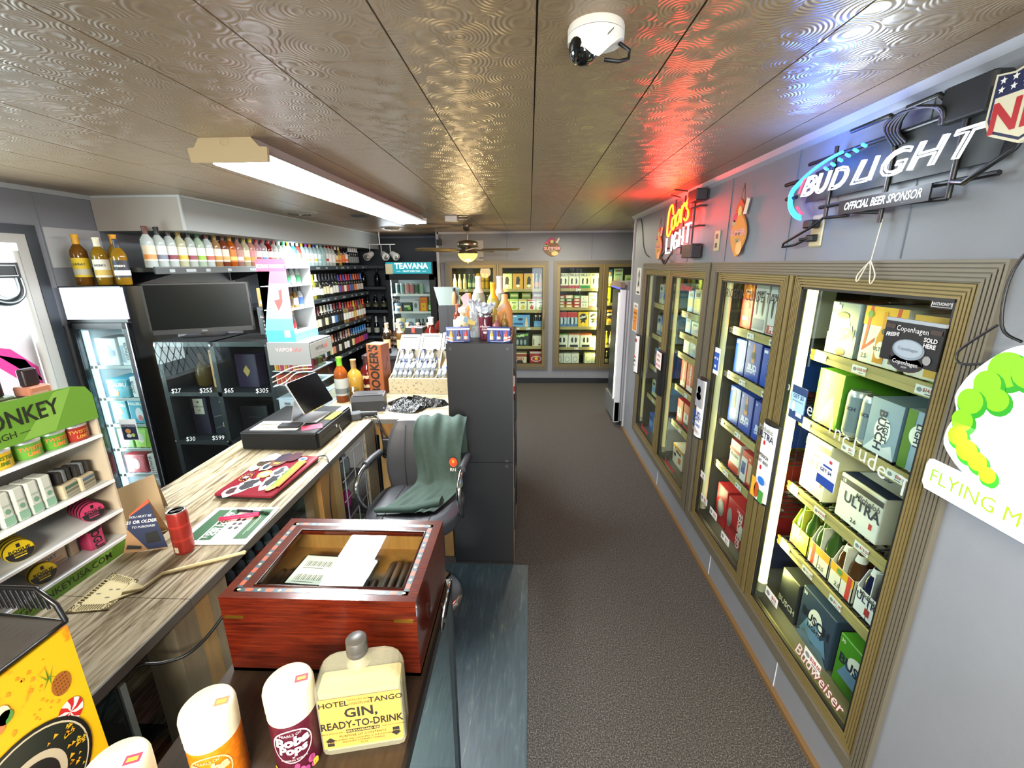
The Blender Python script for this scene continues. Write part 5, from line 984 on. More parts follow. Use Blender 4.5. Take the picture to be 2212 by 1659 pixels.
fr(.045, .80, .11, .2, .175, '3f98b4', [('t','MALIBU',0,.7,.26,'e0ecec'), ('e',.3,-.2,.5,.6,'c9ccd6'), ('e',.35,-.5,.3,.25,'c06a6a')], 'bright teal pouch carton, third shelf')
fr(.135, .80, .06, .2, .14, 'b8bcc8', [('e',0,0,.7,.6,'d8dae0'), ('e',0,-.5,.4,.25,'6a5a9a')], 'narrow white can carton, third shelf')
fr(-.09, .61, .11, .2, .145, '6f9a5a', [('e',0,0,.5,.6,'a8b8a0')], 'sage green can carton, left on fourth shelf')
fr(.06, .61, .17, .2, .15, '7fbf2a', [('p',[(-.9,.9),(.2,.9),(-.1,-.9),(-.9,-.9)],'a8d86a'), ('e',-.4,0,.3,.5,'dfe8d0')], 'lime green can carton, fourth shelf')
fr(-.06, .405, .16, .2, .145, '9a2f36', [('e',0,0,.35,.6,'b8a0a0'), ('r',.4,-.8,.8,.8,'b04048')], 'dark red can carton, fifth shelf')
fr(.105, .405, .13, .2, .15, 'd4d4d0', CWF('c8a82a'), 'white carton with yellow can, fifth shelf')
fr(.05, .2, .22, .2, .15, 'cfd4dc', [('p',[(-.5,-.5),(.2,-.7),(.5,.3),(-.2,.4)],'a07a7a')], 'pale carton at the fridge bottom')
g = G().m(M('dfe2e4', .5)).box(-.03, .09, -.006, -.0042, .70, .86); o = (.03, -.0065, .77); g.m(M('1d2742', .5)).rect(o, X_, Z_, -.052, -.065, .052, .05); o = (.03, -.0068, .77); g.m(M('c98a4a', .5)).ell(o, X_, Z_, -.01, .0, .02, .018).m(M('a8c060', .5)).ell(o, X_, Z_, .02, -.03, .014, .014).m(M('d8d8d8', .5)).text('CUTWATER', o, X_, Z_, 0, .038, .018).ell(o, X_, Z_, -.01, -.035, .018, .014); g.build('window_card', dr)
# bottles on the fridge
for x, y, kd, gl, cp, lb, tx, ik, bd, s, ds in ((-3.0, 2.90, 'spirit', '8a5a1c', 'd89a14', 'd8b81e', 'J.WRAY', '2a2a2a', 'b8b4a0', 1.17, 'amber rum bottle with yellow label and cap, leftmost on the slim fridge'), (-2.87, 2.91, 'spirit', 'a8801e', 'd8d2ba', 'd8d4c4', "WISER'S", '2a2a30', 'c8a850', 1.10, 'gold whisky bottle, white label and cap, on the slim fridge'), (-2.825, 2.99, 'spirit', 'a88a3a', 'd89618', 'c8b060', None, '2a2a2a', None, 1.18, 'yellow-capped bottle behind the white-labelled one on the slim fridge'), (-2.745, 2.92, 'spirit', 'a87e20', '1c2030', '20242e', "WISER'S", 'd8d4c8', 'd6d2c8', 1.06, 'gold whisky bottle with black and white label, rightmost on the slim fridge')):
    bottle('spirit_bottle', ds, 'bottle', (x, y, 1.785), kd, gl, cp, lb, tx, .5, 'bottles on the slim fridge', s, ik, band=bd)
# ------------------------------------------------------------------ black cube shelf with acrylic front, tv on top
KX = M('17191d', .5); k = thing('cube_shelf', 'black cube shelf of boxed spirits behind a clear screwed-on panel', 'shelf unit', (-2.49, 2.75, 0))
Wk, Dk, Hk = .78, .39, 1.42
for x in (0, .375, Wk-.03): G().m(KX).box(x, x+.03, 0, Dk, 0, Hk).build('upright', k)
for z in (0, .33, .69, 1.045, Hk-.03): G().m(KX).box(.03 if z else 0, Wk-.03, .0, Dk, z, z+.03).build('shelf', k)
G().m(M('0d0e11', .7)).box(0, Wk, Dk-.004, Dk, 0, Hk).build('back_panel', k)
p = G().m(PANE).box(.005, Wk-.005, -.010, -.006, .70, Hk).build('acrylic_panel', k); G().m(PANE).box(.005, Wk-.005, -.010, -.006, .2, .69).build('acrylic_panel', k)
for x in (.015, .39, Wk-.015):
    for z in (.72, 1.40): G().m(CHROME).cyl((x, -.014, z), (x, -.010, z), .007, 8).build('screw', p)
g = G().m(M('d8dcdc', .6))
for x, z, t in ((.06, 1.085, '$27'), (.27, 1.09, '$255'), (.43, 1.09, '$65'), (.66, 1.09, '$305'), (.09, .735, '$30'), (.29, .745, '$599')): g.text(t, (x+.03, -.0108, z), X_, Z_, 0, 0, .045, rot=.05, shear=.2)
g.build('handwritten_prices', p)
def kb(desc, x, z, w, d, h, base, dec, y=.12): return carton('gift_box', desc + ' in the black cube shelf', 'box', (-2.49+x, 2.75+y+d/2, z+.0003), 0, w, d, h, base, dec, 'boxed spirits in the cube shelf')
bottle('decanter_bottle', 'round bronze decanter bottle in the top left cube', 'bottle', (-2.33, 2.93, 1.0755), 'round', '6a5a30', '4a3a20', None, None, .2, None, 1.0)
kb('tan whiskey box reading eighteen years,', .315, 1.075, .10, .10, .27, 'b88a5a', [('t','JAMESON',0,.85,.2,'3a2a1c'), ('t','18',0,.15,.55,'2c2a24'), ('t','YEARS',0,-.15,.24,'3a3026'), ('r',-.7,-.5,.7,-.32,'2f5a58')])
kb('purple box with a gold diamond', .52, 1.075, .15, .11, .24, '2c2440', [('p',[(0,-.35),(.34,.0),(0,.35),(-.34,0)],'a8945a')])
kb('narrow cream box beside the purple one', .70, 1.075, .05, .1, .25, 'b0ac98', [('r',-.6,.2,.6,.5,'6a6a60')])
kb('dark violet box with a white paper label', .12, .72, .12, .12, .28, '1e1830', [('r',-.6,.1,.6,.92,'c8c6bc'), ('e',0,.75,.15,.06,'5a5a50'), ('t','THE MACALLAN',0,.5,.11,'3a3a3a'), ('t','18',0,.3,.16,'8a5a2a')])
kb('midnight blue box with thin gold lines', .285, .72, .15, .12, .29, '171c2a', [('p',[(-.9,-.1),(.9,.15),(.9,.17),(-.9,-.08)],'8a8468'), ('p',[(-.9,-.7),(.9,-.35),(.9,-.33),(-.9,-.68)],'8a8468'), ('e',0,.7,.1,.05,'a89a6a'), ('r',-.1,-.6,.1,-.35,'a89a6a')])
kb('plain black box in the lower right cube', .52, .72, .2, .12, .22, '14161c', [('r',-.5,.2,.5,.25,'3a3c44')])
tv = thing('television', 'black flat television switched off, standing on the black cube shelf', 'television', (-2.34, 3.04, 1.4205), math.atan2(.28, .552))
G().m(M('0b0c0e', .3)).rbox(-.315, .315, -.02, .03, .02, .372, .008, mtx=None).build('body', tv)
G().m(M('2c2c2c', .35)).box(-.312, .312, -.024, -.02, .022, .055).box(-.312, -.30, -.024, -.02, .022, .37).box(.30, .312, -.024, -.02, .022, .37).box(-.312, .312, -.024, -.02, .36, .37).build('bezel', tv)
G().m(M('080b09', .25, spec=.25)).box(-.30, .30, -.022, -.0195, .055, .36).build('screen', tv)
G().m(M('9a9a9a', .4)).text('VIZIO', (0, -.0245, .037), X_, Z_, 0, 0, .014, bold=.02).build('logo', tv)
G().m(M('1a1b1d', .25)).rbox(-.13, .13, -.09, .08, 0, .010, .02).box(-.03, .03, -.01, .012, .01, .05).build('foot', tv)
carton('card_box', 'black box with white block lettering right of the television', 'box', (-1.80, 2.955, 1.4205), .35, .07, .12, .19, '1b1c20', [('t','ALCOHOL',0,.55,.3,'d0d0d0',0,.9), ('r',-.8,.2,.8,.3,'c8c8c8'), ('r',-.8,-.1,.8,.05,'a8a8a8'), ('r',-.8,-.4,.8,-.25,'a8a8a8'), ('r',-.8,-.7,.8,-.55,'a8a8a8')])
carton('riser_box', 'grey riser box behind the lettered black box', 'box', (-1.86, 3.09, 1.4205), 0, .16, .09, .20, '4a4d50', [])
carton('snack_box', 'red and yellow carton on the grey riser right of the television', 'carton', (-1.86, 3.09, 1.6209), 0, .13, .08, .13, 'c08a4a', [('r',.2,-.9,.9,.9,'a83a34'), ('e',-.3,.1,.35,.35,'d8a820'), ('e',-.5,-.5,.3,.25,'e0d8c8'), ('e',.3,-.5,.3,.25,'d8cfc0')])
# ------------------------------------------------------------------ teal-topped fridge in the dark corner
f = thing('drinks_fridge', 'black glass-door fridge with a teal lit header in the dark corner', 'fridge', (-1.85, 6.85, 0))
G().m(KB).box(-.385, -.36, .03, .70, .05, 1.955).box(.36, .385, .03, .70, .05, 1.955).box(-.385, .385, .68, .70, .05, 1.955).box(-.385, .385, .03, .70, 1.72, 1.955).box(-.385, .385, .03, .70, .05, .2).build('cabinet', f)
g = G().m(M('1f8a98', .4, es=.65)).box(-.365, .34, .0, .03, 1.775, 1.945); g.build('light_header', f)
g = G().m(M('e6f0ec', .4, es=.7)).text('TEAVANA', (.03, -.001, 1.885), X_, Z_, 0, 0, .115, bold=.03, sx=1.0).text('CRAFT ICED TEAS', (.03, -.001, 1.81), X_, Z_, 0, 0, .034, bold=.01).box(-.2, -.14, -.0012, -.0008, 1.808, 1.812).box(.2, .26, -.0012, -.0008, 1.808, 1.812); g.build('header_lettering', f)
G().m(M('cfcaa4', .6)).box(-.37, -.26, -.006, -.002, 1.77, 1.92).build('blank_card', f)
dr = G().m(KB).box(-.38, -.32, -.01, .03, .2, 1.76).box(.30, .38, -.01, .03, .2, 1.76).box(-.38, .38, -.01, .03, 1.68, 1.76).box(-.38, .38, -.01, .03, .2, .28).build('door', f)
gp = G().m(PANE).box(-.32, .30, 0, .004, .28, 1.68).build('glass_pane', dr)
G().m(M('c4c9c8', .6)).text('Prices Incl', (-.12, -.0008, 1.37), X_, Z_, 0, 0, .085).build('window_lettering', gp)
G().m(M('dce6ea', .5)).box(-.36, .36, .60, .68, .2, 1.72).build('liner', f)
for x in (-.335, .33): G().m(M('f4fbff', .4, es=4 if x < 0 else 2)).cyl((x, .07, .3), (x, .07, 1.68), .014, 8).build('light_tube', f)
o = area('fridge_tube', (0,0,0), (1, .6, 0), .05, 1.2, 5, (.9, .97, 1)); o.parent = f; o.location = (-.30, .08, 1.1); o.rotation_euler = V((.75, .66, 0)).to_track_quat('-Z', 'Y').to_euler()
for z in (1.46, 1.186, .866, .56): G().m(M('d8dcdc', .4)).box(-.34, .34, .08, .58, z-.012, z).box(-.34, .34, .07, .08, z-.03, z+.004).build('shelf', f)
def tb(ds, x, z, kd, gl, cp, lb, s=1., y=6.98): bottle('drink_bottle' if cp else 'drink_can', ds + ', teal-topped fridge', 'bottle' if cp else 'can', (-1.85+x, y, z+.0005), kd, gl, cp, lb, None, 0, 'drinks in the teal-topped fridge', s, n=10, clear=False)
for k, (c, n) in enumerate((('3a4a4c', 'dark grey'), ('6f8a84', 'grey-green'), ('b87a7a', 'dusty pink'), ('a86a70', 'rose'), ('3f5a44', 'dark green'), ('7fa08c', 'sage'))): tb('%s can, %s from left on top shelf' % (n, ORD[k]), -.24+.075*k, 1.46, 'tall', 'a8a8a8', None, c, 1.05)
for k, (x, w, h, c, n, dec) in enumerate(((-.24, .12, .13, '3f4a5a', 'slate blue carton with price tag', [('r',-.8,-.2,.6,.3,'c8bca0'), ('r',.3,-.9,.8,-.3,'a86a2a')]), (-.10, .13, .13, '3a4a38', 'dark green carton with price tag', [('r',-.7,.0,.7,.5,'c0c4b0'), ('e',.5,-.2,.4,.4,'7ab03a')]), (.04, .10, .17, 'b8c0c8', 'silver carton with dark crest', [('e',0,.1,.5,.5,'6a7078')]))):
    carton('drink_carton', n + ', teal-topped fridge', 'carton', (-1.85+x, 7.02, 1.1865), 0, w, .16, h, c, dec, 'drinks in the teal-topped fridge')
carton('drink_pouch', 'orange jug with yellow label, teal-topped fridge', 'jug', (-1.85+.16, 7.02, 1.1865), 0, .13, .12, .22, 'c86a1a', [('r',-.6,-.9,.6,.2,'d8aa1a'), ('t','f',0,-.3,.3,'3a1c10'), ('r',-.7,.75,.7,.9,'d8842a')])
tb('bright green bottle at right of second shelf', .278, 1.1865, 'round', '3a9a2a', 'd8e0d8', 'c8e0b0', .9)
for k, (x, c) in enumerate(((-.22, 'b0a478'), (-.06, 'b8c4cc'))): carton('drink_carton', ('tan carton with blue badge, third shelf' if k == 0 else 'pale blue carton with blue badge, third shelf') + ', teal-topped fridge', 'carton', (-1.85+x, 7.02, .8665), 0, .15, .16, .20, c, [('e',0,0,.7,.55,'2a3a5a'), ('e',0,0,.55,.42,'8a9ab0'), ('t','ALE',0,0,.3,'20304a')], 'drinks in the teal-topped fridge')
for k in range(4): tb('brown bottle, %s from left on third shelf' % ORD[k], .07+.065*k, .866, 'beer', '241a14', 'a8a49c', '8a8478', .9)
for k in range(8): tb('brown bottle, %s from left on fourth shelf' % ORD[k], -.26+.075*k, .56, 'beer', '241a14', 'b0a48c', '6a5a48', .95)
point('corner_light', (-2.0, 6.6, 2.25), 2.5, (.85, .92, 1), .15)
# ------------------------------------------------------------------ counter run
CT = M('b8ae9c', .38, kind='counter'); EDGE = M('6b6861', .5); PINE = M('a67c46', .6, kind='wood'); PINE2 = M('b39463', .6, kind='wood'); GREYW = M('93886f', .6, kind='wood')
c = thing('counter', 'L-shaped weathered-wood-look counter with grey edges on timber posts', 'counter')
G().m(CT).box(-1.545, -.953, .62, .977, .975, 1.0).m(EDGE).box(-.953, -.947, .62, .977, .972, 1.0).build('top_panel', c)
G().m(CT).box(-1.545, -.953, .979, 2.455, .975, 1.0).m(EDGE).box(-.953, -.947, .979, 2.455, .972, 1.0).build('top_panel', c)
R90Z = Matrix(((0,1,0,0),(-1,0,0,0),(0,0,1,0),(0,0,0,1)))
t = G().m(CT).box(-.44, .44, -.535, .535, -.025, 0).build('top_panel', c, (-1.015, 2.90, 1.0), PI/2); G().m(EDGE).box(-.95, -.49, 2.448, 2.456, .972, 1.0).build('edge_strip', c)
G().m(PINE).box(-.95, -.49, 2.47, 2.51, .89, .972).build('apron', c)
for y0, y1, m in ((.925, 1.0, GREYW), (1.0, 1.055, PINE2), (1.057, 1.13, GREYW), (1.775, 1.905, PINE), (1.907, 1.985, PINE2)):
    G().m(m).box(-1.06 if m is GREYW else -1.05, -.962, y0, y1, .004, .972).build('post', c)
for x0, x1, y, m in ((-.945, -.87, 2.52, PINE2), (-.56, -.50, 2.50, PINE)): G().m(m).box(x0, x1, y, y+.09, .004, .972).build('post', c)
G().m(M('8d8575', .6, kind='speckle')).box(-.96, -.945, 2.30, 2.45, .3, .972).build('end_panel', c)
G().m(M('b3a78f', .6, kind='counter')).box(-1.54, -1.52, .62, 3.1, .004, .972).build('back_panel', c)
G().m(M('8f8676', .6, kind='counter')).box(-1.52, -1.06, .62, 2.45, .33, .35).build('lower_shelf', c)
G().m(M('9fb0b6', .1, kind='glass')).box(-1.5, -1.065, 1.135, 1.77, .66, .668).box(-1.5, -1.065, .62, .92, .60, .608).build('glass_shelf', c)
G().m(ACRYL).box(-.985, -.981, 1.135, 1.77, .36, .93).build('glass_pane', c)
G().m(M('c3ced2', .1, kind='glass')).box(-.985, -.981, .63, .77, .36, .93).m(M('a9b7bc', .3)).box(-.99, -.975, .77, .785, .30, .93).box(-.99, -.975, .63, .92, .355, .365).box(-.99, -.975, .63, .92, .60, .612).build('bin_front', c)
g = G().m(M('b9c0c8', .3, .6))
for k in range(3): g.tube([(-.958, 2.02+.13*k, .36), (-.958, 2.02+.13*k, .95)], .0035, 5)
for k in range(6): g.tube([(-.958, 1.99, .36+.115*k), (-.958, 2.30, .36+.115*k)], .0035, 5)
wg = g.build('wire_rack_panel', c)
# goods under the counter
UG = 'goods on the glass shelf under the counter'
for i in range(9):
    bottle('small_bottle', 'clear miniature bottle, %s from left under the counter glass' % ORD[i], 'bottle', (-1.06, 1.20+.062*i, .669), 'mini', 'b8c4c6', '1f1c22' if i % 2 else '8a2a34', 'c0c4c8', None, PI/2, UG, 1.15, n=8)
for i in range(9):
    bottle('small_bottle', 'dark-capped miniature bottle, %s from left under the counter glass, back row' % ORD[i], 'bottle', (-1.16, 1.20+.062*i, .669), 'mini', '9aa6aa', '241c20', '7a2430' if i % 3 == 0 else 'a8aeb0', None, PI/2, UG, 1.15, n=8)
for i, (y, w, h, col, n, dec) in enumerate(((1.25, .13, .11, '22301c', 'dark green patterned box', [('p',[(-.7,-.4),(.1,.6),(.6,-.2)],'8a9a2c'), ('e',.4,.4,.3,.3,'1c2848'), ('e',-.5,.4,.2,.3,'c8b83a')]), (1.42, .14, .10, '1a2230', 'navy box with lime shapes', [('p',[(-.5,-.6),(.4,-.3),(0,.7)],'6a8a2a'), ('e',-.6,.3,.25,.4,'d0c040')]), (1.60, .13, .12, '2a2c2e', 'black box with grey squares', [('r',-.7,-.5,-.1,.3,'8a8c90'), ('r',.1,-.5,.7,.3,'8a8c90')]))):
    carton('snack_box', n + ' on the lower shelf under the counter', 'box', (-1.14, y, .3505), PI/2, w, .14, h, col, dec, UG)
for i, (y, z, col, n) in enumerate(((2.06, .36, '5a2a6a', 'violet'), (2.14, .36, '2a4a9a', 'blue'), (2.22, .36, 'b02a6a', 'magenta'), (2.10, .56, '3a3aa0', 'indigo'), (2.19, .56, 'c83a8a', 'pink'), (2.06, .76, 'b8c0c4', 'clear'), (2.14, .76, 'b0babe', 'frosted'), (2.22, .76, 'a8b0b6', 'smoky'))):
    if z > .4: 
        if i in (3, 5): G().m(M('8a9094', .3, .5)).box(-1.2, -.975, 2.0, 2.28, z-.008, z).build('rack_shelf', c)
    bottle('small_bottle', '%s bottle behind the wire rack under the register' % n, 'bottle', (-1.05, y, z+(.0006 if z > .4 else -.009)), 'round', col, '1c1a22' if z < .7 else '2a2c30', None, None, 0, 'bottles behind the wire rack', .62, clear=z > .7, n=10)
# ------------------------------------------------------------------ register, tablet, laptop and small things on the counter
d = thing('cash_drawer', 'black metal cash drawer with keys in its lock on the counter', 'cash drawer', (-1.255, 2.195, 1.0005))
DK = M('0e0f10', .55, spec=.3); G().m(DK).rbox(-.195, .19, -.215, .215, .004, .096, .006).build('case', d)
G().m(M('131415', .5, spec=.3)).box(.19, .20, -.20, .20, .012, .088).build('drawer_front', d); g = G().m(M('050505', .6)).box(.2, .2012, -.165, -.04, .050, .056).box(.2, .2012, .03, .165, .050, .056); g.build('slot', d)
g = G().m(CHROME).cyl((.2, -.02, .062), (.212, -.02, .062), .009, 12).box(.212, .226, -.022, -.018, .055, .07).build('lock', d); G().m(CHROME).tube([(.224, -.02, .058), (.23, -.015, .04), (.228, -.012, .02)], .003, 6).build('key', d)
G().m(M('3a3b3d', .5)).box(-.195, .192, -.2155, -.2145, .088, .092).build('trim_line', d)
p = carton('paper_card', 'cream notice card with red lettering on the cash drawer', 'notice', (-1.30, 2.075, 1.097), .03, .24, .13, .0015, 'd4cdbc', [('rT',-.9,.2-.02*k*0,0,.3,'6a6a60') for k in range(1)] + [('rT',-.9,-.8+.28*k,-.05-.1*(k % 2),-.72+.28*k,'57564e') for k in range(6)] + [('tT','EPI',.5,.3,.16,'b8402c'), ('tT','H-BI',.5,-.3,.16,'b8402c')], body='sheet')
carton('paper_card', 'pink paper slip under the tablet stand', 'notice', (-1.12, 2.06, 1.097), .5, .10, .07, .001, 'b8324a', [], body='sheet')
carton('sticky_note', 'yellow handwritten sticky strip on the cash drawer edge', 'note', (-1.085, 2.24, 1.097), PI/2-.05, .13, .045, .001, 'd8b41e', [('rT',-.6,-.3,-.2,-.2,'4a3a10'), ('rT',.1,.1,.5,.2,'4a3a10'), ('rT',-.1,-.5,.2,-.4,'4a3a10')], body='sheet')
carton('sticky_note', 'white label strip beyond the yellow one on the drawer', 'note', (-1.085, 2.365, 1.097), PI/2-.05, .10, .04, .001, 'cfd2d2', [('rT',-.6,-.4,.0,.4,'6a7a88')], body='sheet')
ts = thing('tablet_register', 'black tablet register tilted on a silver stand on the cash drawer', 'tablet', (-1.1735, 2.2, 1.2436))
yaw, tilt = -.136, .495
nvec = V((math.cos(yaw), math.sin(yaw), 0)); uv = V((-math.sin(yaw), math.cos(yaw), 0)); vv = V((0, 0, 1))*math.cos(tilt) - nvec*math.sin(tilt); nn = uv.cross(vv)
Mt = Matrix((uv, vv, nn)).transposed().to_4x4()
G().m(M('c2c4c6', .3, .7)).rbox(-.13, .13, -.093, .093, -.012, -.002, .012, 4, .002, mtx=Mt).build('back_shell', ts)
sc_ = G().m(M('060607', .1, spec=.3)).rbox(-.127, .127, -.090, .090, -.002, .001, .011, 4, .001, mtx=Mt).build('screen', ts)
st_b = [(-.075, -.07, -.1445), (.06, -.07, -.1445), (.06, .08, -.1445), (-.075, .08, -.1445)]
G().m(M('b4b6ba', .3, .7)).box(-.085, .055, -.085, .085, -.1445, -.138).build('stand_base', ts)
G().m(M('b9bbbf', .3, .7)).loft([[(-.085, -.085, -.1395), (-.078, -.085, -.1395), (-.078, .085, -.1395), (-.085, .085, -.1395)], [(-.060, -.08, -.03), (-.053, -.08, -.028), (-.053, .08, -.028), (-.060, .08, -.03)], [(-.035, -.07, -.0), (-.028, -.07, .002), (-.028, .07, .002), (-.035, .07, .0)]], True, False).build('stand_leg', ts)
carton('card_reader', 'thin black card reader lying in front of the tablet stand', 'card reader', (-1.235, 2.065, 1.0990), .1, .11, .06, .012, '1c1c1f', [], body='case')
# receipt printer
r = thing('receipt_printer', 'black receipt printer with a blue light on the corner of the counter', 'printer', (-1.035, 2.65, 1.0005), math.radians(12))
G().m(M('222326', .45)).prism([(-.075, 0), (.075, 0), (.075, .055), (.055, .10), (-.06, .10), (-.075, .07)], -.10, .10, Matrix(((0,0,1,0),(1,0,0,0),(0,1,0,0),(0,0,0,1)))).build('body', r)
G().m(M('2d2e31', .35)).box(-.09, .09, -.055, .05, .10, .106).build('lid', r); G().m(M('101012', .5)).box(-.06, .06, -.02, -.012, .106, .1075).build('paper_slot', r); G().m(M('5a6cff', .4, es=4)).box(.094, .0985, -.079, -.074, .02, .026).build('indicator', r)
# barcode scanner
s = thing('barcode_scanner', 'grey and black barcode scanner lying beside the printer', 'scanner', (-1.0, 2.47, 1.0005), .5)
G().m(M('3d4044', .4)).rbox(-.09, -.02, -.03, .03, .002, .045, .014).build('head', s); G().m(M('1d1e20', .5)).cyl((-.03, 0, .028), (.07, .0, .018), .018, 10, .015).build('handle', s)
# cables off the counter corner
tag(G().m(M('121214', .5)).tube(smooth([(-.99, 2.50, 1.008), (-.93, 2.47, 1.01), (-.90, 2.43, .97), (-.885, 2.425, .85), (-.86, 2.43, .72), (-.80, 2.42, .66), (-.72, 2.44, .70), (-.70, 2.46, .82)]), .006, 6).build('cable'), 'thick black cable looping down from the counter corner', 'cable', 'black cables at the counter corner')
tag(G().m(M('121214', .5)).tube(smooth([(-1.05, 2.46, 1.006), (-.96, 2.44, 1.008), (-.925, 2.41, .96), (-.915, 2.40, .80), (-.91, 2.39, .50), (-.90, 2.40, .3)]), .003, 6).build('cable'), 'thin black cable hanging straight down from the counter corner', 'cable', 'black cables at the counter corner')
ad = thing('power_adapter', 'black power adapter hanging by its cable under the counter corner', 'adapter', (-.855, 2.415, .83)); G().m(M('17171a', .5)).rbox(-.03, .03, -.02, .02, -.06, .06, .008).build('case', ad); G().m(M('17171a', .5)).tube([(0, 0, .06), (-.03, -.005, .12), (-.06, .0, .16)], .004, 6).build('cord', ad)
tag(G().m(M('121214', .5)).tube(smooth([(-1.04, 1.885, 1.008), (-.99, 1.90, 1.012), (-.955, 1.86, 1.008), (-.935, 1.82, .95), (-.94, 1.80, .80), (-.945, 1.82, .62)]), .003, 6).build('laptop_cable'), 'thin black laptop cable running over the counter edge', 'cable')
# black plastic bag
bg = G().m(M('0f1012', .22, kind='crinkle')); rr = random.Random(5); rings = []
for k, (q, z) in enumerate(((1., .002), (.92, .012), (.62, .030), (.42, .042), (.22, .050), (.03, .048))):
    ring = []
    for j in range(26):
        a = 2*PI*j/26; w = 1 + .22*math.sin(3*a+1) + .15*math.sin(5*a+2) + .10*rr.random()
        ring.append((.17*q*w*math.cos(a), .12*q*w*math.sin(a), max(.001, z + (.022*rr.random()-.004 if k else .001) + .012*math.sin(4*a+k))))
    rings.append(ring)
bg.loft(rings, True, False); tag(bg.build('plastic_bag', None, (-.765, 2.70, 1.0005), .15), 'crumpled black plastic bag on the back counter', 'bag')
# laptop
L = thing('laptop', 'closed dark red laptop covered with stickers on the counter', 'laptop', (-1.132, 1.69, 1.0005), math.radians(-2.3)+PI/2)
G().m(M('1a1a1d', .5)).rbox(-.187, .187, -.122, .122, .002, .012, .012).build('base', L)
G().m(M('6e1220', .3)).rbox(-.19, .19, -.125, .125, .012, .021, .012).build('lid', L)
# local x -> world +y (far), local y -> world -x
def stk(name, fn): 
    g = G(); fn(g); g.build(name, L['_'] if 0 else L)
o = V((0, 0, .0215)); 
def blob(g, a, b, ra, rb, col, n=14, seed=0, jag=.0):
    q = random.Random(seed); g.m(M(col, .4)).poly(o, X_, Y_, [(a+ra*(1+jag*(q.random()-.5))*math.cos(2*PI*j/n), b+rb*(1+jag*(q.random()-.5))*math.sin(2*PI*j/n)) for j in range(n)])
def up(): 
    global o; o = o + Z_*.0003
LS = [(-.155,.065,.045,.03,'d8d4d0',.5), (-.155,.065,.028,.02,'3a1a1c',.1), (-.10,.03,.06,.04,'d8d6d2',.6), (-.10,.03,.045,.028,'26262a',.6), (-.07,-.045,.07,.035,'dcdad6',.5), (-.07,-.045,.055,.02,'1c1c20',.8), (-.03,.085,.04,.022,'5a1a24',.1), (-.01,.02,.035,.03,'b8a44a',.2), (-.01,.02,.022,.018,'e0dcd0',.2), (.02,-.03,.05,.03,'dedcd8',.4), (.02,-.03,.036,.015,'38383c',.8),
  (.05,.10,.04,.02,'c8a886',.1), (.09,.09,.035,.028,'3a2a1c',.15), (.06,.055,.045,.025,'dedcd8',.3), (.06,.055,.035,.012,'1f2430',.6), (.11,.03,.05,.035,'5c3a2c',.1), (.11,.03,.028,.02,'a8843a',.6), (.15,.085,.04,.03,'dcdad8',.3), (.15,.03,.05,.03,'2a1c2c',.2), (.16,-.015,.05,.03,'3a1420',.1), (.14,-.07,.02,.02,'d8d6d4',.2), (.14,-.07,.013,.012,'2a4a8a',.2), (-.125,-.085,.03,.018,'c8a458',.3)]
for k, (a, b, ra, rb, col, jg) in enumerate(LS):
    g = G(); blob(g, a, b, ra, rb, col, 16, k, jg); g.build('sticker', L); up()
g = G()
for k, col in enumerate(('5aa82c', '8ab82a', 'd8c01e', 'd88a1e', 'c8521e')): g.m(M(col, .4)).poly(o, X_, Y_, [(-.12, -.075-.008*k+.0), (.12, -.062-.008*k), (.12, -.070-.008*k), (-.12, -.083-.008*k)])
g.m(M('2c5a20', .4)).text('STAY WILD AND FREE', o+Z_*.0003, X_, Y_, 0, -.09, .016, rot=.05); g.build('rainbow_sticker', L); up()
g = G().m(M('e0deda', .4)).rect(o, X_, Y_, .10, .09, .17, .118); up(); g.m(M('202024', .4)).text('YETI', o, X_, Y_, .135, .104, .022, bold=.03); g.build('lettered_sticker', L); up()
g = G().m(M('b89a3a', .4)); 
for k in range(14): g.ell(o, X_, Y_, -.055+.03*math.cos(2*PI*k/14), .075+.02*math.sin(2*PI*k/14), .003, .003, 6)
g.m(M('9a9a9c', .4)).rect(o, X_, Y_, -.065, .065, -.045, .085); g.build('seal_sticker', L)
# flyer, pen, marker
f = thing('flyer', 'white and green printed flyer sheets on the counter', 'paper', (-1.075, 1.33, 1.0005), math.radians(3))
G().m(M('dcdcd8', .5)).rect((0, 0, .003), X_, Y_, -.115, -.112, .125, .115).m(M('b9b9b2', .5)).box(-.118, .123, -.114, .117, 0, .0025).build('sheets', f)
o2 = (0, 0, .0034); g = G().m(M('23502c', .5)).rect(o2, X_, Y_, -.098, -.09, -.055, .10).rect(o2, X_, Y_, -.050, -.09, -.012, .10).rect(o2, X_, Y_, .062, -.085, .108, .10); o2 = (0, 0, .0038)
g.m(M('dcdcd8', .5)).text('Tripp County', o2, X_, Y_, -.041, .0, .030, rot=PI/2, bold=.03).text('4-H Horse', o2, X_, Y_, -.021, .0, .030, rot=PI/2, bold=.03).m(M('3a3a3a', .5))
for k in range(6): g.ell(o2, X_, Y_, .015+.02*(k % 2), -.02+.025*(k//2), .007, .009, 8)
g.m(M('a8c0a8', .5)).rect(o2, X_, Y_, .080, -.06, .082, .06).rect(o2, X_, Y_, .086, -.04, .088, .05); g.build('printing', f)
mk_ = thing('marker', 'pink highlighter marker lying on the flyer', 'marker', (-1.06, 1.362, 1.0128), 0)
G().m(M('d8204f', .35)).cyl((-.065, -.012, 0), (.015, .012, 0), .0075, 10).build('barrel', mk_); G().m(M('e0305f', .35)).cyl((.015, .012, 0), (.06, .026, 0), .0082, 10).build('cap', mk_)
pn = thing('pen', 'black clear-capped pen lying on the flyer beside the pink marker', 'pen', (-1.04, 1.414, 1.0099), 0)
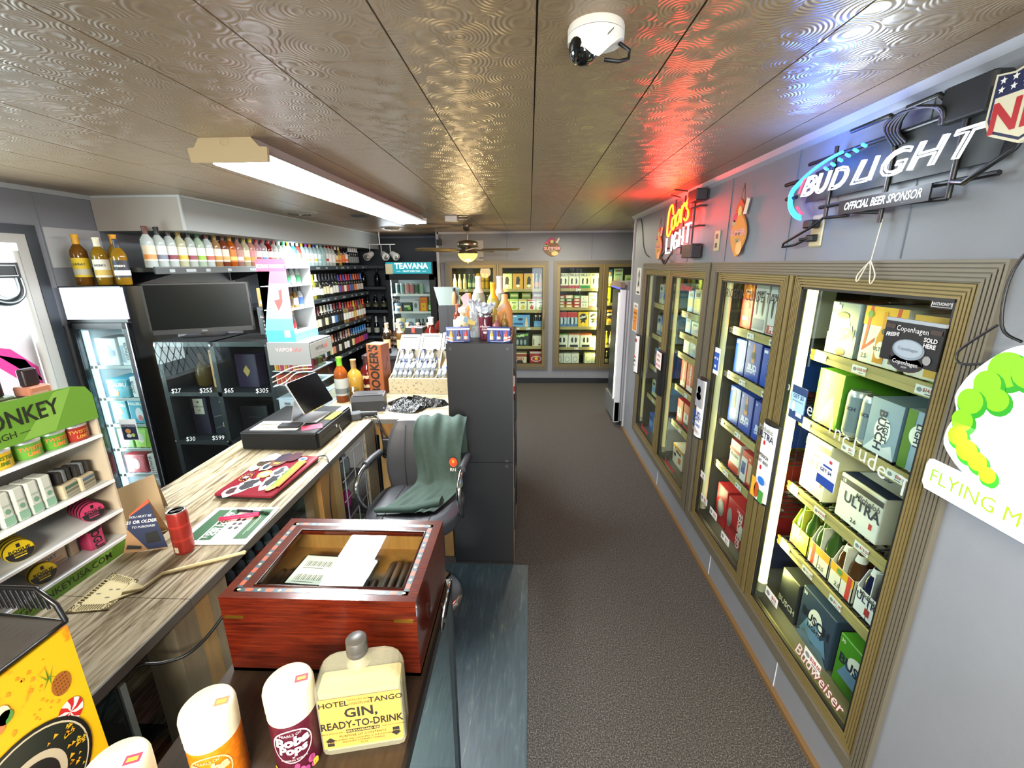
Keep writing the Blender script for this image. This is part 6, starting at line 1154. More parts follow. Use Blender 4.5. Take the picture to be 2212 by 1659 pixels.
G().m(M('17171a', .35)).cyl((-.06, .0, 0), (.0, -.006, 0), .005, 8).build('grip', pn); G().m(M('9aa0a2', .2, kind='glass')).cyl((.0, -.006, 0), (.05, -.011, 0), .0048, 8).build('barrel', pn); G().m(M('1c3a24', .35)).cyl((.05, -.011, 0), (.072, -.013, 0), .0052, 8).build('cap', pn)
# red can
k_ = thing('drink_can', 'slim red drink can with silver top on the near counter', 'can', (-1.125, 1.185, 1.0005), .4)
G().m(M('9a2f28', .3, .35)).lathe([(.023, 0), (.0285, .006), (.0287, .012), (.0287, .138), (.0255, .148)], 24).build('body', k_)
G().m(M('b4382e', .3, .35)).lathe([(.0289, .05), (.0289, .058)], 24, caps=False).lathe([(.0289, .098), (.0289, .106)], 24, caps=False).build('band', k_)
G().m(M('c9c9c6', .2, .9)).lathe([(.0255, .148), (.026, .151), (.024, .152), (.022, .148), (.004, .1475)], 24).build('lid', k_); g = G().m(M('1a1512', .5)).ell((0, 0, .1488), X_, Y_, .008, .004, .011, .008, 12); g.build('opening', k_); G().m(M('c9c9c6', .2, .9)).ell((0, 0, .1495), X_, Y_, -.007, -.003, .009, .006, 12).build('pull_tab', k_)
g = G().m(M('cfc4b0', .5))
vs = [((.0291)*math.cos(a), (.0291)*math.sin(a), z) for z in (.012, .032) for a in [-PI*.72+.09*j for j in range(6)]]; g.add(vs, [(j, j+1, j+7, j+6) for j in range(5)]); g.build('label_patch', k_)
# fly swatter
fs = thing('fly_swatter', 'cream plastic fly swatter lying across the near counter', 'fly swatter', (-1.205, .995, 1.0015), 0)
CR = M('c8b98c', .5); A, B, C_, D_ = V((-.042,-.078,0)), V((.062,-.062,0)), V((.048,.048,0)), V((-.058,.076,0))
def at(u, w): return A*(1-u)*(1-w) + B*u*(1-w) + C_*u*w + D_*(1-u)*w
g = G().m(CR)
def bar(p, q, w=.0024, h=.0022):
    d_ = (q-p).normalized(); s_ = V((-d_.y, d_.x, 0))*w/2
    g.add([p-s_, q-s_, q+s_, p+s_]+[v+Z_*h for v in (p-s_, q-s_, q+s_, p+s_)], [(0,3,2,1),(4,5,6,7),(0,1,5,4),(1,2,6,5),(2,3,7,6),(3,0,4,7)])
for k in range(17):
    u = k/16
    bar(at(u, 0), at(u, .17)); bar(at(u, .83), at(u, 1))
for k in range(17):
    w = k/16
    bar(at(0, w), at(.16, w)); bar(at(.84, w), at(1, w))
for u in (0, .16, .84, 1): bar(at(u, 0), at(u, 1), .003)
for w in (0, .17, .83, 1): bar(at(0, w), at(1, w), .003)
q4 = [at(.16,.17), at(.84,.17), at(.84,.83), at(.16,.83)]; g.add(q4+[v+Z_*.0018 for v in q4], [(0,3,2,1),(4,5,6,7)])
gr = g.build('slotted_head', fs); g = G().m(M('6b6a58', .6)); oo = at(.5,.5)+Z_*.002
for a_, b_, rx in ((-.02,-.005,.008), (.0,.012,.006), (.018,-.018,.008), (.02,.014,.007)): g.ell(oo, X_, Y_, a_, b_, rx, .003, 8)
g.build('moulded_marks', gr)
h0 = (B+C_)/2; hh = [h0+V((-.002,.0,0)), h0+V((.04,.018,0)), V((.10,.075,0)), V((.285,.18,0))]
g = G().m(CR).tube([p+Z_*.005 for p in hh], .0055, 8); g.ball(hh[-1]+Z_*.005, .007, n=8, k=5); g.prism([(h0.x-.012, -.04), (h0.x+.035, .006), (h0.x+.035, .022), (h0.x-.016, .04)], .0, .004); g.build('handle', fs)
# tent cards
def tent(lab, P, col, items, name='tent_card'):
    t = thing(name, lab, 'card', P[0]); q = [V(p)-V(P[0]) for p in P]; u = (q[1]-q[0]); v = (q[3]-q[0]); n = u.cross(v).normalized(); b_ = V((n.x, n.y, 0)).normalized()*(-.07)
    G().m(M(col, .6)).add(q, [(0,1,2,3)]).add([q[3], q[2], V((q[2].x, q[2].y, 0))+b_+V((0,0,.0)), V((q[3].x, q[3].y, 0))+b_], [(0,1,2,3)]).build('folded_card', t)
    g = G(); e = .0006
    for it in items:
        def pt(a, b_): return (q[0]*(1-a)+q[1]*a)*(1-b_)+(q[3]*(1-a)+q[2]*a)*b_+n*e
        if it[0] == 'q': g.m(M(it[2], .6)).add([pt(a, b_) for a, b_ in it[1]], [tuple(range(len(it[1])))])
        elif it[0] == 't': g.m(M(it[5], .6)).text(it[1], pt(it[2], it[3]), u.normalized(), v.normalized(), 0, 0, it[4], bold=.03)
        e += .0003
    g.build('printing', t)
TC = [(-1.317, 1.165, 1.0008), (-1.195, 1.20, 1.0008), (-1.253, 1.23, 1.163), (-1.3021, 1.2035, 1.1197)]
tent('blue and tan age-check tent card behind the red can', TC, 'a8845e', [('q', [(0,.95),(0,.62),(.55,-.0+.02),(1,.02),(1,1),(0,1)], '1f2c50'), ('q', [(0,.95),(1,.93),(1,1),(0,1)], 'c8502c'), ('q', [(.55,.15),(.9,.15),(.9,.38),(.55,.38)], '161a1c'), ('t', 'YOU MUST BE', .5, .78, .010, 'b8c0d0'), ('t', '21 OR OLDER', .52, .66, .014, 'd8dce4'), ('t', 'TO PURCHASE', .55, .54, .010, 'b8c0d0'), ('q', [(.05,.1),(.4,.05),(.42,.12),(.08,.2)], '26282c')])
tent('blank cream card standing behind the blue age-check card', [(-1.44, 1.30, 1.0008), (-1.33, 1.36, 1.0008), (-1.37, 1.39, 1.17), (-1.46, 1.33, 1.14)], '9a8668', [], 'tent_card')
# clear certificate stand by the drawer
t = thing('acrylic_stand', 'small clear stand with a white certificate beyond the cash drawer', 'stand', (-1.465, 2.47, 1.0005), -.1)
G().m(ACRYL).box(-.07, .05, -.003, 0, 0, .12).box(-.07, .05, -.003, .05, 0, .003).build('holder', t); G().m(M('b9bcc0', .6)).box(-.066, .046, .0005, .001, .006, .115).m(M('6a6e74', .6)).rect((-.01, -.0, .07), X_, Z_, -.02, .01, .02, .025).rect((-.01, .0, .07), X_, Z_, -.03, -.02, .03, -.015).build('certificate', t)
# ------------------------------------------------------------------ lit vape displays
WH = M('868a89', .5)
v = thing('vape_display', 'white acrylic vape display cabinet with lettered header behind the register', 'display', (-1.6, 2.56, 1.0005))
w_, d_, h_ = .262, .29, .45
G().m(WH).box(0, w_, 0, d_, h_-.006, h_).build('top', v)
g = G().m(ACRYL).box(0, w_, -.0, .003, 0, h_-.13).box(w_-.003, w_, 0, d_, 0, h_).box(0, .003, 0, d_, 0, h_).box(0, w_, d_-.003, d_, 0, h_); g.build('clear_walls', v)
for z in (0, .085, .175, .265): G().m(M('cfd8da', .2)).box(.003, w_-.003, .004, d_-.004, z, z+.004).build('shelf', v)
hp = G().m(M('7c7c7a', .5)).box(0, w_, -.006, -.001, h_-.14, h_).build('header_panel', v); g = G().m(M('c0524a', .5)).text('LAX', (.185, -.0065, h_-.045), X_, Z_, 0, 0, .034, bold=.0).m(M('d8b0a8', .5)).text('VAPOR', (.105, -.0065, h_-.045), X_, Z_, 0, 0, .034)
g.build('header_lettering', hp)
for k in range(3):
    g = G().m(M(('e6e2de', 'c8a08a', 'dcdcda')[k], .5)).tube(smooth([(.0, -.004, .17+.03*k), (.08, -.004, .20+.035*k), (.16, -.004, .26+.02*k), (w_, -.004, .27+.02*k)], 6), .004, 5); g.build('wave_trim', v)
sp2 = G().m(M('777772', .5)).box(w_+.001, w_+.005, .0, d_, h_-.10, h_-.01).build('side_header', v); oR = (w_+.0055, .14, h_-.05)
G().m(M('2a2a2c', .5)).text('VAPOR', oR, Y_, Z_, -.03, 0, .034, shear=.2).m(M('a8322c', .5)).text('LAX', oR, Y_, Z_, .055, 0, .034, bold=.02).m(M('8a8a88', .5)).rect(oR, Y_, Z_, -.05, -.03, .04, -.025).build('side_lettering', sp2)
VG = 'vape boxes in the lettered display'
for r_, (z, cols) in enumerate(((.2695, ('d89a28', 'c83a5a')), (.1795, ('b8482c', 'a8402c')))):
    for i in range(8):
        carton('vape_box', '%s vape box, %s from left, %s row of white display' % (('amber-pink', 'orange-red')[r_], ORD[i], ('upper', 'lower')[r_]), 'box', (-1.6+.026+.0292*i, 2.60, 1.0005+z), 0, .027, .05, .062, cols[i % 2] if r_ == 0 else cols[0], [('r',-.7,-.9,-.3,.4,'e0b8a8'), ('r',-1,.6,1,1,cols[1])], VG)
MG = 'miniature bottles in the white display'
for i in range(6):
    bottle('small_bottle', 'purple-capped miniature with maroon label, %s along the side of white display' % ORD[i], 'bottle', (-1.6+.225-.045*(i % 2), 2.665+.06*(i//2), 1.27), 'mini', 'd0cfc4', '3a1430', '5a1824', None, PI/2, MG, 1.1, n=10)
for i in range(5): bottle('small_bottle', 'clear miniature, %s from left on the bottom of white display' % ORD[i], 'bottle', (-1.6+.04+.045*i, 2.62, 1.0050), 'mini', 'cdd8da', 'd8d8d8', None, None, 0, MG, .70, n=8)
for i in range(2): bottle('small_jar', '%s lidded jar on the middle shelf of white display' % ('dark' if i == 0 else 'red and white'), 'jar', (-1.6+.07+.14*i, 2.64, 1.0902), 'can', '3a3a3a' if i == 0 else 'b02a24', None, '8fa8c0' if i == 0 else 'd8c8a8', None, PI/4, MG, .6, n=12)
p = thing('vape_display', 'tall pink-to-blue card display with white lettering on top of the white one', 'display', (-1.605, 2.58, 1.4508))
w_, d_, h_ = .175, .29, .49
GP = ['b4526c', 'b46680', 'b08298', 'a096b0', '86a0be', '62a0c0', '429cc0']
for k in range(7):
    z0, z1 = h_*k/7, h_*(k+1)/7; col = GP[6-k]
    xl = .0 if k == 6 else (.095 - .0165*(6-k))
    xl0 = 0 if k == 6 else max(0, .095 - .0165*(7-k)); 
    G().m(M(col, .55)).prism([(max(0, xl0), z0), (w_, z0), (w_, z1), (max(0, xl), z1)], -.004, 0, T_XZ).build('front_panel', p)
G().m(M('a9aaa9', .5)).box(.0, w_, d_-.004, d_, 0, h_).box(0, .004, .0, d_, 0, h_).box(.0, w_, 0, d_, h_-.004, h_).m(M('a9abab', .5)).box(0, .004, 0, d_, 0, h_).build('carcass', p)
G().m(M('8a6a9c', .55)).box(w_, w_+.003, 0, d_, h_-.055, h_).m(M('5aa6cc', .55)).box(w_, w_+.003, 0, d_, 0, .05).build('side_band', p)
for z in (.05, .19, .33): G().m(M('e2e6e6', .4)).box(.004, w_, .004, d_-.004, z, z+.004).build('shelf', p)
g = G().m(M('e8e8e8', .5)).text('FLYING MONKEY', (w_/2, -.0046, h_-.042), X_, Z_, 0, 0, .028, bold=.05, sx=.78); g.m(M('c8504c', .5)).rect((0, -.0046, h_-.012), X_, Z_, .006, -.004, .02, .004).poly((0, -.0046, .28), X_, Z_, [(.08, -.03), (.115, -.02), (.115, .03), (.135, .035), (.13, -.04), (.10, -.09)])
g.m(M('eef2f4', .5)).rect((0, -.0046, 0), X_, Z_, .115, .03, .15, .07); g.build('header_lettering', p)
for s_, (z, specs) in enumerate(((1.5055, (('d8d4ca','c8a888','2a2a2a'), ('c9c4c0','d0b48a','a03030'))), (1.6455, (('c8c4b8','1a1a1c','d8d4cc'), ('8a6a3a','1a1a1c','3a2a1c'), ('9a7a3a','1a1a1c','d8d8d4'), ('d0d8dc','1a1a1c','2a4a9a'))), (1.7855, (('c8d8d0','b8c0be','c0c8c4'), ('c4d8d0','b8c0be','3a8a5a'), ('cfdcd8','c0c8c6','d0d8d4'), ('c8d8d0','b8c0be','2f7a50'))))):
    for i, (gl, cp, lb) in enumerate(specs): bottle('small_bottle', '%s, %s from front, %s shelf of pink display' % (('white-labelled flask', 'black-capped flask', 'green and clear flask')[s_], ORD[i], ('bottom', 'middle', 'top')[s_]), 'bottle', (-1.605+.115, 2.625+.062*i, z), 'mini', gl, cp, lb, None, PI/2, 'flasks in the pink display', 1.15, n=10)
# ------------------------------------------------------------------ back counter goods
def bk(ds, x, y, kd, gl, cp, lb, s, z=1.0005, band=None, txt=None, clear=True, grp='bottles on the back counter'): return bottle('spirit_bottle', ds, 'bottle', (x, y, z), kd, gl, cp, lb, txt, .2, grp, s, clear=clear, band=band)
bk('copper whiskey bottle with lime green cap beside the white display', -1.275, 2.80, 'spirit', 'a0521c', '6fb02a', 'a8a8a0', 1.12, band='6a6c68')
bk('round amber whiskey bottle with wooden stopper behind the tumbler', -1.235, 2.93, 'round', 'b8903a', '8a6a44', None, 1.12)
bk('deep red whiskey bottle left of the wooden lettered box', -1.195, 3.08, 'round', '5a1410', '3a1a14', 'b09a78', 1.12)
g = thing('glass_tumbler', 'clear empty glass tumbler in front of the amber bottle', 'glass', (-1.19, 2.775, 1.0005)); G().m(M('eef2f2', .03, kind='glass')).lathe([(.034, 0), (.042, .10), (.040, .10), (.032, .008), (.002, .008)], 20).build('tumbler', g)
b = thing('bourbon_box', 'upright brown wooden box with black burnt lettering on the back counter', 'box', (-1.085, 3.03, 1.0005), -.25)
G().m(M('8a4a24', .55, kind='wood')).rbox(-.06, .06, -.055, .055, 0, .365, .004, 1).build('case', b); G().m(M('1a100c', .6)).text("BOOKER'S", (-.0, -.0558, .18), X_, Z_, 0, 0, .10, rot=PI/2, bold=.03, sx=.78).build('burnt_lettering', b); G().m(M('3a2014', .6)).text('Booker', (.0607, 0, .22), Y_, Z_, 0, 0, .035, rot=1.2, shear=.3).build('signature', b)
# miniature bin with raised lids
b = thing('miniatures_bin', 'cream speckled bin with three raised glass lids full of miniature bottles', 'bin', (-1.01, 2.99, 1.0005))
SPK_ = M('a3977a', .6, kind='speckle'); CRM = M('8a8474', .5)
G().m(SPK_).box(0, .46, -.012, 0, 0, .115).build('front_board', b)
for x in (0, .165, .335, .452): G().m(CRM).prism([(-.0, .0), (.29, 0), (.29, .27), (.10, .14), (0, .115)], x, x+.008, Matrix(((0,0,1,0),(1,0,0,0),(0,1,0,0),(0,0,0,1)))).build('divider', b)
G().m(CRM).box(0, .46, .28, .29, 0, .27).build('back_board', b); G().m(M('b8a884', .6)).prism([(0, .09), (.28, .20), (.28, .19), (0, .08)], .008, .452, Matrix(((0,0,1,0),(1,0,0,0),(0,1,0,0),(0,0,0,1)))).build('sloping_tray', b)
for k, (x0, x1, dz) in enumerate(((.0, .155, 0), (.16, .325, .012), (.33, .46, .022))):
    m = mx((0, .28, .27), rx=math.radians(-48)); l = G().m(M('8c897e', .5)).box(x0, x0+.02, 0, .02, 0, .15+dz, m).box(x1-.02, x1, 0, .02, 0, .15+dz, m).box(x0, x1, 0, .02, 0, .022, m).box(x0, x1, 0, .02, .128+dz, .15+dz, m).build('lid', b)
    G().m(M('565c56', .5)).box(x0+.02, x1-.02, .006, .009, .022, .128+dz, m).build('lid_pane', l)
    for xx in (x0+.03, x1-.05): G().m(M('1c1a16', .4)).box(xx, xx+.022, .27, .282, .262, .278).build('hinge', l)
rr = random.Random(11); i = 0
for cell, cx0, nx, rows_, lay in (('left', -.978, 4, 2, 2), ('middle', -.817, 4, 2, 2), ('right', -.655, 2, 1, 1)):
    for ly in range(lay):
        for rw in range(rows_):
            for q_ in range(nx - (ly and rw)):
                u = .035 + .115*rw + .02*ly; x = cx0 + .0365*q_ + .012*ly
                ds_ = ('black-capped', 'blue-capped', 'silver-capped')[(i*7+ly) % 3]; cap_ = ('15161c', '2a3a8a', 'b8bcc0')[(i*7+ly) % 3]
                o_ = bottle('miniature_bottle', '%s miniature, %s from left, %s layer, %s row, %s bin compartment' % (ds_, ORD[q_], ('lower', 'upper')[ly], ('front', 'rear')[rw], cell), 'bottle', (x, 2.99+u, 1.0005+.09+.393*u+.0205+.037*ly), 'mini', 'b4bcc4', cap_, 'b0b4c0' if i % 3 else None, None, 0, 'miniature bottles in the cream bin', 1.0, n=8)
                o_.rotation_euler = (-PI/2+.374+rr.uniform(-.03, .12), rr.uniform(-.02, .02), rr.uniform(-.05, .05)); i += 1
# stand behind the bin
b = thing('back_bar', 'dark stepped back bar stand behind the cream bin', 'stand', (-1.35, 3.38, 0)); G().m(M('1d1f22', .5)).box(0, .90, 0, .45, 1.17, 1.20).build('top', b); G().m(M('17181a', .5)).box(0, .90, .02, .45, .0, 1.17).build('body', b)
BB = 'bottles on the back bar stand'
bk('dark bottle with tan neck band, left on the back bar', -1.17, 3.5, 'wine', '1f140c', 'c8a888', 'b89a70', .80, 1.2005, grp=BB, clear=False); bk('amber bottle with tan neck band, second on the back bar', -1.06, 3.5, 'wine', '6a4a1c', 'c8a888', 'b89a70', .78, 1.2005, grp=BB)
carton('bourbon_box', 'black wheat whiskey box with white lettering on the back bar', 'box', (-.925, 3.52, 1.2005), -.12, .15, .12, .215, '161617', [('t','OLD ELK',0,.3,.18,'a8a488'), ('t','WHEAT',0,-.05,.28,'d8d6d0'), ('t','WHISKEY',0,-.38,.14,'a8a488'), ('r',-.25,.6,.1,1,'b8382c'), ('rT',-.25,-1,.1,0,'b8382c'), ('tR','RESERVE',0,.6,.2,'8a8a88')])
bk('red whiskey bottle with white capsule on the back bar', -.79, 3.47, 'round', '5c1810', 'd8cfc4', None, 1.25, 1.2005, grp=BB); bk('tall red whiskey bottle with yellow label on the back bar', -.735, 3.64, 'round', '4c120c', '1c1414', 'c8a81e', 1.45, 1.2005, grp=BB); bk('dark red bottle at the right end of back bar', -.57, 3.70, 'round', '4a140e', '5a2418', None, 1.25, 1.2005, grp=BB)
for i in range(5): bk('small brown stoppered bottle, %s in the row behind the wheat box' % ORD[i], -1.25+.092*i, 3.76, 'round', '3a2416', 'b09a80', '6a5a48', .9, 1.2005, grp=BB)
gb = thing('gift_case', 'open dark grey gift case with a bottle in its green-lined lid', 'gift case', (-.645, 3.47, 1.2005))
G().m(M('26272a', .5)).box(-.075, .085, -.02, .14, 0, .39).m(M('191a1c', .5)).box(-.005, .0, -.0208, -.0201, 0, .39).build('case', gb); G().m(M('4a5650', .5)).loft([[(-.075, .0, .391), (.085, .0, .391), (.085, .02, .391), (-.075, .02, .391)], [(-.12, .05, .53), (.085, .05, .53), (.085, .07, .53), (-.12, .07, .53)]], True, False).build('open_lid', gb)
g = G().m(M('151517', .4)); [g.text(ch, (-.04, -.0212, .35-.04*k), X_, Z_, 0, 0, .028) for k, ch in enumerate('GIFTBOX'[:0])]
bottle('spirit_bottle', 'small tan bottle with black cap standing on the open gift case', 'bottle', (-.595, 3.482, 1.5915), 'mini', 'a07850', '1c1c1c', None, None, 0, None, 1.25, clear=False)
# ------------------------------------------------------------------ black end cabinet with gifts on top
k = thing('black_cabinet', 'tall black cube cabinet standing at the end of the back counter', 'cabinet', (-.479, 2.443, 0))
KB2 = M('141416', .42, kind='darkwood')
for z0, z1 in ((.004, .722), (.725, 1.465)):
    G().m(KB2).box(0, .385, 0, .022, z0, z1).box(0, .385, .70, .722, z0, z1).box(.007, .385, .0221, .6999, z0, z0+.025).box(.0, .385, .0221, .6999, z1-.025, z1).box(0, .385, .35, .37, z0, z1).box(0, .385, .02, .70, (z0+z1)/2-.01, (z0+z1)/2+.01).box(0, .006, .0222, .6998, z0, z1-.026).build('cube_unit', k)
G().m(M('6a5138', .6)).box(.385, .388, 0, .722, 1.44, 1.465).box(.385, .388, .0, .022, .01, 1.439).build('worn_edge', k)
for x, z in ((.025, 1.435), (.355, 1.435), (.345, .735), (.345, .70)): G().m(M('3a3a3c', .4)).cyl((x, -.002, z), (x, .001, z), .009, 12).build('cap_screw', k)
bottle('spirit_bottle', 'brown bottle with red and white label in the side of black cabinet', 'bottle', (-.125, 2.50, 1.109), 'spirit', '4a2214', '3a1a12', 'd0c0b4', None, PI/2, None, 1.05, band='a8302c')
ZT = 1.4655
def gift(lab, x, y, rz, sgn):
    b = thing('gift_pack', lab, 'gift pack', (x, y, ZT), rz, 'flag-print miniature packs on the black cabinet')
    G().m(M('26346c', .45)).rbox(-.068, .068, -.026, .026, 0, .085, .003, 1).m(M('c9ccd8', .5)).box(-.066, .066, -.0268, -.026, .073, .083).build('carton', b)
    for i, c_ in enumerate(('c8962a', '5a1420', 'c83a20')):
        G().m(M('3f5298', .4)).box(-.058+.042*i, -.022+.042*i, -.0268, -.026, .012, .07).build('window', b); G().m(M(c_, .3)).lathe([(.010, .015), (.011, .045), (.006, .055), (.006, .066), (.0065, .069)], 10, (-.04+.042*i, -.0275, 0), sy=.35).m(M('c8bca8', .5)).lathe([(.0113, .02), (.0115, .036)], 10, (-.04+.042*i, -.0275, 0), caps=False, sy=.38).build('miniature', b)
    g = G(); 
    for j in range(3): g.m(M('b83a3c' if j % 2 else 'd8d4d4', .5)).poly((0, -.0272, 0), X_, Z_, [(sgn*.03, .004+.008*j), (sgn*.068, .016+.008*j), (sgn*.068, .024+.008*j), (sgn*.03, .012+.008*j)]); g.poly((.0684, 0, 0), Y_, Z_, [(-.024, .01+.009*j), (.024, .02+.009*j), (.024, .029+.009*j), (-.024, .019+.009*j)])
    g.m(M('8a92b8', .5)).ell((.0686, 0, .062), Y_, Z_, 0, 0, .014, .01, 12).rect((0, -.0272, 0), X_, Z_, -.05, .003, .03, .008); g.build('flag_print', b)
gift('flag-print miniature pack at the left front of black cabinet top', -.415, 2.505, .22, -1); gift('flag-print miniature pack at the right front of black cabinet top', -.172, 2.50, -.16, 1)
t = thing('tumbler', 'maroon travel tumbler stuffed with silver tissue between the two packs', 'tumbler', (-.262, 2.60, ZT))
G().m(M('58152a', .4)).lathe([(.031, 0), (.032, .004), (.034, .03), (.043, .135), (.0435, .137)], 24).build('body', t); G().m(CHROME).lathe([(.0435, .137), (.045, .158), (.042, .158)], 24, caps=False).build('steel_rim', t)
for z in (.02, .028, .036, .044): G().m(M('4a1022', .4)).lathe([(.0335+.01*z/.135*1.2+.0006, z), (.0335+.01*z/.135*1.2+.0006, z+.003)], 20, caps=False).build('groove', t)
g = G().m(M('d8c0c0', .5)); o = (0, -.0425, 0); g.poly(o, X_, Z_, [(-.004, .09), (.004, .09), (.003, .115), (.002, .125), (-.002, .125), (-.003, .115)]).text('Hollow', o, X_, Z_, 0, .082, .020, shear=.3, bold=.02).text('Liquor', o, X_, Z_, .004, .066, .018, shear=.3, bold=.02).poly(o, X_, Z_, [(-.012, .052), (.012, .052), (.009, .040), (-.009, .040)]); g.build('logo', t)
def tissue(par, loc, r, h, seed, col='b9bec6', nm='tissue_paper'):
    q = random.Random(seed); g = G().m(M(col, .35, kind='crinkle')); n = 22; rings = []
    for k in range(4):
        rings.append([(r*(.6+.28*k)*(1+.18*q.uniform(-1, 1))*math.cos(2*PI*j/n), r*(.6+.28*k)*(1+.18*q.uniform(-1, 1))*math.sin(2*PI*j/n), h*(.05+.3*k)+(h*.4*abs(math.sin(j*1.9+seed))*(k > 1))) for j in range(n)])
    g.loft(rings, False, False); g.loft([[(x*.9, y*.9, z+.004) for x, y, z in rr_] for rr_ in rings], False, False); o = g.build(nm, par); o.location = loc; return o
tissue(t, (0, 0, .150), .045, .05, 3)
b = thing('skull_bottle', 'clear glass skull-shaped bottle with white cap and yellow ribbon label', 'bottle', (-.40, 2.615, ZT+.0015), .3)
SK = M('d8cfae', .06, kind='bottle')
G().m(SK).ball((0, .0, .085), .055, .062, .055, 18, 12).ball((-.0, -.035, .035), .030, .028, .036, 14, 8).cyl((0, .01, .13), (0, .01, .165), .016, 12).build('glass', b)
for x in (-.022, .022): G().m(M('8a7a58', .1)).ball((x, -.055, .08), .012, .008, .012, 10, 6).build('eye_socket', b)
G().m(M('cfc4ba', .5)).rbox(-.024, .024, -.014, .034, .155, .185, .012).build('cap', b); G().m(M('c8b060', .5)).box(-.05, .02, -.07, -.062, .10, .125, mx(ry=.4)).m(M('7a9aa8', .5)).box(-.055, -.03, -.072, -.064, .10, .128, mx(ry=.4)).build('ribbon_label', b)
GT = 'wrapped gift bottles on the black cabinet'
for x, y, s, lab in ((-.385, 2.78, 1.0, 'peach foam bottle sleeve at the left behind the skull bottle'), (-.150, 2.68, 1.02, 'peach foam bottle sleeve at the right end of black cabinet top')):
    b = thing('bottle_sleeve', lab, 'bottle', (x, y, ZT), 0, GT); G().m(M('d09050', .55)).lathe([(.044, 0), (.046, .01), (.046, .15), (.040, .185), (.020, .225), (.018, .26), (.012, .262)], 20, sx=s, sy=s).build('sleeve', b)
    G().m(M('c07a40', .6)).box(-.002, .002, -.0475, -.045, .01, .17).build('zip', b); G().m(M('b89a8a', .6)).poly((-.035, -.05, .16), V((.8,0,.6)), V((-.6,0,.8)), [(0, 0), (.05, 0), (.06, .012), (.05, .024), (0, .024)]).build('gift_tag', b)
for x, y, lab in ((-.335, 2.90, 'tall clear bottle with white foil neck, left rear of cabinet top'), (-.192, 2.86, 'tall clear bottle with white foil neck, right rear of cabinet top')):
    bottle('gift_bottle', lab, 'bottle', (x, y, ZT), 'wine', 'b8bcae', 'd4cec4', 'b0a890', None, 0, GT, 1.2)
bottle('gift_bottle', 'pale yellow liqueur bottle with bright yellow cap behind the tumbler', 'bottle', (-.228, 2.76, ZT), 'wine', 'c8c46a', 'e0a41c', None, None, 0, GT, 1.08)
bottle('gift_bottle', 'pink-labelled small bottle with wooden stopper behind the right pack', 'bottle', (-.195, 2.585, ZT), 'round', 'b87878', 'a07850', 'd0a8a4', None, 0, GT, .62); bottle('gift_bottle', 'small amber bottle with green label behind the right pack', 'bottle', (-.148, 2.60, ZT), 'spirit', 'a8884a', 'a88a5a', '2a5a4c', None, 0, GT, .56)
bottle('gift_bottle', 'copper-patterned bottle at the far left of cabinet top', 'bottle', (-.445, 2.70, ZT), 'spirit', '7a3a2a', '8a4a30', 'b88a7a', None, 0, GT, .72)
w = thing('tissue_bundle', 'silver tissue bundle with a pink price tag behind the skull bottle', 'gift wrap', (-.335, 2.68, ZT)); G().m(M('a8aeb8', .4, kind='crinkle')).lathe([(.03, 0), (.038, .06), (.03, .13), (.034, .16)], 12, smooth=False).build('wrapped_base', w); tissue(w, (0, 0, .15), .03, .06, 8)
G().m(M('a88a90', .5)).poly((-.06, -.02, .19), V((.75,0,.55)).normalized(), V((-.4,0,.9)).normalized(), [(0, 0), (.05, 0), (.05, .06), (0, .06)]).build('price_tag', w)
# ------------------------------------------------------------------ swivel chair and sweatshirt
c = thing('desk_chair', 'grey faux-leather chair with chrome-looped armrests at the counter', 'chair', (-.615, 2.135, 0), math.radians(-4))
LE = M('3c3d42', .42, kind='leather')
def pad(n, cx, cy, cz, hw, hd, ht, e=4, k=7, lean=0):
    g = G().m(LE); rings = []; N = 28
    for i in range(k+1):
        f_ = -1+2*i/k; q = (1-abs(f_)**3)**.5*.12+.88 if abs(f_) < 1 else .80
        rings.append([(cx+hw*q*math.copysign(abs(math.cos(2*PI*j/N))**(2/e), math.cos(2*PI*j/N)), cy+hd*q*math.copysign(abs(math.sin(2*PI*j/N))**(2/e), math.sin(2*PI*j/N)), cz+ht*f_) for j in range(N)])
    g.loft(rings, True, True); return g
st_ = pad(0, 0, -.02, .60, .255, .235, .048, 3.2).build('seat', c)
g = G().m(LE); N = 20; rings = []
for i in range(15):
    t = i/14; z = .62 + .41*t; y = .185 + .05*t - .03*math.sin(PI*t); wd = .225*(1-.22*max(0, t-.72)**2*12) * (.93+.07*math.sin(PI*min(1, t*1.3))); th = .032*(1 if t < .93 else .7)
    rings.append([(wd*math.copysign(abs(math.cos(2*PI*j/N))**.45, math.cos(2*PI*j/N)), y - .045*(1-abs(math.cos(2*PI*j/N)))*0 + .035*math.cos(2*PI*j/N)**2*-1 + th*math.copysign(abs(math.sin(2*PI*j/N))**.7, math.sin(2*PI*j/N)), z) for j in range(N)])
bk_ = g.loft(rings, True, True).build('backrest', c)
for x in (-.11, .11): G().m(M('2a2b2f', .6)).tube([(x, .14+.05*t - .03*math.sin(PI*t)-.002, .64+.37*t) for t in [k/8 for k in range(9)]], .0022, 5).build('seam', bk_); G().m(M('2a2b2f', .6)).tube([(x*1.1, -.22+.05*k, .6485+.001) for k in range(8)], .0022, 5).build('seam', st_)
for s_ in (-1, 1):
    pts = [(s_*.255, .20, .80), (s_*.262, .14, .845), (s_*.265, -.02, .855), (s_*.268, -.10, .845), (s_*.272, -.15, .80), (s_*.272, -.155, .74), (s_*.268, -.10, .64), (s_*.255, -.03, .575), (s_*.20, -.02, .545)]
    a = G().m(CHROME).tube(smooth([V(p) for p in pts], 4), .013, 10).build('arm_loop', c); G().m(M('2c2d31', .5)).tube([(s_*.262, .15, .848), (s_*.265, .05, .857), (s_*.266, -.04, .857)], .021, 10).build('arm_pad', a)
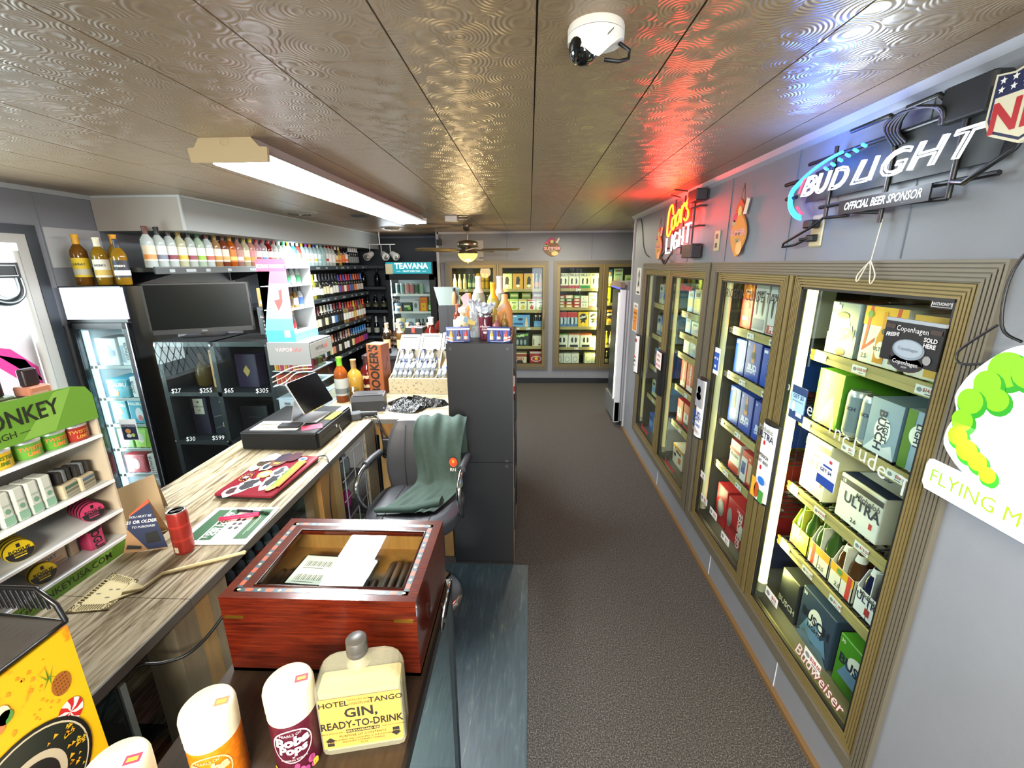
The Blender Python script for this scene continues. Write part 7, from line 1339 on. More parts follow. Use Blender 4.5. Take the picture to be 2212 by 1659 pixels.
G().m(CHROME).cyl((0, 0, .12), (0, 0, .552), .028, 14).build('gas_column', c); G().m(CHROME).lathe([(.23, .005), (.23, .015), (.20, .03), (.04, .06), (.03, .13)], 28).build('base_disc', c)
# sweatshirt draped over the chair back
g = G().m(M('36463f', .85, kind='cloth')); q = random.Random(4)
path = [(.268, .80), (.272, .92), (.272, 1.02), (.25, 1.052), (.205, 1.056), (.165, 1.02), (.145, .94), (.135, .85), (.128, .76), (.115, .69), (.07, .668), (-.02, .664), (-.10, .662), (-.15, .661)]
NU = 26; rings = []
for i, (y, z) in enumerate(path):
    row_ = []
    t = i/(len(path)-1)
    x0 = -.035 + .02*math.sin(i*.8) - (.10*max(0, t-.62)/.38) ; x1 = .235 - .015*math.sin(i*1.1) - (.085*max(0, t-.70)/.30)
    for j in range(NU):
        u = j/(NU-1); x = x0+(x1-x0)*u; fold = .007*math.sin(u*15+i*.55)+.006*math.sin(u*27-i*.8+1)+.004*math.sin(u*9+i*1.3)
        if t > .72: row_.append((x+.01*math.sin(i), y+.02*math.sin(u*7)-.03*u*(t-.7), z+abs(fold)*1.2+.004))
        else: row_.append((x, y-(.012+fold if i > 4 else -.012-fold if i < 3 else 0), z+(.010+fold if 2 < i < 6 else 0)))
    rings.append(row_)
vs = [p for r_ in rings for p in r_]; fs_ = [(i*NU+j, i*NU+j+1, (i+1)*NU+j+1, (i+1)*NU+j) for i in range(len(path)-1) for j in range(NU-1)]
g.add(vs, fs_, True); sw = g.build('sweatshirt'); tag(sw, 'faded green sweatshirt draped over the grey chair back and seat', 'sweatshirt'); sw.location = (-.615, 2.135, 0); sw.rotation_euler[2] = math.radians(-4)
md = sw.modifiers.new('thick', 'SOLIDIFY'); md.thickness = .007; md.offset = 1; md = sw.modifiers.new('soft', 'SUBSURF'); md.levels = 1; md.render_levels = 2
g = G().m(M('c8491c', .6)).ell((.185, .098, .83), X_, V((0,.1,1)), 0, 0, .024, .028, 14).m(M('d8a83a', .6)).text('B', (.185, .0972, .835), X_, V((0,.1,1)), 0, 0, .026, bold=.03).m(M('c9c4b8', .6)).text('RN', (.182, .0965, .785), X_, V((0,.1,1)), 0, 0, .026, bold=.03); g.build('chest_print', sw)
G().m(M('364740', .9, kind='cloth')).loft([[(-.17+.005*math.sin(j), -.175+.03*math.cos(2*PI*j/12)*.4, .672+.016*math.sin(2*PI*j/12)) for j in range(12)], [(.02, -.15+.03*math.cos(2*PI*j/12)*1.0, .678+.018*math.sin(2*PI*j/12)) for j in range(12)], [(.15, -.06+.04*math.cos(2*PI*j/12)*1.0, .680+.020*math.sin(2*PI*j/12)) for j in range(12)]], True, True).build('cuff', sw)
# ------------------------------------------------------------------ near glass display table, cigar box and bottles
t = thing('display_table', 'dark wood-topped glass showcase table in the near foreground', 'table', (-.77, .18, 0))
G().m(M('2b2119', .35, kind='darkwood')).box(0, .51, 0, 1.02, .875, .90).build('top', t); G().m(M('0e0f10', .4)).box(.51, .519, 0, 1.02, .868, .902).build('edge_strip', t)
G().m(PANE).box(.512, .516, .01, 1.01, .05, .868).box(.01, .512, 1.005, 1.009, .05, .868).build('glass_side', t)
G().m(M('23292d', .4, .3)).box(.50, .518, 1.0, 1.018, .02, .868).box(0, .018, 1.0, 1.018, .02, .868).box(0, .518, 0, 1.02, .02, .05).build('frame', t); G().m(M('4a453c', .6)).box(.005, .25, .02, 1.0, .40, .415).build('lower_shelf', t)
ds = thing('chrome_disc', 'dark round chrome disc fixed to the showcase edge beside the cigar box', 'fitting', (-.243, 1.03, .955)); G().m(M('3a3632', .12, .9)).lathe([(.005, 0), (.05, .002), (.064, .006), (.066, .009), (.0, .009)], 28, mtx=mx(ry=PI/2+.15)).build('disc', ds); G().m(CHROME).lathe([(.066, .004), (.069, .006), (.066, .010)], 28, caps=False, mtx=mx(ry=PI/2+.15)).build('rim', ds); G().m(CHROME).cyl((-.003, 0, -.06), (-.003, 0, 0), .006, 8).build('stem', ds)
h = thing('humidor', 'polished red mahogany cigar humidor with inlaid border and glass lid', 'cigar box', (-.753, .85, .9005))
MH = M('6b2312', .18, kind='mahogany'); w_, d_, h_ = .484, .34, .225; zs = .168
G().m(MH).box(0, w_, 0, .014, 0, zs).box(0, w_, d_-.014, d_, 0, zs).box(0, .014, .014, d_-.014, 0, zs).box(w_-.014, w_, .014, d_-.014, 0, zs).box(0, w_, 0, d_, 0, .01).build('box', h)
G().m(M('a8743a', .5, kind='wood')).box(.014, w_-.014, .014, d_-.014, .13, .135).box(.014, w_-.014, d_-.022, d_-.0145, .105, zs+.03).box(.0145, .022, .014, d_-.02, .105, zs).box(w_-.022, w_-.0145, .014, d_-.02, .105, zs).build('cedar_tray', h)
ld = G().m(MH)
def slab(x0, x1, y0, y1): ld.box(x0, x1, y0, y1, h_-.016, h_)
wx0, wx1, wy0, wy1 = .065, .443, .042, .279
slab(0, w_, 0, wy0); slab(0, w_, wy1, d_); slab(0, wx0, wy0, wy1); slab(wx1, w_, wy0, wy1)
ld.box(0, w_, 0, .014, zs+.001, h_-.016).box(0, w_, d_-.014, d_, zs+.001, h_-.016).box(0, .014, .014, d_-.014, zs+.001, h_-.016).box(w_-.014, w_, .014, d_-.014, zs+.001, h_-.016); ld = ld.build('lid', h)
G().m(M('2a0f0a', .2)).tube([(wx0, wy0, h_), (wx1, wy0, h_), (wx1, wy1, h_), (wx0, wy1, h_)], .0035, 6, True).build('glass_bead', ld); G().m(PANE).box(wx0, wx1, wy0, wy1, h_-.008, h_-.005).build('glass_pane', ld)
g = G(); zi = h_+.0004; a, b_, c_, e_ = .024, w_-.024, .020, d_-.024; IW = .0135
g.m(M('22404e', .3)).rect((0, 0, zi), X_, Y_, a, c_, b_, c_+IW).rect((0, 0, zi), X_, Y_, a, e_-IW, b_, e_).rect((0, 0, zi), X_, Y_, a, c_, a+IW, e_).rect((0, 0, zi), X_, Y_, b_-IW, c_, b_, e_); zi += .0003
def inl(x, y, horiz, kind):
    u, v_ = (X_, Y_) if horiz else (Y_, X_)
    if kind: g.m(M('c8481c', .3)).poly((x, y, zi), u, v_, [(-.0105, 0), (-.007, .0055), (.007, .0055), (.0105, 0), (.007, -.0055), (-.007, -.0055)])
    else: g.m(M('d8c48a', .3)).poly((x, y, zi), u, v_, [(-.0055, 0), (0, .0045), (.0055, 0), (0, -.0045)])
n_ = 17
for k in range(n_):
    x = a+IW/2+.004+(b_-a-IW-.008)*k/(n_-1)
    for y in (c_+IW/2, e_-IW/2): inl(x, y, True, k % 2 == 1)
n_ = 13
for k in range(1, n_-1):
    y = c_+IW/2+(e_-c_-IW)*k/(n_-1)
    for x in (a+IW/2, b_-IW/2): inl(x, y, False, k % 2 == 1)
g.build('inlay_border', ld)
for x in (.008, w_-.055): G().m(M('c09a3a', .25, .9)).box(x, x+.047, -.0025, .002, zs-.003, zs+.004).build('hinge', h)
for i in range(13):
    if i < 4: x, y0, y1 = .045+.022*i, .035, .19
    elif i < 8: x, y0, y1 = .255+.024*(i-4), .03, .16
    else: x, y0, y1 = .355+.021*(i-8), .028, .235
    cg = thing('cigar', '%s, %s from left in the humidor' % ('dark brown cigar in clear wrap', ORD[i]), 'cigar', (-.753+x, .85+y0, .9005+.146+.004*(i % 2)), 0, 'cigars in the humidor')
    G().m(M('4a2c18' if i % 3 else '5a3a20', .7)).cyl((0, 0, 0), (0, y1-y0-.008, 0), .0095, 10).ball((0, y1-y0-.008, 0), .0095, n=10, k=5).build('wrapper_leaf', cg); G().m(M('b8752c' if i > 9 else 'a8843a', .35, .3)).cyl((0, .035, 0), (0, .055, 0), .0101, 10, caps=False).build('band', cg)
tr = thing('label_pack', 'clear plastic pack with white barcode labels inside the humidor', 'pack', (-.753+.20, .85+.165, .9005+.1615), -.06)
G().m(M('c9d2d2', .1, kind='glass')).rbox(-.11, .12, -.075, .065, 0, .014, .02).build('tray', tr); g = G().m(M('d2c9b4', .5)).rect((0, 0, .0146), X_, Y_, -.10, -.06, .105, .055).m(M('5a4a3a', .6))
for bx, by in ((-.085, .01), (.01, .01), (-.085, -.045), (.01, -.045)):
    for j in range(16): g.rect((bx, by, .0150), X_, Y_, .005*j, 0, .005*j+.0012+.0016*((j*7) % 3)/2, .022)
    g.rect((bx, by, .0150), X_, Y_, .0, -.008, .06, -.006)
g.build('barcode_label', tr)
tr = thing('paper_sheet', 'white label sheet lying among the cigars at the humidor front', 'paper', (-.753+.20, .85+.075, .9005+.137), -.05); G().m(M('c8ccc4', .5)).box(-.085, .055, -.045, .05, 0, .002).m(M('6a5a48', .6)).rect((0,0,.0024), X_, Y_, -.03, -.038, .05, -.02).build('sheet', tr)
tag(G().m(M('0d0e10', .4)).tube(smooth([(-.80, .93, 1.02), (-.84, .89, .965), (-.88, .86, .935), (-.92, .83, .94), (-.955, .80, .96), (-.985, .76, .93), (-1.0, .72, .86)]), .0042, 8).build('cable'), 'black cable hanging between the cigar humidor and near counter edge', 'cable')
# flask of gin
b = thing('gin_flask', 'flat clear gin flask with cream label and grey cap in the foreground', 'bottle', (-.352, .705, .9005), math.radians(11))
GG = M('d8d8c0', .05, kind='clear'); pf = [(-.087+.014, 0), (.087-.014, 0), (.0835, .004), (.087, .014), (.087, .165), (.085, .178), (.078, .192), (.067, .201), (.050, .207), (-.050, .207), (-.067, .201), (-.078, .192), (-.085, .178), (-.087, .165), (-.087, .014), (-.0835, .004)]
def flask(g, k, y0, y1): return [[(x*(1-k_), y, z if z < .01 else z*(1-k_*.25)) for x, z in pf] for y, k_ in ((y0, .03), (y0+.006, 0), (y1-.006, 0), (y1, .03))]
r_ = flask(None, 0, -.030, .030); G().m(GG).loft(r_, True, False).lathe([(.024, .205), (.017, .214), (.0155, .235)], 20).build('glass', b)
G().m(M('d6cc98', .15, kind='liquid')).loft([[(x*.94, y*.86, max(.006, z*.97)) for x, y, z in q_] for q_ in [[(x, y, min(z, .165)) for x, y, z in rr2] for rr2 in r_]], True, False).build('gin', b)
G().m(M('4a4742', .4)).lathe([(.0205, .229), (.0215, .231), (.0215, .239), (.0205, .241), (.0210, .242), (.0210, .262), (.0195, .264), (.0, .264)], 24).build('cap', b)
g = G().m(M('cc9c48', .55)).rect((0, -.0306, 0), X_, Z_, -.0815, .018, .0815, .150); o = (0, -.0311, 0); g.m(M('1f1c18', .6))
g.text('HOTEL', o, X_, Z_, -.052, .134, .019, bold=.02).text('TANGO', o, X_, Z_, .052, .134, .019, bold=.02).text('DISTILLED WITH', o, X_, Z_, 0, .141, .0065).text('DISCIPLINE', o, X_, Z_, 0, .131, .0085).text('GIN,', o, X_, Z_, 0, .107, .034, bold=.025).text('READY-TO-DRINK', o, X_, Z_, 0, .077, .0265, bold=.025, sx=.76)
g.rect(o, X_, Z_, -.034, .055, .034, .064).text('SERVE WITH PURPOSE', o, X_, Z_, -.058, .058, .005).text('SHARE WITH HONOR', o, X_, Z_, .060, .060, .005).text('PURPOSE OF CONTENTS:', o, X_, Z_, 0, .047, .0085).text('TO BE SHARED AND CONSUMED IN FURTHERANCE OF', o, X_, Z_, 0, .038, .0055).text('ELEVATED COMPANY MORALE.', o, X_, Z_, 0, .031, .0062).text('375 ML', o, X_, Z_, 0, .024, .005)
g.poly(o, X_, Z_, [(-.074, .024), (-.060, .024), (-.060, .038), (-.056, .038), (-.067, .048), (-.078, .038), (-.074, .038)]).poly(o, X_, Z_, [(.060, .052), (.074, .052), (.074, .038), (.078, .038), (.067, .028), (.056, .038), (.060, .038)])
o = (0, -.0314, 0); g.m(M('d8b060', .55)).text('HIGH-STANDARD ISSUE', o, X_, Z_, 0, .0595, .0075, bold=.02).text('THIS SIDE', o, X_, Z_, -.067, .034, .0035).text('DOWN', o, X_, Z_, .067, .043, .0035); g.build('paper_label', b)
# bubble-tea cans
def boba(lab, x, y, z0, body, pearl, ink, tape, rz):
    b = thing('boba_can', lab, 'can', (x, y, z0), rz, 'white-lidded boba cans'); R = .046
    G().m(M(body, .3, kind='pearls')).lathe([(R-.002, 0), (R, .004), (R, .135)], 32).build('body', b)
    G().m(M('d8cdb0', .45)).lathe([(R+.0005, .130), (R+.0005, .148)], 32).lathe([(R+.001, .148), (R+.0012, .184), (R-.001, .192), (R-.004, .195), (.0, .195)], 32).build('lid', b)
    G().m(M(tape, .5)).box(.014, .038, -.010, .006, .1948, .1956).m(M('e0a03a', .5)).box(.018, .034, -.006, .001, .1956, .196).build('seal_tape', b)
    g = G()
    def cp(a, z, off): return ((R+off)*math.cos(-PI/2+a/R), (R+off)*math.sin(-PI/2+a/R), z)
    def ellc(ra, rb, off, col, zc=.078, r0=0):
        g.m(M(col, .4)); n = 28; out = [cp(ra*math.cos(2*PI*j/n), zc+rb*math.sin(2*PI*j/n), off) for j in range(n)]; inn = [cp(r0*ra*math.cos(2*PI*j/n), zc+r0*rb*math.sin(2*PI*j/n), off) for j in range(n)]
        g.add(out+inn, [(j, (j+1) % n, (j+1) % n+n, j+n) for j in range(n)])
    ellc(.038, .043, .0008, ink, r0=.93); 
    def tx(s, z, size, col, bold, shear=0):
        vs, fs = text_mesh(s, bold, shear); g.m(M(col, .4)); g.add([cp(x_*size, z+y_*size, .0014) for x_, y_, _ in vs], fs)
    tx('PEARLS OF', .108, .0085, ink, .01); tx('Boba', .090, .031, ink, .05, .1); tx('Pops', .069, .027, ink, .05, .1); tx('x', .052, .010, ink, .02); tx('POPPING SPIRITS', .044, .0065, ink, .01)
    q = random.Random(int(x*1000))
    for j in range(9): 
        a0, zc = q.uniform(-.055, .055), q.uniform(.004, .03); rr3 = q.uniform(.006, .011); g.m(M(pearl[j % len(pearl)], .35)); g.add([cp(a0+rr3*.7*math.cos(2*PI*i/10), zc+rr3*math.sin(2*PI*i/10), .0010) for i in range(10)], [tuple(range(10))])
    g.build('printed_wrap', b)
boba('orange boba can with white lid, left of the three', -.612, .612, .9005, 'c86a12', ('d8b03a', 'd88a2a'), 'd8a878', 'c87a5a', .35)
boba('dark berry boba can with white lid beside the gin flask', -.483, .665, .9005, '4a1424', ('8a3a6a', 'c8b83a', 'a84a7a'), 'c8b0b4', 'b83048', .35)
boba('orange boba can with white lid at the bottom edge, nearest the camera', -.694, .508, .8600+.0405, 'c86a12', ('d8b03a', 'd88a2a'), 'd8a878', 'c83a5a', .35)
# ------------------------------------------------------------------ green vape shelf on the near counter
g_ = thing('vape_shelf', 'cream vape shelf display with green lettered header and foot rail', 'display', (-1.32, 1.207, 1.0005), math.radians(-1.5))
CB = M('b9ad98', .6); GRN_ = M('5f8f2a', .5)
L0 = -.70
G().m(CB).box(-.21, -.005, -.006, 0, 0, .50).build('end_panel', g_); G().m(M('a8a094', .6)).box(-.21, -.204, L0, 0, 0, .50).build('back_panel', g_); G().m(CB).box(-.204, -.003, L0, -.006, 0, .008).build('base', g_)
hd = [(L0, .465), (0, .455), (0, .53), (-.015, .558), (-.05, .568), (L0, .585)]
MYZ = Matrix(((0,0,1,0),(1,0,0,0),(0,1,0,0),(0,0,0,1)))
H_ = G().m(GRN_).prism(hd, -.004, 0, MYZ).build('header_panel', g_); g = G().m(M('7aa843', .5)).poly((.0004, 0, 0), Y_, Z_, [(-.10, .565), (-.055, .567), (-.12, .46), (-.20, .461)]).m(M('18200f', .5)).text('FLYING MONKEY', (.0008, -.29, .525), Y_, Z_, 0, -.003, .062, bold=.02, rot=.015, sx=.8).text('\u2014 FLY HIGH \u2014', (.0008, -.26, .483), Y_, Z_, 0, 0, .024, rot=.015); g.build('header_lettering', H_)
Ft = G().m(GRN_).box(-.004, 0, L0, 0, 0, .042).build('foot_rail', g_); g = G().m(M('7fb048', .5)).poly((.0004, 0, 0), Y_, Z_, [(-.16, .0), (-.10, .042), (-.06, .042), (-.10, 0)]).m(M('22300f', .5)).text('FLYINGMONKEYUSA.COM', (.0008, -.235, .021), Y_, Z_, 0, 0, .028, bold=.01, sx=.98); g.build('foot_lettering', Ft)
for z in (.40, .245, .14, .048):
    s = G().m(M('c6cdd0', .15)).box(-.204, -.004, L0, -.008, z-.004, z).build('shelf', g_); G().m(M('e4eaec', .2)).box(-.004, .001, L0, -.004, z-.006, z+.002).build('clear_lip', s)
def on(dx, dy, dz): 
    a = math.radians(-1.5); return (-1.32+dx*math.cos(a)-dy*math.sin(a), 1.207+dx*math.sin(a)+dy*math.cos(a), 1.0005+dz)
TN = 'flavoured drink tins on the vape shelf'
for i, (dx, dy, c1, ink, n) in enumerate(((-.045,-.042,'9a2a1e','c8883a','red'), (-.05,-.10,'5a9a2a','d87a3a','bright green'), (-.05,-.165,'5f9a34','d8823a','green'), (-.05,-.235,'d0a818','4a6a1c','yellow front'), (-.055,-.33,'c8601a','8a2a1a','orange'), (-.12,-.06,'6a9a3a','d8d8c0','pale green rear'), (-.12,-.13,'5a8a34','c8c8b0','dark green rear'), (-.12,-.20,'8a9a2c','c8c8b0','olive rear'), (-.125,-.285,'c8a01a','4a6a1c','yellow rear'))):
    r = thing('snack_tin', '%s round tin on the top of the vape shelf' % n, 'tin', on(dx, dy, .4003), PI/2-.2, TN)
    G().m(M(c1, .35)).lathe([(.031, 0), (.032, .002), (.032, .042)], 22).build('body', r); G().m(M('c9cdc6', .3, .4)).lathe([(.0325, .042), (.0325, .05), (.030, .052), (0, .0515)], 22).build('lid', r)
    vs, fs = text_mesh('TWISTED', .03, .1); R = .0326; gg = G().m(M(ink, .5)); gg.add([(R*math.cos(-PI/2+x*.014/R), R*math.sin(-PI/2+x*.014/R), .028+y*.014) for x, y, _ in vs], fs); vs, fs = text_mesh('LIME', .03, .1); gg.add([(R*math.cos(-PI/2+x*.014/R), R*math.sin(-PI/2+x*.014/R), .013+y*.014) for x, y, _ in vs], fs); gg.build('lettering', r)
VB = 'white vape cartons on the second shelf'
for i in range(4): carton('vape_box', 'slim white vape carton, %s from left, second level of green display' % ORD[i], 'box', on(-.05, -.262+.033*i, .2453), PI/2, .03, .05, .095, 'c4cbc4', [('r',-.8,-.9,.8,-.4,'7fa890'), ('r',-.6,.2,.6,.3,'9ab0a4'), ('e',0,-.1,.4,.15,'6a9a80')], VB)
for i, (dy, col, n) in enumerate(((-.135, '3f6a54', 'green-lettered'), (-.085, '4a6a84', 'blue-lettered'))):
    r = carton('vape_tray', '%s kraft tray of dark vapes, second level of green display' % n, 'box', on(-.055, dy+.025, .2453), PI/2+.15, .052, .06, .045, 'b4ab90', [('r',-.8,.3,.8,.7,col), ('r',-.8,-.2,.8,.1,'6a6a5a'), ('r',-.8,-.7,.8,-.4,'8a8a78')], 'vape trays in green display')
    for k2 in range(3): G().m(M('2a2a2a' if k2 % 2 == 0 else '6a7074', .3)).rbox(-.022+.016*k2, -.009+.016*k2, -.02, .02, .0455, .085, .004).build('vape', r)
carton('vape_tray', 'black tray of purple vapes at the near end of green display', 'box', on(-.07, -.33, .2453), PI/2, .09, .08, .09, '1a181a', [('t','BREEZE',0,.7,.22,'d8d8d8'), ('r',-.8,.35,.8,.45,'c09a8a'), ('r',-.8,-.9,.9,-.25,'b4ac94'), ('r',-.7,-.1,-.2,.3,'5a2a4a'), ('r',0,-.1,.5,.3,'6a3048')], 'vape trays in green display')
def roll(lab, p, yawr, n, col, ink, txt, r=.026, th=.016):
    t = thing('snuff_roll' if n > 1 else 'snuff_tin', lab, 'tin', p, yawr, 'tobacco-free tins in green display')
    for i in range(n):
        G().m(M(col, .35)).lathe([(r-.001, 0), (r, .002), (r, th-.002), (r-.001, th-.0005)], 22, mtx=mx((0, i*th, r), rx=-PI/2)).m(M('19181c', .4)).lathe([(r+.0003, th*.2), (r+.0003, th*.55)], 22, caps=False, mtx=mx((0, i*th, r), rx=-PI/2)).build('tin', t)
    g = G().m(M(col, .35)).poly((0, -.0008, r), X_, Z_, [(r*.93*math.cos(a), r*.93*math.sin(a)) for a in [2*PI*j/24 for j in range(24)]]).m(M('17171b', .4)).poly((0, -.0012, r), X_, Z_, [(r*.93*math.cos(a), r*.93*math.sin(a)) for a in [PI+PI*j/12 for j in range(13)]]); o = (0, -.0016, r)
    g.text(txt, o, X_, Z_, 0, r*.14, r*.42, bold=.03).m(M(col, .4)).text(txt, o, X_, Z_, 0, -r*.2, r*.25).rect(o, X_, Z_, -r*.4, -r*.5, r*.4, -r*.4).m(M('17171b', .4)).rect(o, X_, Z_, -r*.12, r*.45, r*.12, r*.8); g.build('face_print', t)
roll('pink roll of five tins lying on the third shelf of green display', on(-.022, -.072, .1403), PI/2-.35, 5, 'b83a64', '17171b', 'ROGUE', .030)
roll('yellow roll of four tins lying at the near end of third shelf', on(-.03, -.262, .1403), PI/2-.35, 4, 'c8b018', '17171b', 'ROGUE', .030)
roll('single yellow tin standing on edge behind the foot rail', on(-.022, -.235, .0483), PI/2-.3, 1, 'c8b018', '17171b', 'ROGUE', .030, .018)
r = carton('snuff_roll', 'pink upright pack of tins on the lowest shelf of green display', 'tin', on(-.05, -.075, .0483), PI/2-.2, .045, .045, .075, 'b83a64', [('t','ROGUE',0,-.1,.7,'17171b',-PI/2+.1,.8), ('e',0,.75,.8,.25,'2a1c22')], 'tobacco-free tins in green display')
carton('vape_box', 'low cream carton with orange stripe on the lowest shelf of green display', 'box', on(-.10, -.175, .0483), PI/2, .08, .07, .05, 'b4a890', [('t','NOAT',-.3,.4,.2,'6a6a64'), ('r',-.8,-.2,.6,0,'c08a5a'), ('r',-.8,-.6,.8,-.5,'8a8070')], VB)
carton('vape_box', 'plain kraft carton right of the orange-striped one', 'box', on(-.10, -.115, .0483), PI/2, .025, .07, .055, 'ac9f86', [], VB)
for x, y, w, h, base, dec, n in ((-.10, -.07, .055, .075, 'b87a62', [('r',-.8,-.2,.8,.1,'a84a48'), ('r',-.8,-.8,.8,-.5,'c8b89a'), ('r',-.8,.4,.6,.6,'c09a8a')], 'peach and red'), (-.10, -.16, .06, .065, '3f4a2c', [('t','BREEZE',0,.6,.2,'c8c8b8'), ('r',-.9,-.3,.9,-.1,'a85a4a'), ('r',-.9,-.9,.9,-.4,'b4a48a')], 'dark olive')):
    r = carton('vape_tray', '%s vape tray box standing on top of green display' % n, 'box', on(x, y, .5003), PI/2-.1, w, .06, h, base, dec, 'vape trays on green display'); G().m(M('26181c', .35)).rbox(-.02, .018, -.012, .012, h, h+.05, .006).build('vape', r)
G().m(M('cfd6d6', .1, kind='glass')).box(-.204, -.02, L0, -.006, .494, .4995).build('top_tray', g_)
# ------------------------------------------------------------------ yellow floor display
f = thing('floor_display', 'yellow candy-print cardboard floor display with dark sloping top in the near left corner', 'display', (-1.02, .35, 0))
x0, x1, y0, y1 = -.22, .22, -.23, .235
G().m(M('d8b00e', .5, kind='citrus')).box(x1-.006, x1, y0, y1, .93, 1.30).m(M('141416', .5)).box(x1-.006, x1-.001, y0, y1+.03, .01, .93).build('printed_side', f)
G().m(M('17181a', .5)).box(x0, x1-.006, y1-.006, y1, .01, 1.30).box(x0, x0+.006, y0, y1, .01, 1.30).box(x0, x1-.006, y0, y0+.006, .01, 1.30).build('carcass', f)
G().m(M('383431', .4)).loft([[(x0, y0, 1.36), (x1, y0, 1.31), (x1, y1, 1.305), (x0, y1, 1.34)], [(x0, y0, 1.365), (x1, y0, 1.315), (x1, y1, 1.31), (x0, y1, 1.345)]], True, False).build('sloping_top', f)
G().m(M('0d0d0f', .35)).tube([(x1, y0, 1.315), (x1, y1, 1.308), (x0+.10, y1, 1.342)], .0035, 6).build('edge_bead', f)
rl = G().m(M('0c0c0e', .3)).tube([(x0, y1+.004, 1.375), (x1-.04, y1+.004, 1.372), (x1-.005, y1-.002, 1.345), (x1, y1, 1.31)], .0042, 6).build('slatted_rail', f)
for k in range(24): G().m(M('0c0c0e', .3)).tube([(x0+.17+.0105*k, y1+.004, 1.330), (x0+.163+.0105*k, y1+.004, 1.372)], .0026, 5).build('slat', rl)
o = V((x1+.0006, -.35, 0)); g = G()
def pp(pts, col, e=0): g.m(M(col, .5)).poly(o+X_*e, Y_, Z_, pts)
q = random.Random(2)
for k in range(70):
    a, b_ = q.uniform(.40, .545), q.uniform(1.12, 1.285); s_ = q.uniform(.0012, .0042); pp([(a-s_, b_), (a, b_+s_*1.4), (a+s_, b_+s_*.3), (a+s_*.3, b_-s_)], q.choice(('d8780c', 'e08a10', 'd89018')))
for k in range(9): a = 2*PI*k/9; g.m(M(('2f6a1e', '4a8a2a')[k % 2], .5)).poly(o+X_*.0003, Y_, Z_, [(.537+.004*math.cos(a), 1.238), (.534+.022*math.cos(a)*.9, 1.243+.022*math.sin(a)), (.537+.004*math.cos(a+.6), 1.238)])
g.m(M('9a5a1c', .5)).ell(o+X_*.0006, Y_, Z_, .550, 1.212, .015, .021, 20); g.m(M('6a3a10', .5))
for k in range(5):
    for j in range(5): g.ell(o+X_*.0009, Y_, Z_, .541+.0045*k, 1.198+.007*j, .0013, .0018, 6)
for k in range(12): a0, a1 = 2*PI*k/12, 2*PI*(k+1)/12; g.m(M('b81e24' if k % 2 else 'e0d8d0', .5)).poly(o+X_*.0006, Y_, Z_, [(.549, 1.150)]+[(.549+.021*r_*math.cos(a0+(a1-a0)*t_+.5*r_), 1.150+.024*r_*math.sin(a0+(a1-a0)*t_+.5*r_)) for r_, t_ in ((.5, 0), (1, 0), (1, .5), (1, 1), (.5, 1))])
for rr4, col, e in ((.098, '0b0c0d', .0012), (.092, 'c0b89a', .0015), (.089, '0d1a16', .0018), (.055, 'b4a88e', .0021), (.043, '141416', .0024)): g.m(M(col, .45)).ell(o+X_*e, Y_, Z_, .468, 1.085, rr4, rr4*1.02, 40)
for k in range(30): 
    a = q.uniform(-.6, .9); r_ = q.uniform(.058, .086); s_ = q.uniform(.0015, .005); g.m(M(q.choice(('c8881c', 'd8a01e', 'b8a01c')), .5)).poly(o+X_*.0027, Y_, Z_, [(.468+r_*math.cos(a)-s_, 1.085+r_*math.sin(a)), (.468+r_*math.cos(a), 1.085+r_*math.sin(a)+s_*1.5), (.468+r_*math.cos(a)+s_, 1.085+r_*math.sin(a))])
for a, b_, r_, c_ in ((.468, 1.245, .014, 'd8c8b0'), (.460, 1.232, .013, 'd87a4a'), (.474, 1.236, .010, '4a8a3a')): g.m(M(c_, .5)).ell(o+X_*.0009, Y_, Z_, a, b_, r_, r_*1.1, 14)
g.build('candy_print', f)

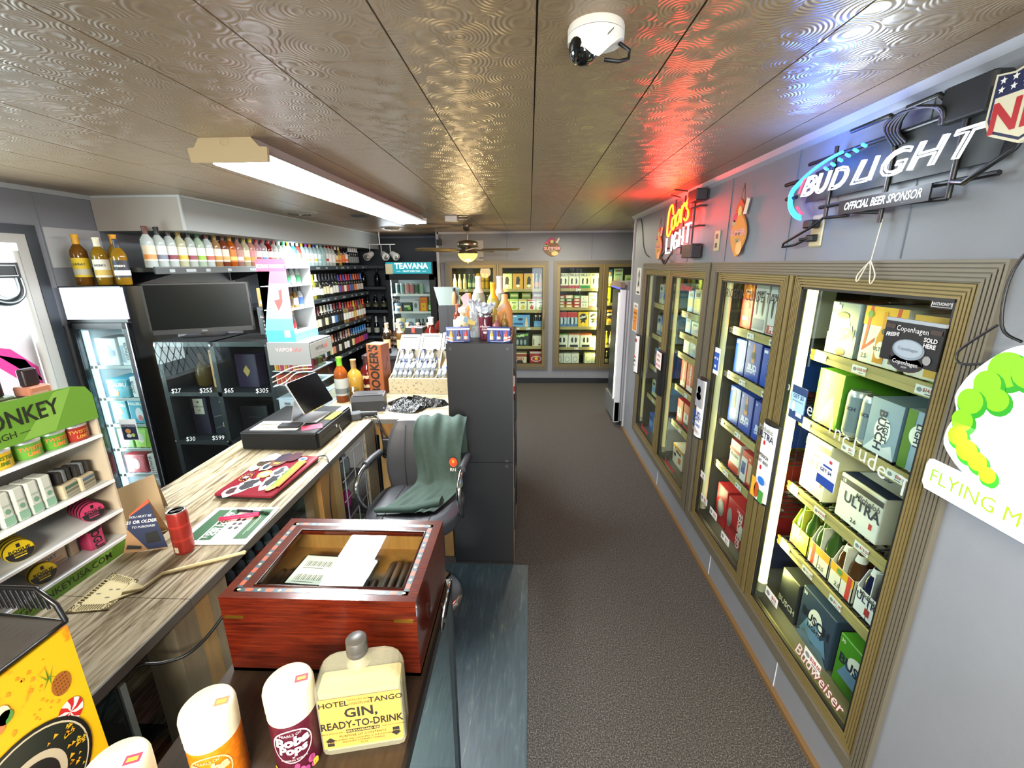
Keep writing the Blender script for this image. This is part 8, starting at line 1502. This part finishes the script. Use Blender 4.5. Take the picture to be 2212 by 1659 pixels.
# ------------------------------------------------------------------ window goods and small wall things
o = thing('window_sign', 'unlit black tube sign hanging inside the barred shop window', 'sign', (-3.10, 2.50, 1.70), PI/2)
U_ = [(-.10, .10), (-.10, .06), (-.06, .015), (0, 0), (.05, .015), (.085, .06), (.085, .14)]
G().m(M('15171a', .4)).tube(smooth([(a, 0, b) for a, b in U_]), .022, 8).build('backing', o); G().m(M('b9c0c4', .3)).tube(smooth([(a, -.024, b) for a, b in U_]), .004, 6).tube(smooth([(a*.7, -.024, b*.8+.03) for a, b in U_]), .004, 6).build('glass_tube', o)
G().m(M('23262a', .4)).box(-.12, .10, -.012, .012, .14, .23).build('transformer', o); G().m(M('c8ccce', .3)).tube([(-.09, -.016, .155), (.08, -.016, .155), (.08, -.016, .215), (-.09, -.016, .215)], .004, 5, True).build('white_tube', o)
p = thing('window_poster', 'pink, white and violet poster fixed low on the barred shop window', 'poster', (-3.184, 2.40, .98), PI/2)
G().m(M('c9c2c8', .6)).box(-.25, .235, -.004, -.001, 0, .52).build('sheet', p); g = G()
for pts, c_ in (([(-.1,.50),(.10,.44),(.22,.30),(.22,.14),(.12,.22),(.0,.36)], 'c8348a'), ([(.02,.42),(.16,.36),(.23,.20),(.18,.24)], 'e07ab8'), ([(-.25,.0),(.23,.0),(.23,.10),(-.0,.08),(-.25,.12)], '5a5fa8'), ([(.05,.10),(.23,.12),(.23,.02),(.12,.03)], '8a8ac8')): g.m(M(c_, .6)).poly((0, -.0046, 0), X_, Z_, pts)
g.m(M('5a78a0', .6)).text('PRICES', (0, -.0049, 0), X_, Z_, -.12, .20, .06, shear=.3); g.build('poster_print', p)
b = thing('wall_speaker', 'small black speaker box high at the back wall corner', 'speaker', (-1.385, 6.94, 2.19)); G().m(BLACK).rbox(-.04, .04, -.03, .014, 0, .085, .008).build('case', b)
p = thing('paper_notice', 'pale paper notice on the back wall behind the fan lamp', 'notice', (-.78, 6.978, 2.10)); G().m(M('a9a7a4', .7)).box(-.05, .07, -.003, -.0005, -.14, .16).m(M('2c2c2e', .7)).text('HERE', (.03, -.0036, -.10), X_, Z_, 0, 0, .035, bold=.03).build('sheet', p)
tag(G().m(M('3a3c40', .5)).tube(smooth([(1.127, 4.90, 2.34), (1.126, 4.72, 2.33), (1.124, 4.62, 2.22), (1.125, 4.55, 2.08), (1.122, 4.42, 1.99), (1.115, 4.28, 1.96)]), .004, 5).build('wire', None), 'thin grey wire drooping at the far end of the right wall', 'wire')
G().m(M('a9aaab', .6)).box(-3.118, -3.112, 2.82, 3.2, 1.90, 2.152).build('pegboard', bpy.data.objects['wall_left'])
